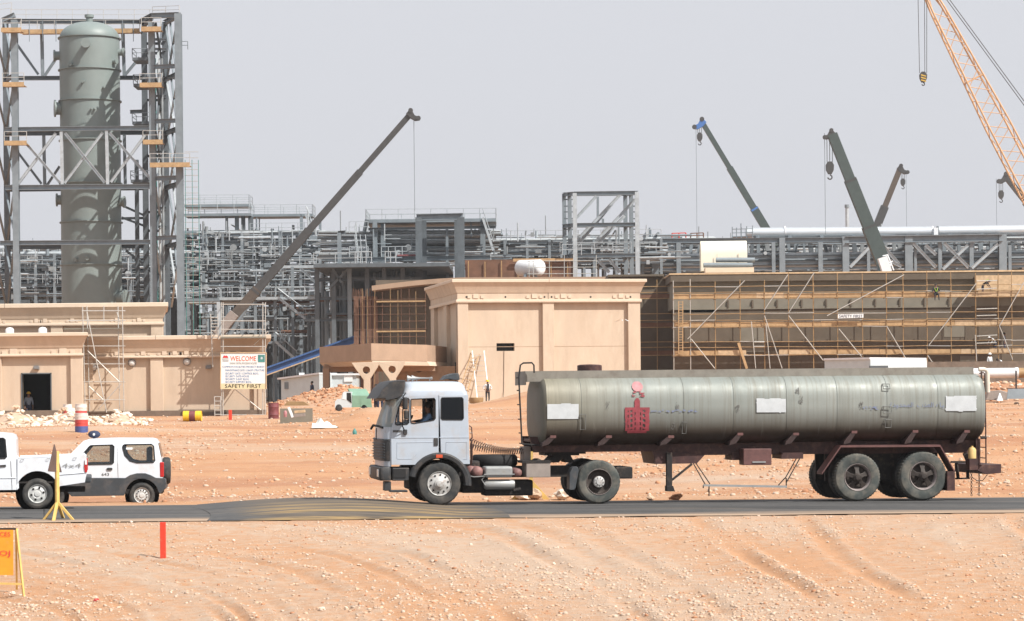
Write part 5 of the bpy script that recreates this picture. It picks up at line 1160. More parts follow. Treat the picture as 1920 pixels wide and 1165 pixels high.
# ladders leaning on it
def ladder(fr, a, name, label, m):
    (x0, z0), (x1, z1_), w_, y0, y1 = a; t = thing(name, fr.w(x0, y0, z0), label, 'ladder')
    p, q = fr.w(x0, y0, z0), fr.w(x1, y1, z1_); s_ = Vector((w_, 0, 0))
    for k in (0, 1): stick('rail', 'box', m, t, p+s_*k, q+s_*k, .06, .04)
    n_ = int((q-p).length/.38)
    for i in range(1, n_): c_ = p.lerp(q, i/n_); stick('rung', 'rod', m, t, c_, c_+s_, .02)
a0, a1 = N(320, 1145, -1.6), N(292, 882, .2); ladder(CF, (a0, a1, 1.1*.8, -1.6, .2), 'ladder', 'pale aluminium ladder leaning on the tall beige building', 'scaf_galv')
a0, a1 = N(225, 1090, -2.6), N(287, 900, .2); ladder(CF, (a0, a1, .6, -2.6, .2), 'ladder', 'wooden ladder tilted against the tall beige building corner', 'plank')
# ------------------------------------------------------------------ canopy with forked columns
zD = zoom(500, 640, 7.283)
cn = thing('entrance_canopy', (W(690, 760, 182).x, 182, 2), 'brown concrete entrance canopy on forked columns with round holes', 'canopy')
p1, p2, p3 = W(599, 650, 192), W(696, 644, 181), W(800, 640, 188); zb_t, zb_b = W(696, 644, 181).z, W(696, 676, 181).z
pl = [(p1.x, p1.y), (p2.x, p2.y), (p3.x, p3.y), (p3.x+2, 200), (p1.x+1, 203)]
c_ = MB(); c_.loft([[(x, y, zb_b) for x, y in pl], [(x, y, zb_t) for x, y in pl]], True, True).build('canopy_fascia', 'canopy', cn)
c_ = MB(); c_.loft([[(x*.985+.1, y+.6, zb_b-.32) for x, y in pl], [(x, y+.05, zb_b-.004) for x, y in pl]], True, True).build('canopy_soffit', 'stucco_trim', cn)
def circ(cx, cy, r_, n_=22): return [(cx+r_*math.cos(2*math.pi*i/n_), cy+r_*math.sin(2*math.pi*i/n_)) for i in range(n_)]
for dx, dy, dz, Yv in ((0, 0, 0, 178.5), (48.3, -1.2, 0, 179.5)):
    v = [(659, 680.5), (711.5, 678.5), (707, 690), (693.8, 711), (693.8, 775), (682, 775), (682, 713), (668, 694)]
    pts = [(W(a+dx, b_+dy, Yv).x, W(a+dx, b_+dy, Yv).z) for a, b_ in v]; hc = W(686.7+dx, 694.3+dy, Yv)
    MB().plate(pts, [circ(hc.x, hc.z, 7/S(Yv))], lambda a, b_, c_, Yv=Yv: (a, Yv+.55*c_, b_)).build('forked_column', 'stucco', cn, bevel=.03)
pb = [W(606, 685, 191), W(665, 684, 191)]; MB().box(pb[0].x, pb[1].x+6, 191, 191.8, W(606, 698, 191).z, pb[0].z).build('beam', 'canopy', cn); MB().box(W(605, 690, 190.5).x, W(617, 690, 190.5).x, 190.5, 191.5, 1.5, W(605, 691, 190.5).z).build('column', 'canopy', cn)
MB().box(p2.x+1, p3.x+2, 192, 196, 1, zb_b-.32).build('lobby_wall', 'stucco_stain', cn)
hc = W(785, 690, 191.8); MB().tube((hc.x, 191.98, hc.z), (hc.x, 191.6, hc.z), .34, n=18).build('round_window', 'dark_void', cn)
# ------------------------------------------------------------------ long building under scaffold
Y5 = 206
rb5 = thing('plant_building', (W(1500, 757, Y5).x, Y5, 1.9), 'long brown rendered building shell with flat roof wrapped in rusty scaffolding', 'building')
zE = zoom(1200, 400, 3.642); zF = zoom(1540, 400, 3.639)
xa, xb = W(1262, 600, Y5).x, 46.; zr = lambda y_: W(1500, y_, Y5).z
ow0, ow1 = W(1282, 568, Y5), W(1340, 586, Y5)
MB().plate([(xa, 1.2), (xb, 1.2), (xb, zr(577)), (xa, zr(577))], [[(ow0.x, ow1.z), (ow1.x, ow1.z), (ow1.x, ow0.z), (ow0.x, ow0.z)]], lambda a, b_, c_: (a, Y5+.4*c_, b_)).build('lower_wall', 'render_brown', rb5)  # darker than the band above: shade put into the wall colour
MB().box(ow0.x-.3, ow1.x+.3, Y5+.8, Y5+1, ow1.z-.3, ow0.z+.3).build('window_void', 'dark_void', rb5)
MB().box(xa, xb, Y5-.02, Y5+20, zr(577)+.0, zr(527)).build('upper_wall', 'render_grey', rb5)  # sunlit band of the wall put into a paler colour
MB().box(xa-.2, xb, Y5-.55, Y5+20, zr(527)+.003, zr(514)).build('parapet', 'render_brown', rb5); MB().box(xa-.3, xb, Y5-.6, Y5+20, zr(514)+.002, zr(511)).build('roof_edge', 'plank_dusty', rb5)  # parapet face carries its shade as darker brown
MB().box(xa, xb-9, Y5-.10, Y5, zr(577)-.1, zr(574.5)).build('ledge', 'render_grey', rb5)
for px in range(1365, 1800, 46): p = W(px, 568, Y5); MB().box(p.x-.06, p.x+.06, Y5-.16, Y5-.02, zr(576), zr(562)).build('stub_rib', 'render_brown', rb5)
MB().box(W(1140, 600, 213).x, xa+3, 213, 226, 1.2, W(1230, 519, 213).z).build('recessed_wall', 'render_brown', rb5)
MB().box(W(1140, 600, 213).x, xa-.3, 212.4, 226, W(1230, 519, 213).z+.003, W(1230, 515, 213).z).build('roof_edge', 'render_brown', rb5)
for px, y0, y1, w_ in ((1389, 612, 660, 44), (1770, 610, 632, 40), (1800, 668, 690, 30)): p, q = W(px, y0, Y5), W(px+w_, y1, Y5); MB().box(p.x, q.x, Y5-.03, Y5, q.z, p.z).build('plaster_patch', 'render_grey', rb5)
p, q = W(1833, 516, 204), W(1925, 545, 204); MB().box(p.x, q.x+2, 204.6, 205.4, q.z, p.z).build('shuttering', 'plank_dusty', rb5)
# scaffold
scf = thing('long_scaffold', (W(1560, 757, 203).x, 203, 1.9), 'long rusty scaffold with plank decks and toe boards along the brown building', 'scaffold')
YQ, YR = 202.6, 204.2
poles = [1231.6, 1262.6, 1294, 1340.7, 1387.4, 1433, 1478, 1524.7, 1570, 1617, 1662, 1693, 1738, 1783, 1829, 1871, 1897, 1940]
for k, px in enumerate(poles):
    dy = 8 if px < 1262 else 0
    for Yk, top in ((YQ+dy, 525 if k < 6 else 511), (YR+dy, 528)):
        m_ = 'scaf_galv' if (k in (2,) and Yk == YQ) or random.random() < .1 else 'scaf_rust'
        stick('standard', 'rod', m_, scf, (W(px, 600, Yk).x, Yk, gz(W(px, 600, Yk).x, Yk)-.1), W(px+random.uniform(-.6, .6), top+random.uniform(-4, 4), Yk), .032)
lv = [537, 548, 559.5, 588, 600.5, 613.5, 641, 651, 666]
def py_at(b_, px): return b_-(px-1450)*.0068
for b_ in lv:
    for k in range(len(poles)-2):
        a, c_ = poles[k+1], poles[k+2]
        m_ = 'scaf_galv' if random.random() < .18 else 'scaf_rust'
        stick('ledger', 'rod', m_, scf, W(a-1, py_at(b_, a)+random.uniform(-.8, .8), YQ-.08), W(c_+1, py_at(b_, c_)+random.uniform(-.8, .8), YQ-.08), .027)
    if b_ in (559.5, 613.5, 666):
        for px in poles[1:]: stick('transom', 'rod', 'scaf_rust', scf, W(px, py_at(b_, px), YQ), (W(px, py_at(b_, px), YQ).x, YR, W(px, py_at(b_, px), YQ).z), .035)
    for px0, px1 in ((1196, 1262),): stick('ledger', 'rod', 'scaf_rust', scf, W(px0, b_+1, 210.5), W(px1, b_, 210.5), .034)
for b0, b1 in ((549.5, 559), (603, 613), (655.5, 665.5)):
    px = 1262
    while px < 1945:
        w_ = random.uniform(50, 95); q = min(1950, px+w_); m_ = random.choice(['plank', 'plank', 'plank_dusty'])
        if px > 1830: m_ = 'plank_dusty'
        bb = (b0+b1)/2+random.uniform(-.7, .7)
        if not (b0 > 650 and 1385 < px < 1430): stick('toe_board', 'box', m_, scf, W(px, py_at(bb, px), YQ+.06), W(q-.6, py_at(bb, q), YQ+.06), .05, (b1-b0)/S(YQ)*random.uniform(.8, 1))
        for j in range(3):
            zz_ = W(px, py_at(b1, px), YQ).z; stick('plank', 'box', m_, scf, (W(px, 0, YQ).x, YQ+.3+.48*j, zz_+.03), (W(q-.5, 0, YQ).x, YQ+.3+.48*j, zz_+.03), .42, .05)
        px = q
    stick('toe_board', 'box', 'pipe_rust', scf, W(1196, (b0+b1)/2+2, 210.6), W(1262, (b0+b1)/2+1, 210.6), .05, .36)
E_ = lambda a, b_: W(*zE(a, b_), YQ-.2); G_ = lambda a, b_: W(*zF(a, b_), YQ-.2)
for f_, a, b_ in ((E_, (715, 460), (325, 860)), (E_, (350, 860), (510, 1060)), (E_, (1010, 420), (850, 660)), (E_, (850, 700), (970, 1060)), (E_, (1190, 405), (1015, 680)), (E_, (1015, 700), (1250, 1005)), (E_, (760, 740), (790, 1060)), (E_, (860, 760), (888, 1060)),
              (G_, (565, 420), (40, 700)), (G_, (1056, 480), (735, 900)), (G_, (120, 790), (275, 980)), (G_, (445, 770), (575, 990)), (G_, (1383, 470), (1215, 770)), (G_, (1215, 770), (1305, 1000)), (G_, (1050, 830), (1060, 1010)), (G_, (725, 970), (765, 1030))):
    stick('brace', 'rod', 'scaf_galv', scf, f_(*a), f_(*b_), .036)
for f_, a, b_ in ((G_, (1060, 463), (1200, 460)), (G_, (1060, 520), (1195, 512)), (G_, (1060, 655), (1200, 650)), (G_, (1060, 700), (1195, 696)), (G_, (1060, 840), (1200, 832)), (G_, (1060, 888), (1195, 884)), (E_, (780, 880), (850, 880)), (E_, (780, 910), (850, 910))): stick('guard_rail', 'rod', 'scaf_galv', scf, f_(*a), f_(*b_), .04)
stick('leaning_plank', 'box', 'plank', scf, E_(672, 885), E_(730, 1062), .1, .2)
for a in (264, 292): stick('ladder_rail', 'box', 'plank', scf, E_(a, 600), E_(a, 965), .07, .05)
for k in range(20): stick('ladder_rung', 'box', 'plank', scf, E_(264, 606+18.5*k), E_(292, 606+18.5*k), .05, .04)
sf = thing('safety_banner', G_(200, 718), 'small white safety first banner tied to the rusty scaffold', 'sign')
MB().plate([(112, 718), (286, 714), (286, 686), (112, 690)], [], lambda a, b_, c_: G_(a, b_)+Vector((0, -.12+.02*c_, 0))).build('banner', 'sign_white', sf)
text('SAFETY FIRST', 'navy', sf, lambda a, b_, c_: G_(120+a, 713-b_)+Vector((0, -.135, 0)), 160, 20)
# left wing of the same shell, behind the centre building
lw = thing('wing_building', (W(760, 757, 222).x, 222, 2), 'unfinished brown building wing behind the canopy with curved roof edge', 'building')
MB().box(W(705, 600, 222).x, W(1145, 600, 222).x, 222, 236, 1.2, W(860, 524, 222).z).build('wall', 'render_brown', lw)
rows = []
for i in range(9): t = i/8; px = 697+(870-697)*t; rows.append([(W(px, 536-16*math.sin(t*1.35), 219).x, y_, W(px, b_-16*math.sin(t*1.35), 219).z) for y_, b_ in ((219, 545), (219, 536), (230, 536), (230, 545))])
rows.append([(W(1145, 520, 219).x, y_, W(1145, b_, 219).z) for y_, b_ in ((219, 530), (219, 519), (230, 519), (230, 530))])
MB().loft(rows, True, True).build('roof_slab', 'canopy', lw)
for px in (668, 680, 692, 703): MB().box(W(px, 600, 221).x-.22, W(px, 600, 221).x+.22, 221, 222.5, 1.5, W(px, 556, 221).z).build('formwork_column', 'pipe_rust', lw)
ls = thing('wing_scaffold', (W(750, 757, 217).x, 217, 2), 'rusty scaffold poles in front of the unfinished wing behind the canopy', 'scaffold')
for px in (667, 673, 681, 690, 701, 716, 731, 745, 752, 768, 781, 796): stick('standard', 'rod', random.choice(['pipe_rust', 'scaf_rust']), ls, (W(px, 600, 217).x, 217, 1.9), W(px+random.uniform(-2, 2), 545+random.uniform(-6, 6), 217), .024)
for b_ in (562, 575, 590, 603, 618, 632): stick('ledger', 'rod', 'pipe_rust', ls, W(664 if b_ != 603 else 706, b_, 216.9), W(800, b_-1, 216.9), .022)
for b_ in (566, 622): stick('plank', 'box', 'plank', ls, W(706, b_, 217.3), W(798, b_-1, 217.3), .8, .12)
for k in range(16): px = 660+k*2.8; stick('starter_bar', 'rod', 'pipe_rust', ls, W(px, 560, 220.5), W(px+random.uniform(-3, 3), 544+random.uniform(-4, 4), 220.5), .02)
# --- roof tank, pipe rolls
zG = zoom(1200, 430, 5.333); YT = 211
tk = thing('roof_tank', W(1360, 506, YT), 'cream arched-top storage tank on the flat roof', 'tank')
def T_(a, b_): p = W(*zG(a, b_), YT); return p
x0, x1 = T_(655, 200).x, T_(1072, 200).x; zb_, zm, zt_ = T_(800, 415).z, T_(800, 245).z, T_(800, 112).z
prof = [(0, zb_), (1.5, zb_), (1.6, zm)]+[(.8+.8*math.cos(R(a)), zm+(zt_-zm)*math.sin(R(a))) for a in range(15, 180, 15)]+[(0, zm)]
c_ = MB(); rows = [[(x, YT+y_+dy, z_) for y_, z_ in prof] for x, dy in ((x0-.35, .3), (x1, 0))]
c_.loft(rows, True, True).build('shell', 'cream', tk, smooth=30)
for a in (770, 985): MB().box(T_(a, 200).x-.02, T_(a, 200).x+.02, YT-.02, YT+.02, zb_, zm).build('strap', 'stucco_trim', tk)
for k, (a0, a1, b_, Yk) in enumerate(((635, 1125, 360, YT-1.2), (760, 1148, 308, YT-.9))):
    p, q = W(*zG(a0, b_), Yk), W(*zG(a1, b_), Yk); o = MB(); r_ = 24/5.333/S(Yk); o.tube(p, q, r_, n=16); o.tube(p+Vector((-.02, 0, 0)), p, r_*.5, n=12)
    setp(o.build('felt_roll', 'steel', smooth=40), ('grey roofing roll lying lower, before the cream roof tank', 'grey roofing roll stacked upper, before the cream roof tank')[k], 'roll')
o = MB(); o.box(T_(640, 400).x, T_(1122, 400).x, YT-1.5, YT-.1, T_(800, 418).z-.2, W(*zG(800, 386), YT-1.2).z); setp(o.build('plinth_slab', 'stucco_trim'), 'pale slab under the grey rolls on the flat roof', 'slab')
# --- site cabin behind the tanker
YK = 160; ck = thing('site_cabin', W(1640, 760, YK), 'grey site cabin with white roof edge just showing above the tanker', 'cabin')
k0, k1, k2 = W(1546, 678, YK+2.5), W(1632, 674, YK), W(1738, 679, YK+5); gk = gz(k1.x, YK)-.2
zt_ = k1.z
pl = [(k0.x, k0.y), (k1.x, k1.y), (k2.x, k2.y), (k2.x-2.5, k2.y+3), (k0.x+.5, k0.y+4)]
MB().loft([[(x, y, gk) for x, y in pl], [(x, y, zt_) for x, y in pl]], True, True).build('cabin_body', 'cabin', ck)
MB().loft([[(x*1.004-.15, y-.08, zt_+.002) for x, y in pl], [(x*1.004-.15, y-.08, zt_+.12) for x, y in pl]], True, True).build('cabin_roof', 'cabin_white', ck)
MB().box(W(1630, 683, YK-.2).x, W(1664, 683, YK-.2).x, YK-.5, YK-.1, W(1650, 690, YK).z, W(1650, 686, YK).z).build('air_unit', 'steel_dark', ck)
# --- white and orange pipe on the sand bank
YP = 178; pp = thing('long_pipe', W(1880, 712, YP), 'large pipe on sand bank, white length joined to an orange length', 'pipe')
p, q, r_ = W(1790, 700.5, YP), W(1906, 699.5, YP), 9.5/S(YP)
for a, b_, m_ in ((p, q, 'cabin_white'), (q+Vector((.02, 0, 0)), W(2050, 698, YP), 'scaf_rust')): o = MB(); o.tube(a, b_, r_, n=20); o.build('pipe_length', m_, pp, smooth=50)
MB().tube(q-Vector((.1, 0, 0)), q+Vector((.1, 0, 0)), r_*1.1, n=20).build('collar', 'cabin_white', pp)
for px in (1905, 1840): a = W(px, 695, YP-.6); MB().box(a.x-.05, a.x+.05, YP-.65, YP-.55, gz(a.x, YP-.6)-.3, a.z).build('support_post', 'rim_brown', pp)
# --- white site offices beyond the canopy
YO = 212
so5 = thing('white_office', W(563, 740, YO), 'long white site office behind the red earth heap', 'cabin')
o0, o1 = W(527, 712, YO), W(606, 703, YO+1.5); gz5 = 1.9
MB().loft([[(o0.x, YO, gz5), (o1.x, YO-3, gz5), (o1.x+1, YO+4, gz5), (o0.x+.6, YO+6, gz5)], [(o0.x, YO, o0.z), (o1.x, YO-3, o1.z), (o1.x+1, YO+4, o1.z), (o0.x+.6, YO+6, o0.z)]], True, True).build('office_body', 'cabin', so5)
MB().loft([[(o0.x-.3, YO-.2, o0.z+.003), (o1.x, YO-3.2, o1.z+.003), (o1.x+1, YO+4, o1.z+.003), (o0.x, YO+6, o0.z+.003)], [(o0.x-.3, YO-.2, o0.z+.14), (o1.x, YO-3.2, o1.z+.14), (o1.x+1, YO+4, o1.z+.14), (o0.x, YO+6, o0.z+.14)]], True, True).build('office_roof', 'cabin_white', so5)
a = W(558, 706, YO-1); MB().box(a.x, a.x+.4, YO+.5, YO+1, o0.z+.1, o0.z+.55).build('roof_box', 'cabin_white', so5)
for px in (534, 548): a = W(px, 725, YO-.2); MB().box(a.x, a.x+.45, YO-.6, YO+.3, a.z-.2, a.z+.35).build('office_window', 'steel', so5)
so6 = thing('white_office', W(640, 735, 214), 'low white cabin seen through the canopy frame', 'cabin')
o0, o1 = W(617, 702, 214), W(668, 700, 214); MB().box(o0.x, o1.x, 214, 219, 1.9, o0.z-.1).build('office_body', 'cabin', so6); MB().box(o0.x-.2, o1.x+.2, 213.8, 219.2, o0.z-.097, o0.z+.05).build('office_roof', 'cabin_white', so6)
MB().box(W(645, 705, 213.9).x, W(661, 705, 213.9).x, 213.9, 214, W(645, 716, 214).z, W(645, 704, 214).z).build('office_window', 'sign_white', so6)
# --- vehicle with green box, partly behind a sand mound
YV = 150; gv = thing('box_truck', W(660, 772, YV), 'small pickup carrying a green box body beside the sand mound', 'truck')
zH = lambda a, b_, dy=0.: W(*zD(a, b_), YV+dy)
gb0, gb1, gb2 = zH(1165, 890), zH(1440, 890, .2), zH(1150, 780, 1.4)
cps = [zH(930, 905), zH(935, 820), zH(965, 790), zH(1018, 785), zH(1040, 700), zH(1060, 688), zH(1160, 690), zH(1165, 905)]
rows = [[p+Vector((0, dy, 0)) for p in cps] for dy in (0, 1.5)]
MB().loft(rows, True, True).build('cab', 'cabin', gv); MB().plate([(1030, 790), (1048, 705), (1085, 703), (1085, 800)], [], lambda a, b_, c_: zH(a, b_, -.01-.01*c_)).build('side_window', 'cabin_white', gv); MB().plate([(1095, 800), (1095, 705), (1150, 706), (1160, 850)], [], lambda a, b_, c_: zH(a, b_, -.01-.01*c_)).build('rear_cab_window', 'dark_void', gv)
gbx = [zH(1160, 900), zH(1440, 905), zH(1420, 750), zH(1390, 745), zH(1170, 742)]
MB().loft([[p for p in gbx], [p+Vector((-.35, 1.6, .42)) if i > 1 else p+Vector((-.35, 1.6, 0)) for i, p in enumerate(gbx)]], True, True).build('box_body', 'green_box', gv)
MB().plate([(1280, 895), (1280, 785), (1360, 785), (1365, 895)], [], lambda a, b_, c_: zH(a, b_, -.02*c_)).build('box_door', 'green_box', gv)
for a in (985, 1330): p = zH(a, 905); MB().lathe([(0, -.02), (.15, -.02), (.22, .02), (.22, .2), (0, .2)], p, 'y', 18).build('wheel', 'tyre', gv, smooth=40)
# ================================================================== process plant, cranes
def handrail(par, p, q, h=1.1, m='steel_pale', r=.028, name='handrail', step=1.6):
    p, q = Vector(p), Vector(q); b = MB(); n_ = max(1, int((q-p).length/step)); up = Vector((0, 0, h))
    for k in (1., .52): b.bar(p+up*k, q+up*k, r*2)
    for i in range(n_+1): c_ = p.lerp(q, i/n_); b.bar(c_, c_+up, r*2)
    return b.build(name, m, par)
def deck(par, x0, x1, y0, y1, z, m='steel', rails='flr', t=.22, rm='steel_pale', h=1.1):
    MB().box(x0, x1, y0, y1, z-t, z).build('deck', m, par)
    if 'f' in rails: handrail(par, (x0, y0, z), (x1, y0, z), h, rm)
    if 'b' in rails: handrail(par, (x0, y1, z), (x1, y1, z), h, rm)
    if 'l' in rails: handrail(par, (x0, y0, z), (x0, y1, z), h, rm)
    if 'r' in rails: handrail(par, (x1, y0, z), (x1, y1, z), h, rm)
def stair(par, p, q, w=.9, m='steel_pale'):
    p, q = Vector(p), Vector(q); s_ = Vector((0, w, 0))
    for k in (0, 1):
        stick('stringer', 'box', m, par, p+s_*k, q+s_*k, .08, .25)
        stick('stair_rail', 'rod', m, par, p+s_*k+Vector((0, 0, 1)), q+s_*k+Vector((0, 0, 1)), .04)
    n_ = int(abs(q.z-p.z)/.3); b = MB()
    for i in range(n_): c_ = p.lerp(q, (i+.5)/n_); b.box(c_.x-.14, c_.x+.14, c_.y-.02, c_.y+w+.02, c_.z-.02, c_.z+.02)
    o = b.build('treads', m, par); o['kind'] = 'stuff'
G0 = 2.05
# ------------------------------------------------------------------ steel tower round the big vessel
YA, YBk = 256., 269.
tw = thing('steel_tower', (W(180, 750, 262).x, 262, G0), 'tall grey steel frame tower with orange plank platforms around the green vessel', 'steel tower')
def mem(p, q, w_, m='steel', name='beam', h=None, par=None): stick(name, 'ibeam', m, par or tw, W(*p), W(*q), w_, h)
def col(px0, py0, px1, Y, w_, m='steel', par=None): p = W(px0, py0, Y); stick('column', 'ibeam', m, par or tw, (p.x, Y, G0-.3), p, w_, w_)
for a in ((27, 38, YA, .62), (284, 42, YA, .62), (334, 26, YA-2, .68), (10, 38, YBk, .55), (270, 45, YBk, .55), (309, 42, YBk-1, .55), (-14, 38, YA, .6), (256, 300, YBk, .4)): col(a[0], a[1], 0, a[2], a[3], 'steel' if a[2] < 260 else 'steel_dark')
B_ = YBk; A_ = YA
for p, q, w_ in (((5, 40, B_), (268, 41, B_), .45), ((284, 30, A_), (336, 28, A_-2), .5), ((5, 38, A_), (28, 28, A_), .45), ((264, 41, B_), (285, 30, A_), .45), ((334, 29, A_-2), (309, 43, B_-1), .45), ((284, 33, A_), (270, 46, B_), .45),
                 ((12, 147, B_), (272, 146, B_), .42), ((284, 126, A_), (336, 124, A_-2), .4), ((335, 138, A_-2), (309, 150, B_-1), .4), ((285, 146, A_), (272, 150, B_), .4), ((27, 142, A_), (11, 150, B_), .4),
                 ((10, 243, A_), (288, 240, A_), .42), ((12, 251, B_), (274, 249, B_), .42), ((286, 228, A_), (339, 226, A_-2), .4), ((338, 240, A_-2), (311, 250, B_-1), .42), ((28, 240, A_), (12, 250, B_), .4), ((286, 240, A_), (273, 250, B_), .4),
                 ((10, 352, A_), (292, 350, A_), .48), ((12, 356, B_), (276, 353, B_), .42), ((288, 335, A_), (341, 333, A_-2), .42), ((341, 343, A_-2), (312, 352, B_-1), .42), ((30, 348, A_), (13, 356, B_), .4),
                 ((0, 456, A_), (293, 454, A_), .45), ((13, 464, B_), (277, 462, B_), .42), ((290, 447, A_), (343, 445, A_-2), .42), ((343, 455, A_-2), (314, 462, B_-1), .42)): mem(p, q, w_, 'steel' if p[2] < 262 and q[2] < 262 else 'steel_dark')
for y_ in (74, 92, 180, 285, 390, 425, 500): mem((286, y_, A_), (310, y_+1, B_-1), .26, 'steel_dark', 'beam'); mem((272, y_+8, B_), (310, y_+8, B_-1), .26, 'steel_dark', 'beam')
for p, q, w_ in (((48, 268, A_), (112, 343, A_), .26), ((105, 250, A_), (34, 345, A_), .26), ((122, 250, A_), (197, 343, A_), .26), ((193, 249, A_), (121, 344, A_), .26), ((205, 249, A_), (283, 337, A_), .26), ((272, 254, A_), (208, 342, A_), .26), ((115, 247, A_), (117, 346, A_), .3), ((200, 245, A_), (202, 346, A_), .3),
                 ((82, 254, B_), (84, 350, B_), .3), ((233, 252, B_), (235, 348, B_), .3), ((33, 285, B_), (78, 345, B_), .24), ((112, 312, B_), (88, 348, B_), .24), ((28, 78, B_), (72, 140, B_), .26), ((78, 43, B_), (80, 142, B_), .32), ((120, 88, B_), (84, 142, B_), .26), ((230, 45, B_), (233, 142, B_), .32), ((262, 108, B_), (232, 144, B_), .26),
                 ((236, 470, B_), (282, 505, B_), .26), ((228, 385, B_), (272, 405, B_), .24), ((228, 408, B_), (274, 425, B_), .24), ((228, 410, B_), (274, 409, B_), .26)): mem(p, q, w_, 'steel_pale' if p[2] < 262 else 'steel', 'brace')
lv = [44, 148, 248, 352, 458, 575]
for k in range(5):                                             # slender bracing of the side faces
    y0, y1 = lv[k], lv[k+1]; c5 = lambda y_: 334+(y_-26)*.0095*2; c6 = lambda y_: 309+(y_-26)*.0095*2
    for p, q in (((c5(y0)-3, y0, A_-2), (c6(y1)+2, y1, B_-1)), ((c6(y0)+10, y0, 262), (c5(y1)-4, y1, A_-2)), ((c6(y0)+1, y0+4, B_-1), (c6(y0)+18, y1, 260))): mem(p, q, .2, random.choice(['steel_pale', 'steel']), 'brace')
    for p, q in (((27, y0, A_), (10+k, y1, B_)), ((9, y0, B_), (29+k, y1, A_)), ((-13, y0, A_), (12, y1, B_))): mem(p, q, .2, 'steel', 'brace')
    for p, q in (((300-8, y0, A_), (308, y1, B_-1)), ((305, y0, B_-2), (290, y1, A_))): mem(p, q, .2, random.choice(['steel_pale', 'steel_dark']), 'brace')
def wplat(px0, px1, py, Y, dep=1.6, m='plank'):
    p, q = W(px0, py, Y), W(px1, py, Y); MB().box(p.x, q.x, Y, Y+dep, p.z-.04, p.z).build('platform_deck', m, tw)
    MB().box(p.x, q.x, Y-.06, Y, p.z-.16, p.z+.30).build('toe_board', m, tw); handrail(tw, (p.x, Y, p.z+.3), (q.x, Y, p.z+.3), .9, 'scaf_galv', .025)
for a in ((265, 302, 56, A_-1.6), (262, 303, 161, A_-1.6), (268, 305, 268, A_-1.6), (281, 356, 311, A_-3.4), (2, 40, 58, A_-1.6), (5, 45, 160, A_-1.6), (8, 50, 270, A_-1.6), (38, 262, 61, B_-1.5)): wplat(*a)
for px in (55, 80, 105, 195, 230, 250): p = W(px, 62, B_-1.6); stick('hanger', 'rod', 'steel', tw, p+Vector((0, 0, -.9)), p+Vector((0, 0, 1.3)), .04)
handrail(tw, W(20, 38, B_), W(310, 38, B_), 1.1, 'scaf_galv', .02); handrail(tw, W(286, 28, A_), W(336, 26, A_-2), .8, 'scaf_galv', .02); handrail(tw, W(-10, 30, A_), W(22, 26, A_), 1.1, 'scaf_galv', .02)
for px0, px1, y_ in ((248, 277, 108), (250, 278, 157), (248, 282, 228), (245, 284, 337)):
    p, q = W(px0, y_, YA+3), W(px1, y_, YA+3); deck(tw, p.x, q.x, YA+3, YA+6, p.z, 'steel_dark', 'fl', .3, 'steel', .9)
mem((244, 210, YA+3), (268, 209, YA+3), .35, 'steel_dark')
for y_ in np.arange(285, 560, 11): p, q = W(346, y_, A_-1), W(372, y_, A_-1); stick('scaffold_ledger', 'rod', 'scaf_galv', tw, p, q, .03)
for px in (347, 360, 372): p = W(px, 300, A_-1); stick('scaffold_standard', 'rod', 'sign_green', tw, (p.x, A_-1, G0), p, .035)
p = W(342, 85, A_-1); handrail(tw, (p.x, A_-1.5, p.z-.5), (p.x+.6, A_-1.5, p.z-.5), .8, 'steel', .03)
# cable and drain pipes down the tower
for px, m_ in ((297, 'pipe_pale'), (290, 'sign_green'), (303, 'pipe_mid')): p = W(px, 110, 263); stick('riser_pipe', 'pipe', m_, tw, (p.x, 263, G0), p, .14)
# ------------------------------------------------------------------ vessel
YV_ = 263.; sv_ = S(YV_)
ves = thing('process_vessel', (W(168, 750, YV_).x, YV_, G0), 'huge grey-green upright pressure vessel with domed top inside the steel tower', 'vessel')
vx = W(168, 100, YV_).x; vr = 56/sv_; vz = lambda y_: W(168, y_, YV_).z
pr = [(vr, G0-.5)]+[(vr, vz(y_)) for y_ in np.linspace(600, 74, 12)]
for k in range(1, 11): a = k/10*math.pi/2; pr.append((vr*math.cos(a)**.85 if k < 10 else .02, vz(74)+(vz(42)-vz(74))*math.sin(a)))
MB().lathe(pr, (vx, YV_, 0), 'z', 64).build('shell', 'vessel', ves, smooth=50)
for y_ in (73, 133, 191, 265, 345, 418, 498): MB().lathe([(vr, vz(y_)-.05), (vr+.16, vz(y_)-.05), (vr+.16, vz(y_)+.06), (vr, vz(y_)+.06)], (vx, YV_, 0), 'z', 64).build('stiffener_ring', 'vessel', ves, smooth=30)
MB().lathe([(.35, vz(46)), (.35, vz(33)), (.48, vz(33)), (.48, vz(28)), (0, vz(28))], (vx-.0, YV_, 0), 'z', 20).build('top_nozzle', 'vessel', ves, smooth=30)
def nozzle(ang, py, r_, L_, name='nozzle'):
    d = Vector((math.sin(R(ang)), -math.cos(R(ang)), 0)); c_ = Vector((vx, YV_, vz(py))); b = MB(); b.tube(c_+d*(vr-.2), c_+d*(vr+L_), r_, n=16); b.tube(c_+d*(vr+L_-.08), c_+d*(vr+L_+.08), r_*1.35, n=16); b.build(name, 'vessel', ves, smooth=30)
for a in ((4, 91, .36, 1.0, 'manway'), (-75, 205, .65, .5), (-84, 105, .45, .5), (84, 100, .35, .5), (60, 120, .2, .4), (-25, 128, .12, .3), (-30, 128, .12, .3), (12, 210, .1, .3), (18, 210, .1, .3), (-85, 375, .5, .4), (85, 380, .45, .4), (-20, 490, .15, .3), (2, 488, .15, .3), (70, 560, .6, .8), (40, 300, .15, .3), (-3, 160, .12, .25), (35, 170, .1, .25)): nozzle(*a)
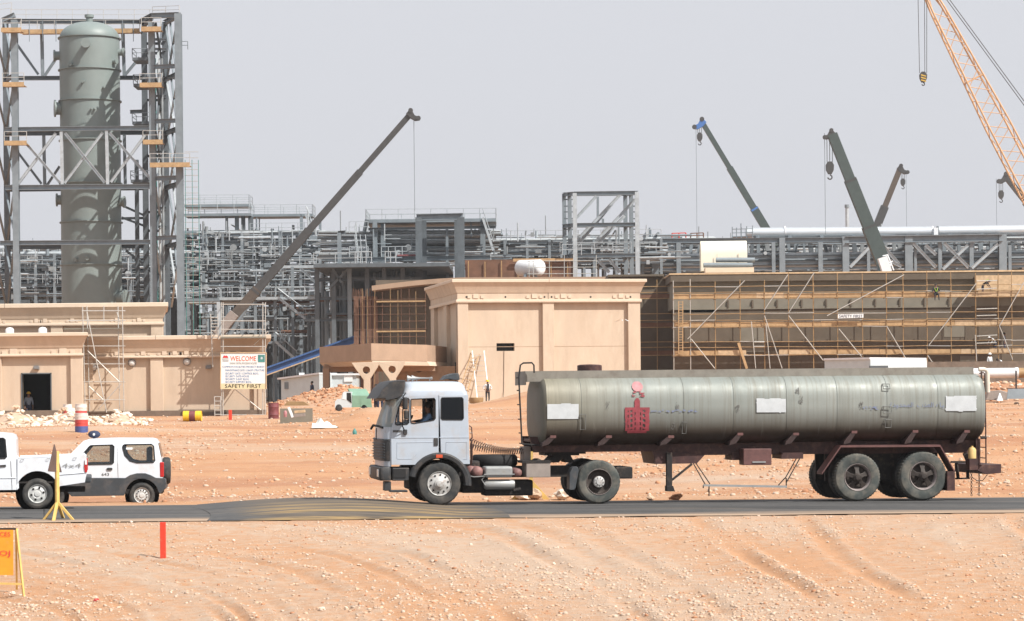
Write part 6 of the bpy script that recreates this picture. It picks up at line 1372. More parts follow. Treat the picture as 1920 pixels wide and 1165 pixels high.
# ------------------------------------------------------------------ generic pieces of plant
PIPES = ['pipe_pale', 'steel', 'pipe_mid', 'steel_pale', 'pipe_mid', 'steel']
def rack(name, label, px0, px1, Y, dep, pys, ncol, npipe, rr_=(.09, .26), cw=.34, m='steel', brace=0., top=None, rail=(), cross=3, mats=PIPES, verts=0):
    x0, x1 = W(px0, 500, Y).x, W(px1, 500, Y).x; t = thing(name, ((x0+x1)/2, Y, G0), label, 'pipe rack')
    zl = [W((px0+px1)/2, y_, Y).z for y_ in pys]; zt_ = W((px0+px1)/2, top if top else pys[0], Y).z; xs_ = np.linspace(x0, x1, ncol)
    for x in xs_:
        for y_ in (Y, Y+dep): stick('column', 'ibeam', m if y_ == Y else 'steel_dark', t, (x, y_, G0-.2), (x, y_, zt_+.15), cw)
        for z_ in zl: stick('cross_beam', 'ibeam', 'steel_dark', t, (x, Y, z_-.2), (x, Y+dep, z_-.2), cw*.8)
    for z_ in zl:
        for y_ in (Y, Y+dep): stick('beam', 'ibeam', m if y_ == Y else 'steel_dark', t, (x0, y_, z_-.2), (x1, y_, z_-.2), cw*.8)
        yy = Y+.35
        for k in range(npipe):
            r_ = random.uniform(*rr_); yy += r_+random.uniform(.04, .2)
            if yy > Y+dep-.3: break
            a, b_ = x0-random.uniform(0, 1), x1+random.uniform(0, 1)
            if random.random() < .35: a = x0+random.uniform(.0, .5)*(x1-x0)
            elif random.random() < .3: b_ = x1-random.uniform(.0, .5)*(x1-x0)
            stick('pipe', 'pipe', random.choice(mats), t, (a, yy, z_+r_), (b_, yy, z_+r_), r_); yy += r_
    for k in range(cross):
        x = random.uniform(x0, x1); z_ = random.choice(zl)+random.uniform(.5, 1.2); r_ = random.uniform(.08, .2)
        stick('cross_pipe', 'pipe', random.choice(mats), t, (x, Y-.3, z_), (x, Y+dep+.5, z_), r_)
    for k in range(verts):
        x = random.uniform(x0, x1); y_ = Y+random.uniform(-.2, dep*.6); r_ = random.uniform(.06, .22); za = random.choice(zl+[G0]); zb_ = random.choice(zl)+random.uniform(.3, 1.4)
        if abs(za-zb_) > .5: stick('riser_pipe', 'pipe', random.choice(mats), t, (x, y_, za), (x, y_, zb_), r_)
    if brace:
        for i in range(ncol-1):
            if random.random() < brace:
                a, b_ = (xs_[i], xs_[i+1]) if random.random() < .5 else (xs_[i+1], xs_[i]); stick('brace', 'ibeam', m, t, (a, Y-.1, zl[-1]), (b_, Y-.1, zl[0]), .24)
    for k, a0, a1 in rail: p = W(0, pys[k], Y); handrail(t, (W(a0, 500, Y).x, Y-.35, zl[k]), (W(a1, 500, Y).x, Y-.35, zl[k]), 1.1)
    return t, x0, x1, zl
# left, behind the vessel
rack('pipe_rack', 'dense grey pipe rack behind the base of the green vessel', -40, 352, 296, 9, [478, 497, 514, 532, 550], 12, 9, verts=24, rail=((1, -30, 80), (2, 220, 350), (3, -30, 330)), cross=14)
rack('pipe_rack', 'distant pipe rack beyond the steel tower, pale pipes against the sky', -40, 350, 345, 8, [468, 490, 505], 10, 8, (.12, .35), verts=10, mats=['pipe_pale', 'pipe_pale', 'steel_pale', 'pipe_mid'])
rack('pipe_rack', 'rack of layered platforms and pipes between the steel tower and the black crane boom', 345, 600, 300, 10, [437, 455, 470, 487, 505, 528, 556], 8, 7, verts=26, rail=((0, 470, 590), (3, 350, 480), (4, 350, 600), (5, 400, 600), (6, 345, 590)), cross=18, cw=.36)
# high decks with handrails
hd = thing('access_platform', (W(460, 750, 303).x, 303, G0), 'high railed access platforms on tall columns beside the steel tower', 'platform')
for p0, p1, y_, Yk in ((345, 467, 384, 303), (345, 470, 401, 300), (467, 586, 402, 303), (345, 440, 433, 301)):
    p, q = W(p0, y_, Yk), W(p1, y_, Yk); deck(hd, p.x, q.x, Yk, Yk+4, p.z, 'steel', 'fbr' if y_ != 433 else '', .3)
for px, y_, w_ in ((470, 402, .55), (456, 402, .45), (444, 402, .45), (425, 402, .3), (565, 402, .35), (600, 402, .3), (385, 433, .3), (400, 433, .28), (415, 433, .28), (438, 433, .35), (365, 433, .28)):
    p = W(px, y_, 301.5); stick('column', 'ibeam', random.choice(['steel', 'steel_dark']), hd, (p.x, 301.5, G0), (p.x, 301.5, p.z-.3), w_)
p = W(470, 402, 301); q = W(455, 412, 301); stair(hd, W(573, 402, 302.5), W(588, 440, 302.5)); stair(hd, W(575, 404, 306), W(590, 440, 306))
# middle: platforms with stairs
md = thing('stair_platform', (W(560, 750, 285).x, 285, G0), 'galvanised stairs and railed walkways in the middle of the plant', 'platform')
for p0, p1, y_, Yk, m_ in ((530, 657, 498, 287, 'steel_pale'), (408, 598, 558, 283, 'steel_pale'), (345, 410, 560, 282, 'steel'), (570, 598, 598, 282, 'steel'), (500, 530, 640, 280, 'steel')):
    p, q = W(p0, y_, Yk), W(p1, y_, Yk); deck(md, p.x, q.x, Yk, Yk+2.4, p.z, m_, 'flr', .3)
stair(md, W(521, 558, 282), W(572, 598, 282)); stair(md, W(516, 640, 280), W(556, 676, 280)); stick('brace', 'ibeam', 'steel_pale', md, W(563, 503, 286.5), W(592, 530, 286.5), .26)
for px in (410, 452, 478, 515, 548, 596): p = W(px, 560, 283); stick('column', 'ibeam', 'steel', md, (p.x, 283.5, G0), (p.x, 283.5, W(px, 500 if px > 530 else 560, 283).z), .32)
for k in range(30):
    px = random.uniform(350, 600); py = random.uniform(565, 650); p = W(px, py, random.uniform(284, 292)); stick('floor_pipe', 'pipe', random.choice(['pipe_mid', 'steel_dark', 'pipe_pale', 'pipe_rust']), md, p, p+Vector((random.uniform(2, 7), 0, 0)), random.uniform(.06, .2))
for k in range(26):
    px = random.uniform(350, 600); p = W(px, random.uniform(560, 600), random.uniform(285, 292)); stick('riser_pipe', 'pipe', random.choice(['steel_dark', 'pipe_mid', 'steel']), md, (p.x, p.y, G0), p, random.uniform(.06, .22))
# dark equipment hall under a deck
dk = thing('equipment_hall', (W(650, 750, 268).x, 268, G0), 'shadowy open steel hall packed with vertical pipes right of the black boom', 'steel frame')
xa_, xb_ = W(592, 500, 268).x, W(790, 500, 268).x; zt_ = W(650, 497, 268).z
MB().box(xa_, xb_+3, 265, 284, zt_-.4, zt_).build('deck', 'steel_dark', dk); MB().box(xa_+1, xb_+3, 268.5, 283, zt_-5.2, zt_-5.0).build('deck', 'steel_dark', dk)  # decks laid and stretched forward to shade the hall
MB().box(xa_+.5, xb_+3, 283, 283.6, G0, zt_-.4).build('back_cladding', 'steel_dark', dk)  # dark sheet added at the back to keep the hall dark
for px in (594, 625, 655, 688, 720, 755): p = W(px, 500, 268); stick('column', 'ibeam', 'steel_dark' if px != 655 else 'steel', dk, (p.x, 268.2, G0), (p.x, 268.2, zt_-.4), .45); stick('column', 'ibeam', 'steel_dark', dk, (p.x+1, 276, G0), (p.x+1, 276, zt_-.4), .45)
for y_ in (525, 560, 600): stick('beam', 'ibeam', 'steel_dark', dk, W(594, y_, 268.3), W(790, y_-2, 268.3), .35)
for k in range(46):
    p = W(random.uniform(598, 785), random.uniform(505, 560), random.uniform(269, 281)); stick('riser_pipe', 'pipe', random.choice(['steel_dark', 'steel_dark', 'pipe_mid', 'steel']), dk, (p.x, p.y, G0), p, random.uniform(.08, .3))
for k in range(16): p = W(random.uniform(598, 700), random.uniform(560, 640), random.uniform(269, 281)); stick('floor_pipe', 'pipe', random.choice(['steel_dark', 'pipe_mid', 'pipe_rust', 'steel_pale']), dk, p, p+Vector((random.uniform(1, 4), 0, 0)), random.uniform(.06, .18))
handrail(dk, (xa_, 265.1, zt_), (xa_+4.5, 265.1, zt_), 1.1); 
for p0, p1 in ((663, 694), (720, 740)): handrail(dk, (W(p0, 497, 262.6).x, 265.1, zt_), (W(p1, 497, 262.6).x, 265.1, zt_), 1.2, 'steel_pale', .035, step=.5)
stick('gantry_post', 'ibeam', 'steel', dk, W(637, 497, 268), W(636, 437, 268), .4); stick('gantry_arm', 'ibeam', 'steel_dark', dk, W(634, 437, 268), W(648, 436, 268), .4)
for a in ((657, 500, 618, 540), (620, 498, 640, 530)): stick('brace', 'ibeam', 'steel', dk, W(a[0], a[1], 267.9), W(a[2], a[3], 267.9), .22)
# pipe bundles under the railed deck
bd = thing('pipe_bundle_rack', (W(810, 750, 276).x, 276, G0), 'railed deck over thick bundles of grey pipes and dark portal columns', 'pipe rack')
p, q = W(686, 412, 278), W(930, 407, 278); deck(bd, p.x, q.x, 278, 286, p.z, 'steel', 'flrb', .35)
z_ = W(800, 432, 278).z
for j, (p0, p1) in enumerate(((600, 700), (690, 930), (690, 930), (705, 935))):
    for k in range(13):
        py = 436+k*4.4+random.uniform(-1, 1); a, b_ = W(p0+random.uniform(-8, 8), py+random.uniform(-1.5, 1.5), 278+j*1.6+k*.1), W(p1+random.uniform(-10, 10), py+random.uniform(-2.5, 2), 278+j*1.6+k*.1)
        stick('bundle_pipe', 'pipe', random.choice(['pipe_mid', 'pipe_mid', 'steel', 'steel_pale', 'steel_dark']), bd, a, b_, random.uniform(.10, .19))
for px, Yk, w_, top in ((785, 272, .7, 408), (795, 274, .5, 410), (864, 272, .75, 408), (856, 275, .5, 410), (703, 278, .5, 412), (718, 279, .5, 412), (838, 279, .3, 430), (905, 279, .55, 410), (760, 284, .4, 430)): p = W(px, top, Yk); stick('column', 'ibeam', 'steel_dark' if Yk < 276 else 'steel', bd, (p.x, Yk, G0), p, w_)
stick('portal_beam', 'ibeam', 'steel', bd, W(781, 408, 272), W(868, 406, 272), .7); stick('beam', 'ibeam', 'steel', bd, W(690, 487, 277), W(960, 482, 277), .5); stick('beam', 'ibeam', 'steel_dark', bd, W(690, 430, 277.5), W(930, 426, 277.5), .3)
stick('bracket', 'ibeam', 'steel_dark', bd, W(683, 436, 277.6), W(688, 412, 277.6), .4); handrail(bd, W(655, 437, 277), W(690, 436, 277), 1.2)
for px in (725, 735, 745): stick('ladder_rail', 'rod', 'steel_pale', bd, W(px-60, 440, 277), W(px-55, 500, 277), .05)
stair(bd, W(905, 408, 277), W(925, 470, 277)); stair(bd, W(665, 440, 276), W(672, 495, 276))
for p0, p1 in ((715, 780), (655, 690)): handrail(bd, W(p0, 482, 275), W(p1, 481, 275), 1.1, 'steel_pale', .035, step=.7)
stick('red_pipe', 'pipe', 'drum_maroon', bd, W(745, 480, 275), W(783, 479, 275), .12)
# walkway rack between that deck and the stair frame
rack('pipe_rack', 'low grey pipe rack behind the centre building roof', 905, 1240, 284, 7, [451, 462, 474, 490], 9, 8, (.07, .22), .3, rail=((0, 930, 1240), (2, 1050, 1230)), verts=20, cross=12)
rack('pipe_rack', 'far pipe rack showing pale pipes beyond the stair frame', 900, 1330, 340, 8, [452, 466, 480, 494], 12, 9, (.10, .3), .35, verts=8, mats=['pipe_pale', 'pipe_mid', 'steel_pale', 'pipe_pale'])
bx9 = thing('formwork_shed', (W(970, 750, 262).x, 262, G0), 'rust brown formwork wall with yellow posts behind the centre roof', 'formwork')
MB().box(W(872, 500, 262).x, W(1075, 500, 262).x, 262, 266, G0, W(970, 487, 262).z).build('panel', 'pipe_rust', bx9)
for px in range(878, 1075, 31): p = W(px, 488+random.uniform(-2, 4), 261.8); stick('post', 'rod', 'scaf_rust', bx9, (p.x, 261.8, G0), p, .06)
stick('rail', 'box', 'plank', bx9, W(962, 488, 261.6), W(1075, 487, 261.6), .2, .3)
YH = 244; ht = thing('white_tank', W(995, 522, YH), 'small white horizontal tank on the roof behind the centre cornice', 'tank')
p, q = W(975, 503, YH+1.5), W(1013, 502, YH); r_ = 15/S(YH); d = (q-p).normalized()
b = MB(); u = d.orthogonal().normalized(); v = d.cross(u); rows = [b.ring(p+d*t, u, v, r_*k, 24) for t, k in ((-.28, .02), (-.25, .5), (-.15, .85), (0, 1), ((q-p).length, 1), ((q-p).length+.15, .85), ((q-p).length+.25, .5), ((q-p).length+.28, .02))]; b.loft(rows, True, True).build('shell', 'cabin_white', ht, smooth=50)
for px in (985, 1005): s_ = W(px, 515, YH+.5); MB().box(s_.x-.15, s_.x+.15, YH+.1, YH+1.2, G0, s_.z).build('saddle', 'steel', ht)
rs_ = thing('roof_scaffold', W(1020, 530, 236), 'thin galvanised scaffold cage on the roof beside the small white tank', 'scaffold')
for px in (992, 1000, 1030, 1058, 1075, 1082, 1118): 
    for Yk in (232, 235): stick('standard', 'rod', 'scaf_galv', rs_, W(px, 532, Yk), W(px, 488 if px < 1050 else 478, Yk), .03)
for y_ in (490, 502, 514, 526): stick('ledger', 'rod', 'scaf_galv', rs_, W(988, y_, 232), W(1120, y_-1, 232), .03); stick('ledger', 'rod', 'scaf_galv', rs_, W(988, y_, 235), W(1120, y_-1, 235), .03)
# ------------------------------------------------------------------ stair frame
YF_ = 262; sf_ = thing('stair_tower', (W(1125, 750, YF_).x, YF_, G0), 'square grey steel frame tower with diagonal stair stringers, open to the sky', 'steel tower')
zC2 = zoom(780, 340, 2.773); H_ = lambda a, b_, Y=YF_: W(*zC2(a, b_), Y)
for a, Yk, t_ in ((825, YF_, 62), (798, YF_+3, 64), (770, YF_+6, 66), (1148, YF_, 56), (1118, YF_+4, 60), (1088, YF_+6, 66)): p = H_(a, t_, Yk); stick('column', 'ibeam', 'steel' if Yk > YF_ else 'steel_pale', sf_, (p.x, Yk, G0), p, .42)
for y0, y1 in ((64, 60), (228, 224), (388, 384)):
    for p, q in ((H_(822, y0), H_(1152, y1)), (H_(768, y0+4, YF_+6), H_(1090, y1+6, YF_+6)), (H_(825, y0), H_(768, y0+6, YF_+6)), (H_(1148, y1), H_(1088, y1+8, YF_+6))): stick('beam', 'ibeam', 'steel', sf_, p, q, .38)
for p, q, Yk in (((835, 190), (938, 78), YF_+5), ((838, 305), (1062, 70), YF_+1), ((838, 335), (1020, 118), YF_+2), ((935, 312), (1140, 95), YF_+1), ((920, 350), (1085, 180), YF_+3), ((800, 225), (830, 195), YF_+5), ((945, 410), (1005, 475), YF_+1), ((1005, 405), (1060, 475), YF_+1)): stick('stringer', 'ibeam', 'steel_pale', sf_, H_(*p, Yk), H_(*q, Yk), .3)
for a, y0, y1 in ((945, 80, 225), (972, 195, 225)): stick('hanger', 'ibeam', 'steel', sf_, H_(a, y0, YF_+5), H_(a, y1, YF_+5), .24)
for y_ in (95, 130, 160, 195, 250, 290): 
    for a in (770, 798, 1118): p = H_(a, y_, YF_+4); stick('cleat', 'box', 'steel_dark', sf_, p, p+Vector((.5, 0, 0)), .12, .12)
handrail(sf_, H_(830, 385), H_(1120, 382), 1.3); handrail(sf_, H_(760, 385, YF_-1), H_(860, 384, YF_-1), 1.1)
# ------------------------------------------------------------------ long rack on the right with the silver pipe
YL = 286
lr, x0, x1, zl = rack('pipe_rack', 'long trussed pipe rack under the big silver pipe', 1205, 1960, YL, 9, [450, 479, 489, 499], 2, 9, (.09, .2), .35, rail=(), cross=10, verts=0)
for px, w_, top in ((1228, .75, 448), (1272, .5, 455), (1396, .45, 455), (1450, .4, 455), (1466, .65, 446), (1538, .5, 455), (1585, .75, 444), (1628, .35, 455), (1703, .85, 442), (1716, .3, 460), (1762, .4, 455), (1821, .45, 455), (1879, .85, 440), (1893, .35, 460)): p = W(px, top, YL-.3); stick('column', 'ibeam', 'steel', lr, (p.x, YL-.3, G0), p, w_)
stick('girder', 'ibeam', 'steel', lr, W(1228, 452, YL-.2), W(1585, 450, YL-.2), .55); stick('girder', 'ibeam', 'steel', lr, W(1585, 450, YL-.5), W(1879, 446, YL-.5), .8)
for p, q in (((1594, 501), (1632, 462)), ((1650, 455), (1685, 495)), ((1711, 455), (1755, 502)), ((1815, 460), (1768, 505)), ((1770, 456), (1816, 502)), ((1822, 503), (1872, 458)), ((1735, 460), (1755, 478)), ((1650, 480), (1690, 500))): stick('brace', 'ibeam', 'steel_pale', lr, W(*p, YL-.6), W(*q, YL-.6), .34)
for px in range(1240, 1920, 14): stick('hanger', 'ibeam', random.choice(['steel', 'steel_dark', 'pipe_mid']), lr, W(px+random.uniform(-4, 4), 456, YL+6), W(px+random.uniform(-4, 4), 478, YL+6), random.uniform(.25, .5))
for k in range(90):
    px = random.uniform(1210, 1920); py = random.choice([483, 492, 501])+random.uniform(-2, 2); p = W(px, py, YL+random.uniform(1, 7)); o_ = stick('pipe_shoe', 'box', random.choice(['steel_pale', 'cabin_white', 'pipe_mid', 'steel_dark']), lr, p, p+Vector((random.uniform(.3, .9), 0, 0)), .3, random.uniform(.15, .4))
rack('pipe_rack', 'farther pipe rack glimpsed through the long truss', 1190, 1980, 338, 9, [458, 470, 482, 495, 506], 18, 9, (.12, .3), .35, mats=['pipe_pale', 'pipe_rust', 'pipe_mid', 'steel_pale', 'pipe_mid'], verts=26, cross=10)
bp_ = thing('silver_pipe', W(1650, 447, YL+2), 'very large shiny silver duct lying on top of the long pipe rack', 'pipe')
rp = 10.2/S(YL+2)
for a, b_ in ((W(1398, 437.5, YL+2), W(1471, 437, YL+2)), (W(1472, 437, YL+2), W(1748, 435, YL+2)), (W(1758, 434.5, YL+2), W(2000, 431, YL+2))): stick('duct_length', 'pipe', 'silver', bp_, a, b_, rp)
for px in (1471.5, 1748, 1758): p = W(px, 435, YL+2); MB().tube(p-Vector((.08, 0, 0)), p+Vector((.08, 0, 0)), rp*1.06, n=28).build('flange', 'cabin_white' if px < 1757 else 'steel_dark', bp_, smooth=40)
MB().box(W(1749, 440, YL+2).x, W(1757, 440, YL+2).x, YL+1.2, YL+2.8, W(1750, 446, YL+2).z, W(1750, 428, YL+2).z).build('joint_gap', 'cabin_white', bp_)
for px in range(1420, 1920, 60): p = W(px, 446, YL+2); MB().box(p.x-.2, p.x+.2, YL+1.3, YL+2.7, p.z-.5, p.z+.1).build('saddle', 'steel', bp_)
ps = thing('platform_scaffold', W(1392, 450, YL), 'small scaffold cage at the open end of the silver duct', 'scaffold')
for px in (1373, 1381, 1390, 1400, 1411): 
    for Yk in (YL, YL+3): stick('standard', 'rod', 'steel', ps, W(px, 450, Yk), W(px, 426+random.uniform(-3, 3), Yk), .05)
for y_ in (430, 437, 444): stick('ledger', 'rod', 'steel', ps, W(1372, y_, YL), W(1412, y_-1, YL), .045); stick('ledger', 'rod', 'steel', ps, W(1372, y_, YL+3), W(1412, y_-1, YL+3), .045)
stick('plank', 'box', 'pipe_rust', ps, W(1372, 447, YL+1), W(1412, 446, YL+1), 1.2, .2)
for px, w_, m_ in ((1260, 26, 'red_post'), (1295, 24, 'pipe_rust')): 
    o_ = thing('rooftop_rail', W(px, 448, YL+4), 'red painted guard rail piece on top of the long rack' if px < 1280 else 'rusty guard rail frame on top of the long rack', 'railing'); handrail(o_, W(px, 447, YL+4), W(px+w_, 446, YL+4), .55, m_, .05, step=.6)
stk = thing('flare_stack', W(1588, 445, 400), 'thin pale chimney stack beyond the silver duct', 'chimney')
p = W(1588, 390, 400); stick('shaft', 'pipe', 'steel_pale', stk, (p.x, 400, G0), p, .26); stick('cap', 'pipe', 'steel', stk, p, p+Vector((0, 0, .5)), .36)
# blue sloping boom in the middle distance
bl = thing('blue_boom', W(500, 702, 232), 'long blue lattice jib lying aslope between plant and canopy', 'jib')
p, q = W(470, 712, 232), W(682, 636, 232); 
for dz in (0, .55): stick('chord', 'box', 'blue_steel', bl, p+Vector((0, 0, dz)), q+Vector((0, 0, dz)), .14)
MB().bar(p+Vector((0, .2, .27)), q+Vector((0, .2, .27)), .06, .5).build('web_plate', 'blue_steel', bl); stick('edge_rail', 'box', 'plank_dusty', bl, p+Vector((0, -.1, -.12)), q+Vector((0, -.1, -.12)), .1)
for t in (.05, .5, .95): c_ = p.lerp(q, t); stick('trestle', 'box', 'steel_dark', bl, (c_.x, c_.y, gz(c_.x, c_.y)-.1), c_, .2)
# ------------------------------------------------------------------ cranes
def crane(label, Y, foot, tip, mats, secs, hook=None, lines=(), head=None, hmat=None, w0=1.1, w1=.55, base_dx=0.):
    f, t_ = W(*foot, Y), W(*tip, Y); gl = gz(f.x, Y); t = thing('mobile_crane', (f.x, Y, gl), label, 'crane')
    m0 = mats[0]; n_ = len(secs)
    for k in range(n_):
        a, b_ = secs[k], (secs[k+1]+.01 if k+1 < n_ else 1.0); w_ = w0+(w1-w0)*k/max(1, n_-1)
        p, q = f.lerp(t_, a), f.lerp(t_, b_); stick('boom_section', 'box', mats[k % len(mats)], t, p, q, w_*.8, w_)
        if k: d = (t_-f).normalized(); stick('boom_collar', 'box', hmat or m0, t, p-d*.12, p+d*.12, w_*.9+.08, w_+.12)
    sgn_ = 1 if t_.x > f.x else -1; hm = hmat or m0; up = Vector((0, 0, 1))
    hd_ = head or 1.6
    pts = [t_+Vector((sgn_*a*hd_, 0, c_*hd_)) for a, c_ in ((-.30, .10), (.0, .42), (.22, .36), (.45, -.05), (.85, -.2), (.85, -.45), (.45, -.5), (.0, -.25))]
    MB().loft([[p+Vector((0, -.35, 0)) for p in pts], [p+Vector((0, .35, 0)) for p in pts]], True, True).build('boom_head', hm, t, bevel=.03)
    for a, c_ in ((.1, .36), (.75, -.3)): c2 = t_+Vector((sgn_*a*hd_, -.4, c_*hd_)); MB().lathe([(0, 0), (.2*hd_, .0), (.17*hd_, .1), (.2*hd_, .2), (0, .2)], c2, 'y', 16).build('sheave', 'crane_dark', t, smooth=40)
    if hook:
        hx, hy, hs = hook; c_ = W(hx, hy, Y); b = MB(); hb_ = [(-.28, .1), (-.3, .5), (-.15, .75), (.15, .75), (.3, .5), (.28, .1), (.12, -.2), (-.12, -.2)]
        hb = MB().plate([(a*hs, d_*hs) for a, d_ in hb_], [], lambda a, d_, e_: (c_.x+a, c_.y-.2+.4*e_, c_.z+d_)).build('hook_block', hm if hm == 'crane_yellow' else 'crane_dark', t, bevel=.03)
        MB().path([c_+Vector((math.sin(a)*.16*hs, 0, -.42*hs+.16*hs*math.cos(a))) for a in np.linspace(0, 4.6, 10)], .05*hs, 6).build('hook', 'crane_dark', hb)
        for dx in (-.2, 0, .2): stick('hoist_rope', 'rod', 'crane_dark', t, (c_.x+dx*hs, c_.y, c_.z+.7*hs), (c_.x+dx*hs, c_.y, t_.z-.1), .03)
    for lx, ly0, ly1 in lines: stick('hoist_rope', 'rod', 'steel', t, W(lx, ly0, Y), W(lx+(ly1-ly0)*.0096, ly1, Y), .03)
    # upper works and carrier
    zt = max(gl+1.6, f.z-2.2)
    MB().box(f.x-1.7, f.x+1.7, Y-1.2, Y+1.2, gl+1.5, max(gl+2.8, f.z-.2)).build('upper_works', mats[-1], t, bevel=.1)
    MB().box(f.x-sgn_*3-1, f.x-sgn_*3+1, Y-1.3, Y+1.3, gl+1.5, gl+3).build('counterweight', m0, t, bevel=.1)
    MB().box(f.x-5, f.x+5, Y-1.25, Y+1.25, gl+.7, gl+1.5).build('carrier', mats[-1], t, bevel=.08); MB().box(f.x+sgn_*4-.9, f.x+sgn_*4+.9, Y-1.2, Y+1.2, gl+1.5, gl+2.7).build('driver_cab', mats[-1], t, bevel=.15)
    for wx in (-3.8, -2.4, 1.8, 3.2):
        for wy in (-1.25, .9): MB().lathe([(0, 0), (.42, 0), (.6, .04), (.6, .31), (.42, .35), (0, .35)], (f.x+wx, Y+wy, gl+.6), 'y', 20).build('wheel', 'tyre', t, smooth=40)
    p, q = f.lerp(t_, .02)+Vector((sgn_*.4, -.3, -1.3)), f.lerp(t_, .22); stick('lift_cylinder', 'pipe', 'steel', t, p, q, .22)
    return t
c1 = crane('long black telescopic crane boom rising from behind the beige gate building', 238, (398, 640), (768, 216), ['crane_brown', 'crane_dark', 'crane_dark', 'crane_dark'], [.0, .22, .48, .74], None, [(776, 222, 395)], 1.1, 'crane_dark', .9, .5)
p, q = W(408, 628, 236.5), W(440, 588, 236.5); MB().bar(p, q, .9, .9).build('boom_foot_casing', 'box_tan', c1)
crane('grey telescopic crane boom with blue head and rings above the silver duct', 330, (1452, 455), (1318, 232), ['crane_green', 'crane_green', 'crane_green'], [0, .28, .62], (1312, 262, 1.2), [(1305, 240, 445)], 1.5, 'crane_blue', 1.0, .62)
crane('thick dark green crane boom crossing the silver duct, white at its foot', 250, (1662, 508), (1560, 252), ['crane_green', 'crane_green', 'crane_green'], [0, .32, .66], (1556, 322, 1.3), [(1546, 250, 440)], 1.0, 'crane_dark', 1.35, .95)
p, q = W(1668, 512, 248.6), W(1653, 482, 248.6)
crane('short dark crane boom leaning right beyond the silver duct', 360, (1630, 460), (1687, 318), ['crane_dark', 'crane_brown'], [0, .5], (1693, 346, 1.1), [(1699, 325, 430)], 1.4, 'crane_dark', 1.1, .75)
crane('dark crane boom leaning left at the far right of the plant', 340, (1960, 425), (1888, 334), ['crane_green', 'crane_dark'], [0, .5], (1877, 370, 1.2), [(1868, 335, 440)], 1.5, 'crane_dark', 1.0, .75)
wf = thing('white_foot_frame', W(1672, 512, 247), 'white boom rest and frame at the foot of the thick green boom', 'frame')
MB().bar(W(1663, 511, 247), W(1654, 483, 247), .9, .9).build('casing', 'cabin_white', wf)
for p, q in (((1664, 477), (1676, 507)), ((1655, 480), (1665, 478)), ((1660, 495), (1674, 490)), ((1666, 507), (1671, 493))): stick('strut', 'box', 'cabin_white', wf, W(*p, 247), W(*q, 247), .1)
# orange lattice crane
YX = 300; lc = thing('lattice_crane', (W(2055, 750, YX).x, YX, G0), 'orange lattice boom crane with yellow striped hook block high on the right', 'crane')
top, bot = W(1722, -50, YX), W(2040, 560, YX); dv = (bot-top).normalized(); side = Vector((dv.z, 0, -dv.x)); L_ = (bot-top).length
wd_ = lambda s: np.interp(s, [0, 5, 20, L_-6, L_], [.35, .75, 1.25, 1.3, .5])
def node(s, i): h = wd_(s); return top+dv*s+side*h*(1 if i in (0, 1) else -1)+Vector((0, .9*h*(1 if i in (0, 3) else -1), 0))
st_l = [0, 5]+list(np.arange(6.6, L_-6, 1.6))+[L_-6, L_]
for i in range(4):
    for a, b_ in ((0, 5), (5, 20), (20, L_-6), (L_-6, L_)): stick('chord', 'rod', 'crane_orange', lc, node(a, i), node(b_, i), .11)
for i in range(4):
    b = MB(); j = (i+1) % 4
    for k in range(len(st_l)-1): b.tube(node(st_l[k], i if k % 2 else j), node(st_l[k+1], j if k % 2 else i), .05, n=5)
    o_ = b.build('lacing', 'crane_orange', lc)
for s in (14, 29, 44):
    for i in range(4): stick('splice', 'box', 'crane_orange', lc, node(s, i), node(s, (i+1) % 4), .14)
hk = W(1731, 150, YX)
hb = MB().plate([(-.42, .15), (-.45, .6), (-.2, .95), (.2, .95), (.45, .6), (.42, .15), (.2, -.3), (-.2, -.3)], [], lambda a, c_, d_: (hk.x+a, hk.y-.25+.5*d_, hk.z+c_)).build('hook_block', 'crane_dark', lc, bevel=.04)
for dz in (-.1, .2, .5): MB().add([(hk.x-.3, hk.y-.27, hk.z+dz), (hk.x+.3, hk.y-.27, hk.z+dz-.18), (hk.x+.3, hk.y-.27, hk.z+dz-.04), (hk.x-.3, hk.y-.27, hk.z+dz+.14)], [(0, 1, 2, 3)]).build('stripe', 'crane_yellow', hb)
MB().path([hk+Vector((math.sin(a)*.16, 0, -.5+.16*math.cos(a))) for a in np.linspace(0, 4.6, 10)], .06, 6).build('hook', 'crane_dark', hb)
for dx in (-.42, .2, .42): stick('hoist_rope', 'rod', 'crane_dark', lc, hk+Vector((dx, 0, .8)), (hk.x+dx*1.3, hk.y, top.z), .035)
for dz in (0, .5): stick('pendant', 'rod', 'crane_dark', lc, top+Vector((.8, 0, .3+dz)), W(2120, 470, YX)+Vector((0, 0, dz)), .045)
MB().box(bot.x-1.5, bot.x+6, YX-1.6, YX+1.6, G0+1.5, bot.z+.4).build('upper_works', 'crane_orange', lc, bevel=.1)
for dy in (-2.2, 1.4): MB().box(bot.x-3, bot.x+5, YX+dy, YX+dy+.8, G0-.1, G0+1.2).build('crawler_track', 'crane_dark', lc, bevel=.3)
MB().box(bot.x-1.5, bot.x+3.5, YX-1.5, YX+1.5, G0+.6, G0+1.5).build('undercarriage', 'crane_dark', lc)

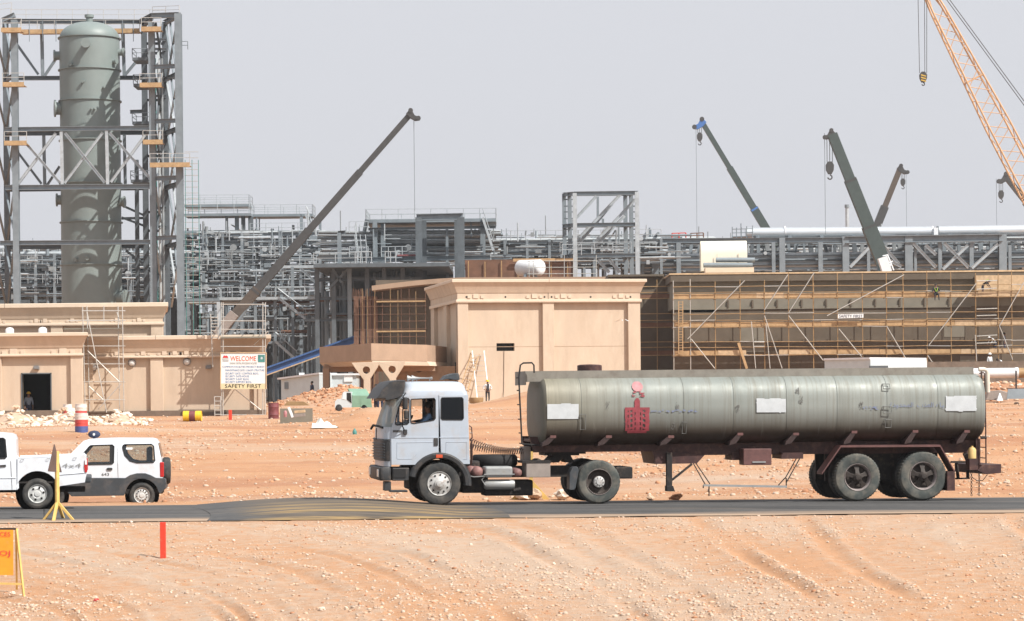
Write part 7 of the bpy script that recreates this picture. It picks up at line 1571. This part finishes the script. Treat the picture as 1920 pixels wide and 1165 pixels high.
# small-bore piping, trays, valves and hangers that fill the plant
cl = MB(); rc_ = random.Random(5)
def clutter(n_, px0, px1, py0, py1, Ya, Yb):
    b = [MB(), MB(), MB()]
    for k in range(n_):
        Y = rc_.uniform(Ya, Yb); p = W(rc_.uniform(px0, px1), rc_.uniform(py0, py1), Y); t = rc_.random(); i = rc_.randrange(3); r_ = rc_.uniform(.03, .11)
        if t < .5: b[i].tube(p, p+Vector((rc_.uniform(.8, 4.5), 0, rc_.uniform(-.05, .05))), r_, n=6)
        elif t < .78: b[i].tube(p, p+Vector((0, 0, rc_.uniform(.6, 2.4))), r_, n=6)
        elif t < .9: b[i].bar(p, p+Vector((rc_.uniform(.3, .9), 0, 0)), rc_.uniform(.2, .5))
        else: b[i].tube(p, p+Vector((0, .3, 0)), rc_.uniform(.15, .4), n=10)
    return b
for args, lab in (((900, 345, 690, 432, 640, 288, 312), 'tangle of thin pipes and fittings filling the plant left of the centre building'), ((420, -20, 345, 470, 560, 288, 315), 'tangle of thin pipes and fittings behind the green vessel'), ((520, 690, 1240, 440, 505, 272, 330), 'tangle of thin pipes and fittings behind the centre roof'), ((620, 1200, 1940, 456, 508, 288, 335), 'tangle of thin pipes and fittings inside the long truss')):
    big = MB()
    for i, q in enumerate(clutter(*args)): big.add(q.v, q.f, i)
    setp(big.build('small_bore_piping', ['steel', 'pipe_mid', 'steel_pale'], smooth=50), lab, 'pipes', None, 'stuff')
# ================================================================== people
def person(label, origin, yaw, joints, cols, h=1.72, hat=None, group=None, frame=None):
    """one continuous skinned body; joints override the standing pose (metres, facing -y)"""
    J = {'pelvis': (0, 0, .96), 'belly': (0, -.01, 1.12), 'chest': (0, 0, 1.32), 'neck': (0, .0, 1.49), 'jaw': (0, -.025, 1.56), 'head': (0, -.005, 1.65), 'crown': (0, .005, 1.70), 'nose': (0, -.115, 1.61),
         'shL': (.18, 0, 1.42), 'elL': (.25, .02, 1.15), 'wrL': (.24, -.08, .92), 'haL': (.235, -.11, .84), 'shR': (-.18, 0, 1.42), 'elR': (-.25, .02, 1.15), 'wrR': (-.24, -.08, .92), 'haR': (-.235, -.11, .84),
         'hiL': (.10, 0, .90), 'knL': (.11, -.02, .50), 'anL': (.11, .03, .09), 'toL': (.13, -.15, .05), 'hiR': (-.10, 0, .90), 'knR': (-.11, -.02, .50), 'anR': (-.11, .03, .09), 'toR': (-.13, -.15, .05)}
    rad = {'pelvis': .145, 'belly': .135, 'chest': .155, 'neck': .058, 'jaw': .075, 'head': .092, 'crown': .07, 'nose': .015, 'sh': .075, 'el': .05, 'wr': .034, 'ha': .034, 'hi': .095, 'kn': .065, 'an': .045, 'to': .04}
    tag = {'pelvis': 2, 'belly': 1, 'chest': 1, 'neck': 0, 'jaw': 0, 'head': 0, 'crown': 3, 'nose': 0, 'sh': 1, 'el': 1, 'wr': 0, 'ha': 0, 'hi': 2, 'kn': 2, 'an': 2, 'to': 4}
    J.update(joints); names = list(J); ed = [('pelvis', 'belly'), ('belly', 'chest'), ('chest', 'neck'), ('neck', 'jaw'), ('jaw', 'head'), ('head', 'crown'), ('head', 'nose')]
    for s in 'LR': ed += [('chest', 'sh'+s), ('sh'+s, 'el'+s), ('el'+s, 'wr'+s), ('wr'+s, 'ha'+s), ('pelvis', 'hi'+s), ('hi'+s, 'kn'+s), ('kn'+s, 'an'+s), ('an'+s, 'to'+s)]
    P_ = {k: Vector(v) for k, v in J.items()}; key = lambda k: k if k in rad else k[:2]
    R_ = {k: rad[key(k)] for k in names}; T_ = {k: tag[key(k)] for k in names}
    for s in 'LR':                                               # four fingers and a thumb on each hand
        d = (P_['ha'+s]-P_['wr'+s]).normalized(); o = d.orthogonal().normalized()
        for q, (off, ln) in enumerate(((-.03, .065), (-.01, .078), (.01, .074), (.03, .058), (-.04, .03))):
            a, b_ = 'f%s%da' % (s, q), 'f%s%db' % (s, q)
            base = P_['ha'+s]+o*off*(1.5 if q == 4 else 1)+d*(.03 if q < 4 else -.015); P_[a] = base; P_[b_] = base+d*ln+o*off*.5+d.cross(o)*.02
            R_[a] = R_[b_] = .0095; T_[a] = T_[b_] = 0; names += [a, b_]; ed += [('ha'+s, a), (a, b_)]
    idx = {k: i for i, k in enumerate(names)}; k_ = h/1.75
    me = bpy.data.meshes.new('person'); me.from_pydata([P_[k]*k_ for k in names], [(idx[a], idx[b_]) for a, b_ in ed], [])
    ob = bpy.data.objects.new('person', me); COL.objects.link(ob); md_ = ob.modifiers.new('skin', 'SKIN'); md_.use_smooth_shade = True
    for k in names: sv2 = me.skin_vertices[0].data[idx[k]]; sv2.radius = (R_[k]*k_, R_[k]*k_*(.72 if key(k) in ('chest', 'belly', 'pelvis') else 1)); sv2.use_root = (k == 'pelvis')
    s2 = ob.modifiers.new('sub', 'SUBSURF'); s2.levels = 1; s2.render_levels = 1
    m2 = bpy.data.meshes.new_from_object(ob.evaluated_get(bpy.context.evaluated_depsgraph_get())); bpy.data.objects.remove(ob)
    m2.materials.clear()
    for c_ in cols: m2.materials.append(M[c_])
    segs = [(P_[a]*k_, P_[b_]*k_, T_[a], T_[b_]) for a, b_ in ed]
    C_ = np.empty(len(m2.polygons)*3); m2.polygons.foreach_get('center', C_); C_ = C_.reshape(-1, 3); best = np.full(len(C_), 9.); mi_ = np.zeros(len(C_), np.int32)
    for a, b_, ta, tb in segs:
        a, d = np.array(a), np.array(b_-a); t = np.clip(((C_-a) @ d)/max(1e-9, d @ d), 0, 1); q = np.linalg.norm(C_-(a+t[:, None]*d), axis=1); k2 = q < best; best = np.where(k2, q, best); mi_ = np.where(k2, np.where(t < .55, ta, tb), mi_)
    m2.polygons.foreach_set('material_index', mi_.astype(np.int32))
    m2.shade_smooth()
    o = bpy.data.objects.new('person', m2); COL.objects.link(o); o.location = origin; o.rotation_euler = (0, 0, yaw); ORG[o] = Vector((0, 0, 0)); setp(o, label, 'person', group)
    hd_ = P_['head']*k_
    if hat:
        b = MB(); b.lathe([(.155, -.0), (.15, .015), (.128, .02), (.118, .07), (.085, .115), (.03, .135), (0, .137)], hd_+Vector((0, -.01, .02)), 'z', 18); b.build('hard_hat', hat, o, smooth=40)
    else:
        b = MB(); b.lathe([(.100, -.05), (.104, .0), (.095, .05), (.06, .09), (0, .105)], hd_+Vector((0, .02, .02)), 'z', 14); b.build('hair', 'hair', o, smooth=50)
    for sx in (-.033, .033): MB().lathe([(0, -.011), (.011, 0), (0, .011)], hd_+Vector((sx, -.092, .0)), 'y', 8).build('eye', 'hair', o)
    return o
# driver, seated, arm on the wheel
dx, dz = L1(520, 600); hx, hz_ = L1(483, 385); wx, wz = L1(400, 505)
def seat(x, y, z): return (x, y, z)
o = person('truck driver in a blue shirt seated at the steering wheel', TF.w(L1(540, 640)[0], .5, L1(540, 640)[1]-.86), YAW-R(90), dict(
    belly=(0, .02, 1.14), chest=(0, .03, 1.34), knL=(.13, -.45, .98), anL=(.13, -.55, .56), toL=(.13, -.7, .52), knR=(-.13, -.45, .98), anR=(-.13, -.55, .56), toR=(-.13, -.7, .52), hiL=(.1, -.05, .92), hiR=(-.1, -.05, .92),
    elL=(.24, -.2, 1.2), wrL=(.17, -.44, 1.27), haL=(.14, -.51, 1.30), elR=(-.24, -.2, 1.2), wrR=(-.17, -.44, 1.27), haR=(-.14, -.51, 1.30)), ['skin', 'blue_shirt', 'navy', 'hair', 'black_cloth'], 1.74)
def stand(label, px, py, Y, yaw, j, cols, hat=None, hpx=None, z=None, h=1.72, group=None):
    p = W(px, py, Y); z_ = p.z if z is None else z; return person(label, (p.x, Y, z_), yaw, j, cols, h, hat, group)
hips = dict(elL=(.36, .06, 1.2), wrL=(.2, -.05, 1.03), haL=(.15, -.07, 1.0), elR=(-.36, .06, 1.2), wrR=(-.2, -.05, 1.03), haR=(-.15, -.07, 1.0))
p = W(914.5, 762, 181); o = person('man in pale shirt and yellow hard hat, hands on hips by the ladders', (p.x, 181, gz(p.x, 181)), R(15), hips, ['skin', 'white_cloth', 'black_cloth', 'hair', 'black_cloth'], 1.62, 'helmet_yellow')
b = MB(); b.box(-.07, .07, -.17, -.14, .9, 1.38); b.build('dark_apron', 'black_cloth', o)
p = W(585, 740, 196); person('man in dark clothes standing before the long white office', (p.x, 196, W(585, 757, 196).z+.0), R(-60), {}, ['skin', 'navy', 'navy', 'hair', 'black_cloth'], 1.7)
p = wa(232, 930, Y1+1.2); person('worker in yellow hard hat standing inside the dark doorway', (p.x, Y1+1.2, GB-.05), R(20), {}, ['skin', 'grey_cloth', 'navy', 'hair', 'black_cloth'], 1.75, 'helmet_yellow')
sit = dict(knL=(.15, -.42, .92), anL=(.16, -.45, .48), toL=(.17, -.6, .43), knR=(-.15, -.42, .92), anR=(-.16, -.45, .48), toR=(-.17, -.6, .43), elL=(.3, -.05, 1.18), wrL=(.22, -.28, 1.08), haL=(.2, -.35, 1.07), elR=(-.3, -.05, 1.18), wrR=(-.22, -.28, 1.08), haR=(-.2, -.35, 1.07))
p = W(1755, 556, 202.5); o = person('worker in black with bright harness sitting on the top scaffold deck', (p.x, 202.5, W(1755, 553, 202.5).z-.86), R(0), sit, ['skin', 'black_cloth', 'black_cloth', 'hair', 'black_cloth'], 1.72, None)
for s in (-1, 1): b = MB(); b.bar((s*.13, -.13, 1.42), (s*.03, -.15, 1.12), .05, .03); b.build('harness_strap', 'hiviz', o)
bend = dict(belly=(0, -.12, 1.1), chest=(0, -.32, 1.2), neck=(0, -.47, 1.26), jaw=(0, -.54, 1.26), head=(0, -.62, 1.29), crown=(0, -.66, 1.33), nose=(0, -.70, 1.23), shL=(.18, -.38, 1.22), shR=(-.18, -.38, 1.22), elL=(.24, -.5, .98), elR=(-.24, -.5, .98), wrL=(.2, -.65, .8), haL=(.19, -.68, .73), wrR=(-.2, -.65, .8), haR=(-.19, -.68, .73))
for px, py, lab, col_, hat, yw in ((1843, 552, 'crouching worker in black and bright vest near the scaffold corner', 'black_cloth', None, 60), (1866, 658, 'worker in white shirt bending over on the lower scaffold deck', 'white_cloth', 'helmet_white', -60), (1884, 658, 'worker in dark clothes on the lower scaffold deck', 'navy', None, 70)):
    p = W(px, py, 203.2); zz_ = W(px, py_at(559.5 if py < 600 else 666, px), YQ).z+.06
    o = person(lab, (p.x, 203.3, zz_), R(yw), bend if yw != 70 else {}, ['skin', col_, 'navy', 'hair', 'black_cloth'], 1.6, hat)
    if px == 1843: b = MB(); b.bar((.1, -.45, 1.34), (.05, -.2, 1.25), .06, .04); b.build('vest_stripe', 'hiviz', o)
wl = MB(); p, q = W(1738, 679, 196), W(1990, 676, 196); wl.box(p.x, q.x, 196, 196.4, 1.8, p.z); setp(wl.build('low_block_wall', 'plinth'), 'dark low block wall at the scaffold foot behind the sand bank', 'wall')
for px, lab in ((1856, 'worker in white with pale head cloth behind the low block wall'), (1880, 'second worker in white bending behind the low block wall')):
    p = W(px, 690, 198); hd0 = W(px, 663 if px < 1870 else 668, 198).z; person(lab, (p.x, 198, hd0-1.62), R(30 if px < 1870 else -50), {} if px < 1870 else bend, ['skin', 'white_cloth', 'white_cloth', 'white_cloth', 'black_cloth'], 1.62 if px < 1870 else 1.8, 'helmet_white' if px < 1870 else None)
p = W(1868, 690, 198); pd = MB(); pd.box(p.x-3, p.x+3, 197.2, 199.5, 1.8, W(1856, 663, 198).z-1.62-.01); setp(pd.build('loading_step', 'plinth'), 'raised dark step behind the low block wall', 'step')
for px, c0, c1, lab in ((704, 'pink_cloth', 'navy', 'man in pink shirt standing by the green box truck'), (712, 'white_cloth', 'navy', 'man in pale shirt beside the green box truck'), (719, 'pink_cloth', 'black_cloth', 'man in dull red shirt close behind the forked column')):
    p = W(px, 760, 155); person(lab, (p.x, 155+(px % 3)*.4, W(px, 764, 155).z-.35), R((px*37) % 120-60), {}, ['skin', c0, c1, 'hair', 'black_cloth'], 1.66+(px % 3)*.05)
# ================================================================== loose stones
mat('rock_pale', (.50, .395, .31), .95, var=.18, scale=9)
def ico():
    t = (1+5**.5)/2; v = np.array([(-1, t, 0), (1, t, 0), (-1, -t, 0), (1, -t, 0), (0, -1, t), (0, 1, t), (0, -1, -t), (0, 1, -t), (t, 0, -1), (t, 0, 1), (-t, 0, -1), (-t, 0, 1)])/math.sqrt(1+t*t)
    f = np.array([(0, 11, 5), (0, 5, 1), (0, 1, 7), (0, 7, 10), (0, 10, 11), (1, 5, 9), (5, 11, 4), (11, 10, 2), (10, 7, 6), (7, 1, 8), (3, 9, 4), (3, 4, 2), (3, 2, 6), (3, 6, 8), (3, 8, 9), (4, 9, 5), (2, 4, 11), (6, 2, 10), (8, 6, 7), (9, 8, 1)]); return v, f
IV, IF = ico()
def scatter(name, label, X, Y, sz, mats, mi, zoff=.15):
    n_ = len(X); rs = np.random.RandomState(len(X)); V_ = IV[None]*(1+rs.uniform(-.38, .38, (n_, 12, 1))); sc3 = sz[:, None, None]*np.stack([rs.uniform(.7, 1.3, n_), rs.uniform(.7, 1.3, n_), rs.uniform(.45, .85, n_)], -1)[:, None, :]
    a = rs.uniform(0, 6.28, n_); c_, s_ = np.cos(a)[:, None], np.sin(a)[:, None]; V_ = V_*sc3; x, y = V_[..., 0]*c_-V_[..., 1]*s_, V_[..., 0]*s_+V_[..., 1]*c_
    P_ = np.stack([x+X[:, None], y+Y[:, None], V_[..., 2]+(ground(X, Y)+sz*zoff)[:, None]], -1).reshape(-1, 3)
    F_ = (IF[None]+12*np.arange(n_)[:, None, None]).reshape(-1, 3)
    me = bpy.data.meshes.new(name); me.vertices.add(len(P_)); me.vertices.foreach_set('co', P_.ravel()); me.loops.add(F_.size); me.loops.foreach_set('vertex_index', F_.ravel().astype(np.int32))
    me.polygons.add(len(F_)); me.polygons.foreach_set('loop_start', np.arange(0, F_.size, 3, dtype=np.int32)); me.polygons.foreach_set('material_index', np.repeat(mi, 20).astype(np.int32)); me.update(); me.validate()
    for m_ in mats: me.materials.append(M[m_])
    o = bpy.data.objects.new(name, me); COL.objects.link(o); setp(o, label, 'gravel', None, 'stuff'); return o
rs = np.random.RandomState(3)
def field(n_, ya, yb, near, lo, hi, pw):
    Y = ya*(yb/ya)**rs.uniform(0, 1, n_*4); X = rs.uniform(-.225, .225, n_*4)*Y; s, t = st(X, Y)
    b_, r_ = ruts(X, Y, t); dens = np.clip((.30 if near else .26)+(9*r_ if near else 1.5*fbm(X*.1, Y*.15, 3, 7))+1.6*fbm(X*.35, Y*.2, 3, 77), .02, 1)
    ok = (t < T0-.15) if near else (t > T1+.4); ok &= rs.uniform(0, 1, n_*4) < dens
    X, Y = X[ok][:n_], Y[ok][:n_]; sz = lo*(hi/lo)**(rs.uniform(0, 1, len(X))**pw); return X, Y, sz
X, Y, sz = field(42000, 27, 56, True, .006, .036, 3.6); scatter('gravel', 'scattered pale stones and grit on the near verge', X, Y, sz, ['rock_pale', 'rock', 'rock_red'], rs.choice(3, len(X), p=[.45, .40, .15]))
X, Y, sz = field(30000, 64, 165, False, .012, .085, 3.6); scatter('gravel', 'scattered stones on the orange sand beyond the road', X, Y, sz, ['rock_pale', 'rock', 'rock_red'], rs.choice(3, len(X), p=[.36, .34, .30]))
X = rs.normal(-11.2, 2.4, 700); Y = rs.normal(165, 3.0, 700); scatter('gravel', 'red earth clods on the heap before the white office', X, Y, .04+.15*rs.uniform(0, 1, 700)**2.5, ['rock_red', 'rock'], rs.choice(2, 700, p=[.75, .25]))
X = rs.uniform(5, 45, 1500); Y = rs.uniform(165, 195, 1500); scatter('gravel', 'clods on the sand bank behind the tanker', X, Y, .05+.2*rs.uniform(0, 1, 1500)**3, ['rock', 'rock_red', 'rock_white'], rs.choice(3, 1500))
# single stones
VAR = []
for k in range(7):
    bm = bmesh.new(); bmesh.ops.create_icosphere(bm, subdivisions=2, radius=1); q = np.random.RandomState(k)
    ph = q.uniform(0, 6, (4, 3)); 
    for v in bm.verts:
        d = 1+sum(.13*math.sin(3.1*(v.co @ Vector(ph[i]-3))+ph[i][0]) for i in range(4)); v.co = Vector((v.co.x*d*1.1, v.co.y*d, v.co.z*d*.72))
    me = bpy.data.meshes.new('rock'); bm.to_mesh(me); bm.free(); VAR.append(me)
def rock(p, r_, m_, label, group=None, name='rock', k=None, emb=.25):
    key = (k if k is not None else random.randrange(7), m_)
    if key not in UNIT: me = VAR[key[0]].copy(); me.materials.append(M[m_]); UNIT[key] = me
    o = bpy.data.objects.new(name, UNIT[key]); COL.objects.link(o); o.location = p+Vector((0, 0, r_*(.72-emb*1.2))); o.scale = (r_*random.uniform(.9, 1.25), r_*random.uniform(.8, 1.1), r_*random.uniform(.8, 1.15)); o.rotation_euler = (random.uniform(-.4, .4), random.uniform(-.4, .4), random.uniform(0, 6)); setp(o, label, 'rock', group)
z7 = zoom(480, 900, 2.667); z8 = zoom(1200, 900, 2.667)
GR = 'single stones on the near verge'; LB = 'single fist-sized pale stone lying on the gravel verge this side of the road'
for f_, a, b_, s_, m_ in ((z7, 515, 432, 17, 'rock_white'), (z7, 360, 498, 20, 'rock'), (z7, 425, 470, 13, 'rock_white'), (z7, 205, 528, 15, 'rock'), (z7, 330, 655, 22, 'rock_white'), (z7, 585, 547, 18, 'rock_white'), (z7, 568, 401, 10, 'rock_white'), (z7, 265, 440, 14, 'rock'), (z7, 1400, 328, 16, 'rock_white'), (z7, 1490, 423, 13, 'rock_white'), (z7, 1075, 328, 14, 'rock_white'), (z7, 820, 492, 14, 'rock'), (z7, 450, 643, 14, 'rock_white'), (z7, 915, 262, 15, 'rock_white'), (z7, 1690, 215, 12, 'rock_white'), (z7, 570, 664, 16, 'rock'),
                          (z7, 1770, 390, 15, 'rock'), (z7, 255, 378, 12, 'rock_white'), (z8, 410, 210, 14, 'rock_white'), (z8, 1820, 384, 18, 'rock_white'), (z8, 790, 465, 12, 'rock_white'), (z8, 650, 430, 12, 'rock'), (z8, 940, 315, 13, 'rock_white'), (z8, 1690, 437, 12, 'rock_white'), (z6, 985, 160, 18, 'rock_white'), (z6, 730, 345, 17, 'rock_white'), (z6, 465, 492, 14, 'rock'), (z6, 1795, 665, 24, 'rock'), (z6, 1755, 300, 22, 'rock_white'), (z6, 1315, 355, 14, 'rock'), (z6, 1640, 385, 16, 'rock_white'), (z6, 895, 160, 14, 'rock'), (z6, 270, 720, 16, 'rock'), (z6, 1280, 690, 18, 'rock_white'), (z6, 500, 390, 16, 'rock_white'), (z6, 95, 700, 30, 'rock_white')):
    k_ = 2.667 if f_ is not z6 else 4.0; h_ = hit(*f_(a, b_), 24, 56); rock(h_, s_/k_/S(h_.y)*.62, m_, LB, GR)
h_ = hit(*z6(722, 752)); rock(h_, .035, 'drum_red', 'crushed red tin lying on the near gravel verge', name='tin_can', k=2)
def rag_(px, py, lab, r_, m_):
    h_ = hit(px, py); b = MB(); rows = []
    for j in range(7):
        rows.append([(h_.x+r_*(i/4-1)*1.2, h_.y+r_*(j/3-1), gz(h_.x+r_*(i/4-1)*1.2, h_.y+r_*(j/3-1))+.02+.25*r_*abs(math.sin(i*1.7+j*1.3))) for i in range(9)])
    b.loft(rows); setp(b.build('cloth_scrap', m_, smooth=80), lab, 'scrap')
0 and rag_(*z8(1190, 372), 'crumpled dark rag on the near verge below the trailer wheels', .16, 'black_cloth')
for px, py, s_, m_, lab in ((978.6, 941, 12, 'rock_white', 'round white boulder between the yellow trestle legs'), (1004, 942, 12, 'rock', 'pinkish boulder right of the yellow trestle'), (1054, 943, 13, 'rock_white', 'pale boulder by the drive wheel, beyond the road'), (1219, 939, 7, 'rock', 'small tan boulder beyond the road by the landing legs'), (1267, 941, 10, 'rock_red', 'half brown, half white boulder beyond the road'), (240+720/4+0, 952, 0, 'rock', '')):
    if s_: Yk = 65.2; p = W(px, py, Yk); p.z = max(p.z, gz(p.x, Yk)); rock(p, s_/S(Yk), m_, lab, emb=.0)
# yellow trestle beyond the road, under the tractor
Yt = 65.4; yt = thing('trestle_stand', W(992, 944, Yt), 'yellow wooden splayed trestle beyond the road, seen under the tractor', 'stand')
for a, b_ in (((996, 905), (1033, 946)), ((996, 905), (955, 946)), ((992, 905), (985, 948))): stick('leg', 'box', 'yellow_wood', yt, W(*a, Yt), W(*b_, Yt+(.4 if b_[0] == 985 else 0)), .10, .12)
stick('post', 'box', 'yellow_wood', yt, W(996, 915, Yt), W(996, 830, Yt), .09)
# white rubble heap in front of the left building
for k in range(290):
    px = random.uniform(-12, 285); edge = min(1, (290-px)/70.); Yk = random.uniform(124, 141); x = (px-960)/F*Yk; r_ = random.uniform(.07, .17)*(1 if random.random() < .85 else 1.35)
    hh = (.75*math.exp(-((Yk-133)/5.5)**2))*edge*random.uniform(.2, 1)*(0.75+.35*math.sin(px*.06)); rock(Vector((x, Yk, gz(x, Yk)+hh)), r_, random.choice(['rock_white', 'rock_white', 'rock_white', 'rock']), 'white limestone lump in the rubble heap before the low beige building', 'rubble heap stones', 'rubble_stone', emb=.1)
hb_ = MB(); rows = []
for i in range(40):
    px = -20+i*8; edge = min(1, max(0, (290-px)/70.)); rows.append([((px-960)/F*Yk, Yk, gz((px-960)/F*Yk, Yk)-.05+.62*math.exp(-((Yk-133)/5.5)**2)*edge*(0.75+.35*math.sin(px*.06))) for Yk in np.linspace(122, 144, 16)])
hb_.loft(rows); setp(hb_.build('rubble_fines', 'rock', smooth=60), 'fine rubble between the white heap stones', 'gravel', None, 'stuff')
# oddments near the end of the left building
Yj = 122
def baulk(p, q, w_, m_, name, lab, cat):
    a, c_ = W(*p, Yj), W(*q, Yj); d = (c_-a); b = MB(); b.bar(a, c_, w_); b.bar(a+Vector((0, .15, .0)), c_+Vector((0, .15, .0)), w_*.8); setp(b.build(name, m_, bevel=.01), lab, cat)
baulk((541, 764), (549, 783), .12, 'cabin_white', 'white_beam', 'white painted beam propped aslant near the maroon drum', 'beam')
baulk((551, 780), (572, 778), .14, 'box_tan', 'timber_baulk', 'lower tan timber baulk on the sand near the maroon drum', 'timber'); baulk((552, 773), (572, 771), .13, 'plank_dusty', 'timber_baulk', 'upper tan timber baulk on the sand near the maroon drum', 'timber')
p = W(560, 770, 128); b = MB(); b.box(W(525, 770, 128).x, W(586, 770, 128).x, 128, 128.1, gz(p.x, 128)-.1, W(560, 766, 128).z); setp(b.build('metal_sheet', 'render_grey'), 'grey metal sheet standing in sand behind the timber baulks', 'sheet')
b = MB(); q = W(558, 757, 129); b.plate([(-.7, -.1), (.6, -.1), (.3, .1), (-.5, .12)], [], lambda a, c_, d_: (q.x+a, 129+.6*d_, q.z+c_)); setp(b.build('scrap_board', 'scaf_rust'), 'orange scrap board on top of the grey sheet', 'board')
p = W(604, 781, 120); b = MB(); rows = []
for i in range(10): rows.append([(p.x-.45+i*.13, 119.4+j*.25, gz(p.x, 120)+max(.02, (.42-.045*abs(i-3)*1.4)*math.sin(math.pi*j/6)*(1+.3*math.sin(i*2+j)))) for j in range(7)])
b.loft(rows); setp(b.build('tarpaulin', 'tarp', smooth=60), 'crumpled pale tarpaulin heap on the sand', 'tarpaulin')
q = W(535, 776, Yj); b = MB(); b.lathe([(0, -.16), (.07, -.16), (.085, -.04), (.085, .07), (.05, .14), (0, .16)], q, 'z', 14); setp(b.build('buoy', 'pink_paint', smooth=50), 'small pink and pale canister by the white beam', 'canister')
h_ = hit(665, 815, 80); b = MB(); b.lathe([(0, -.02), (.09, 0), (.1, .12), (.05, .2), (.03, .26), (0, .26)], h_, 'z', 12); setp(b.build('plastic_jug', 'sign_green', smooth=50), 'small turquoise plastic jug lying on sand ahead of the tractor', 'jug')
q = W(866, 757, 178); b = MB(); b.lathe([(0, 0), (.42, .02), (.5, .2), (.5, .42), (.46, .44), (.44, .36), (0, .34)], (W(893, 760, 178).x, 178, gz(W(893, 760, 178).x, 178)-.02), 'z', 20); setp(b.build('mixing_tub', 'scaf_rust', smooth=40), 'orange mortar tub at the foot of the aluminium ladder', 'tub')
Yj2 = 168; q = W(1868, 742, Yj2); b = MB(); b.plate([(-.7, -.3), (.75, -.3), (.8, .2), (.3, .35), (-.5, .3)], [], lambda a, c_, d_: (q.x+a, Yj2+.7*d_, q.z+c_)); setp(b.build('equipment_crate', 'box_tan', bevel=.05), 'tan crate on the sand bank right behind the tank end', 'crate')
b = MB(); q2 = W(1874, 740, Yj2-.3); b.loft([[(q2.x-.18, Yj2-.5, q2.z-.4), (q2.x+.2, Yj2-.5, q2.z-.4), (q2.x+.2, Yj2+.1, q2.z-.4), (q2.x-.18, Yj2+.1, q2.z-.4)], [(q2.x+.02, Yj2-.25, q2.z+.1), (q2.x+.06, Yj2-.25, q2.z+.1), (q2.x+.06, Yj2-.2, q2.z+.1), (q2.x+.02, Yj2-.2, q2.z+.1)]], True, True); setp(b.build('cement_bag', 'cabin_white'), 'torn white cement bag beside the tan crate', 'bag')
q = W(1905, 738, 165); b = MB(); b.plate([(-.6, -.35), (.9, -.35), (.95, .3), (-.5, .3)], [], lambda a, c_, d_: (q.x+a, 165+.1*d_+.2*c_, q.z+c_)); setp(b.build('metal_sheet', 'steel'), 'grey sheet leaning on the sand bank under the orange pipe', 'sheet')
q = W(1166, 602, 184); b = MB(); b.loft([[(q.x-.5, 184, q.z-.05), (q.x-.3, 184.1, q.z-.02)], [(q.x-.1, 183.95, q.z+.12), (q.x-.05, 184.12, q.z+.12)], [(q.x+.05, 183.95, q.z+.06), (q.x+.05, 184.12, q.z+.06)], [(q.x+.2, 183.95, q.z+.12), (q.x+.25, 184.12, q.z+.12)], [(q.x+.45, 184, q.z-.02), (q.x+.5, 184.1, q.z)]])
b.tube((q.x+.03, 183.8, q.z+.05), (q.x+.07, 184.3, q.z+.04), .05, .02, 8); setp(b.build('bird', 'cabin_white'), 'white bird gliding before the tall beige building', 'bird')
# dark boxes added to close the bright sky gaps low in the plant
for k, (a0, a1, Yk, yt_, lab) in enumerate(((352, 470, 308, 592, 'added dark clad backdrop box low behind the gate building'), (470, 600, 310, 580, 'added dark clad backdrop box low behind the galvanised stairs'), (-30, 350, 310, 545, 'added dark clad backdrop box behind the vessel foot'))):
    t = thing('backdrop_box', (W((a0+a1)/2, 750, Yk).x, Yk, G0), lab, 'shelter'); p, q = W(a0, yt_, Yk), W(a1, yt_, Yk)
    MB().box(p.x, q.x, Yk, Yk+6, G0-.2, p.z).build('cladding', 'steel_dark', t); MB().box(p.x-.3, q.x+.3, Yk-.3, Yk+6, p.z+.002, p.z+.25).build('roof', 'pipe_rust', t)
    for i in range(int((q.x-p.x)/1.3)): MB().box(p.x+i*1.3+.2, p.x+i*1.3+.28, Yk-.06, Yk-.002, G0, p.z-.05).build('cladding_rib', 'steel', t)
# ================================================================== dusty air
hz0 = MB(); hz0.box(-900, 900, -6, 700, -1.5, 60); hzo = hz0.build('haze', 'sand'); hzo.data.materials.clear()
hm = bpy.data.materials.new('haze'); hm.use_nodes = True; n = hm.node_tree.nodes; n.clear(); pv = n.new('ShaderNodeVolumePrincipled'); oo = n.new('ShaderNodeOutputMaterial')
pv.inputs['Color'].default_value = (.93, .94, .96, 1); pv.inputs['Density'].default_value = .00016; pv.inputs['Anisotropy'].default_value = .2
hm.node_tree.links.new(pv.outputs[0], oo.inputs['Volume']); hzo.data.materials.append(hm); setp(hzo, 'thin dusty air over the whole site', 'haze', None, 'stuff')
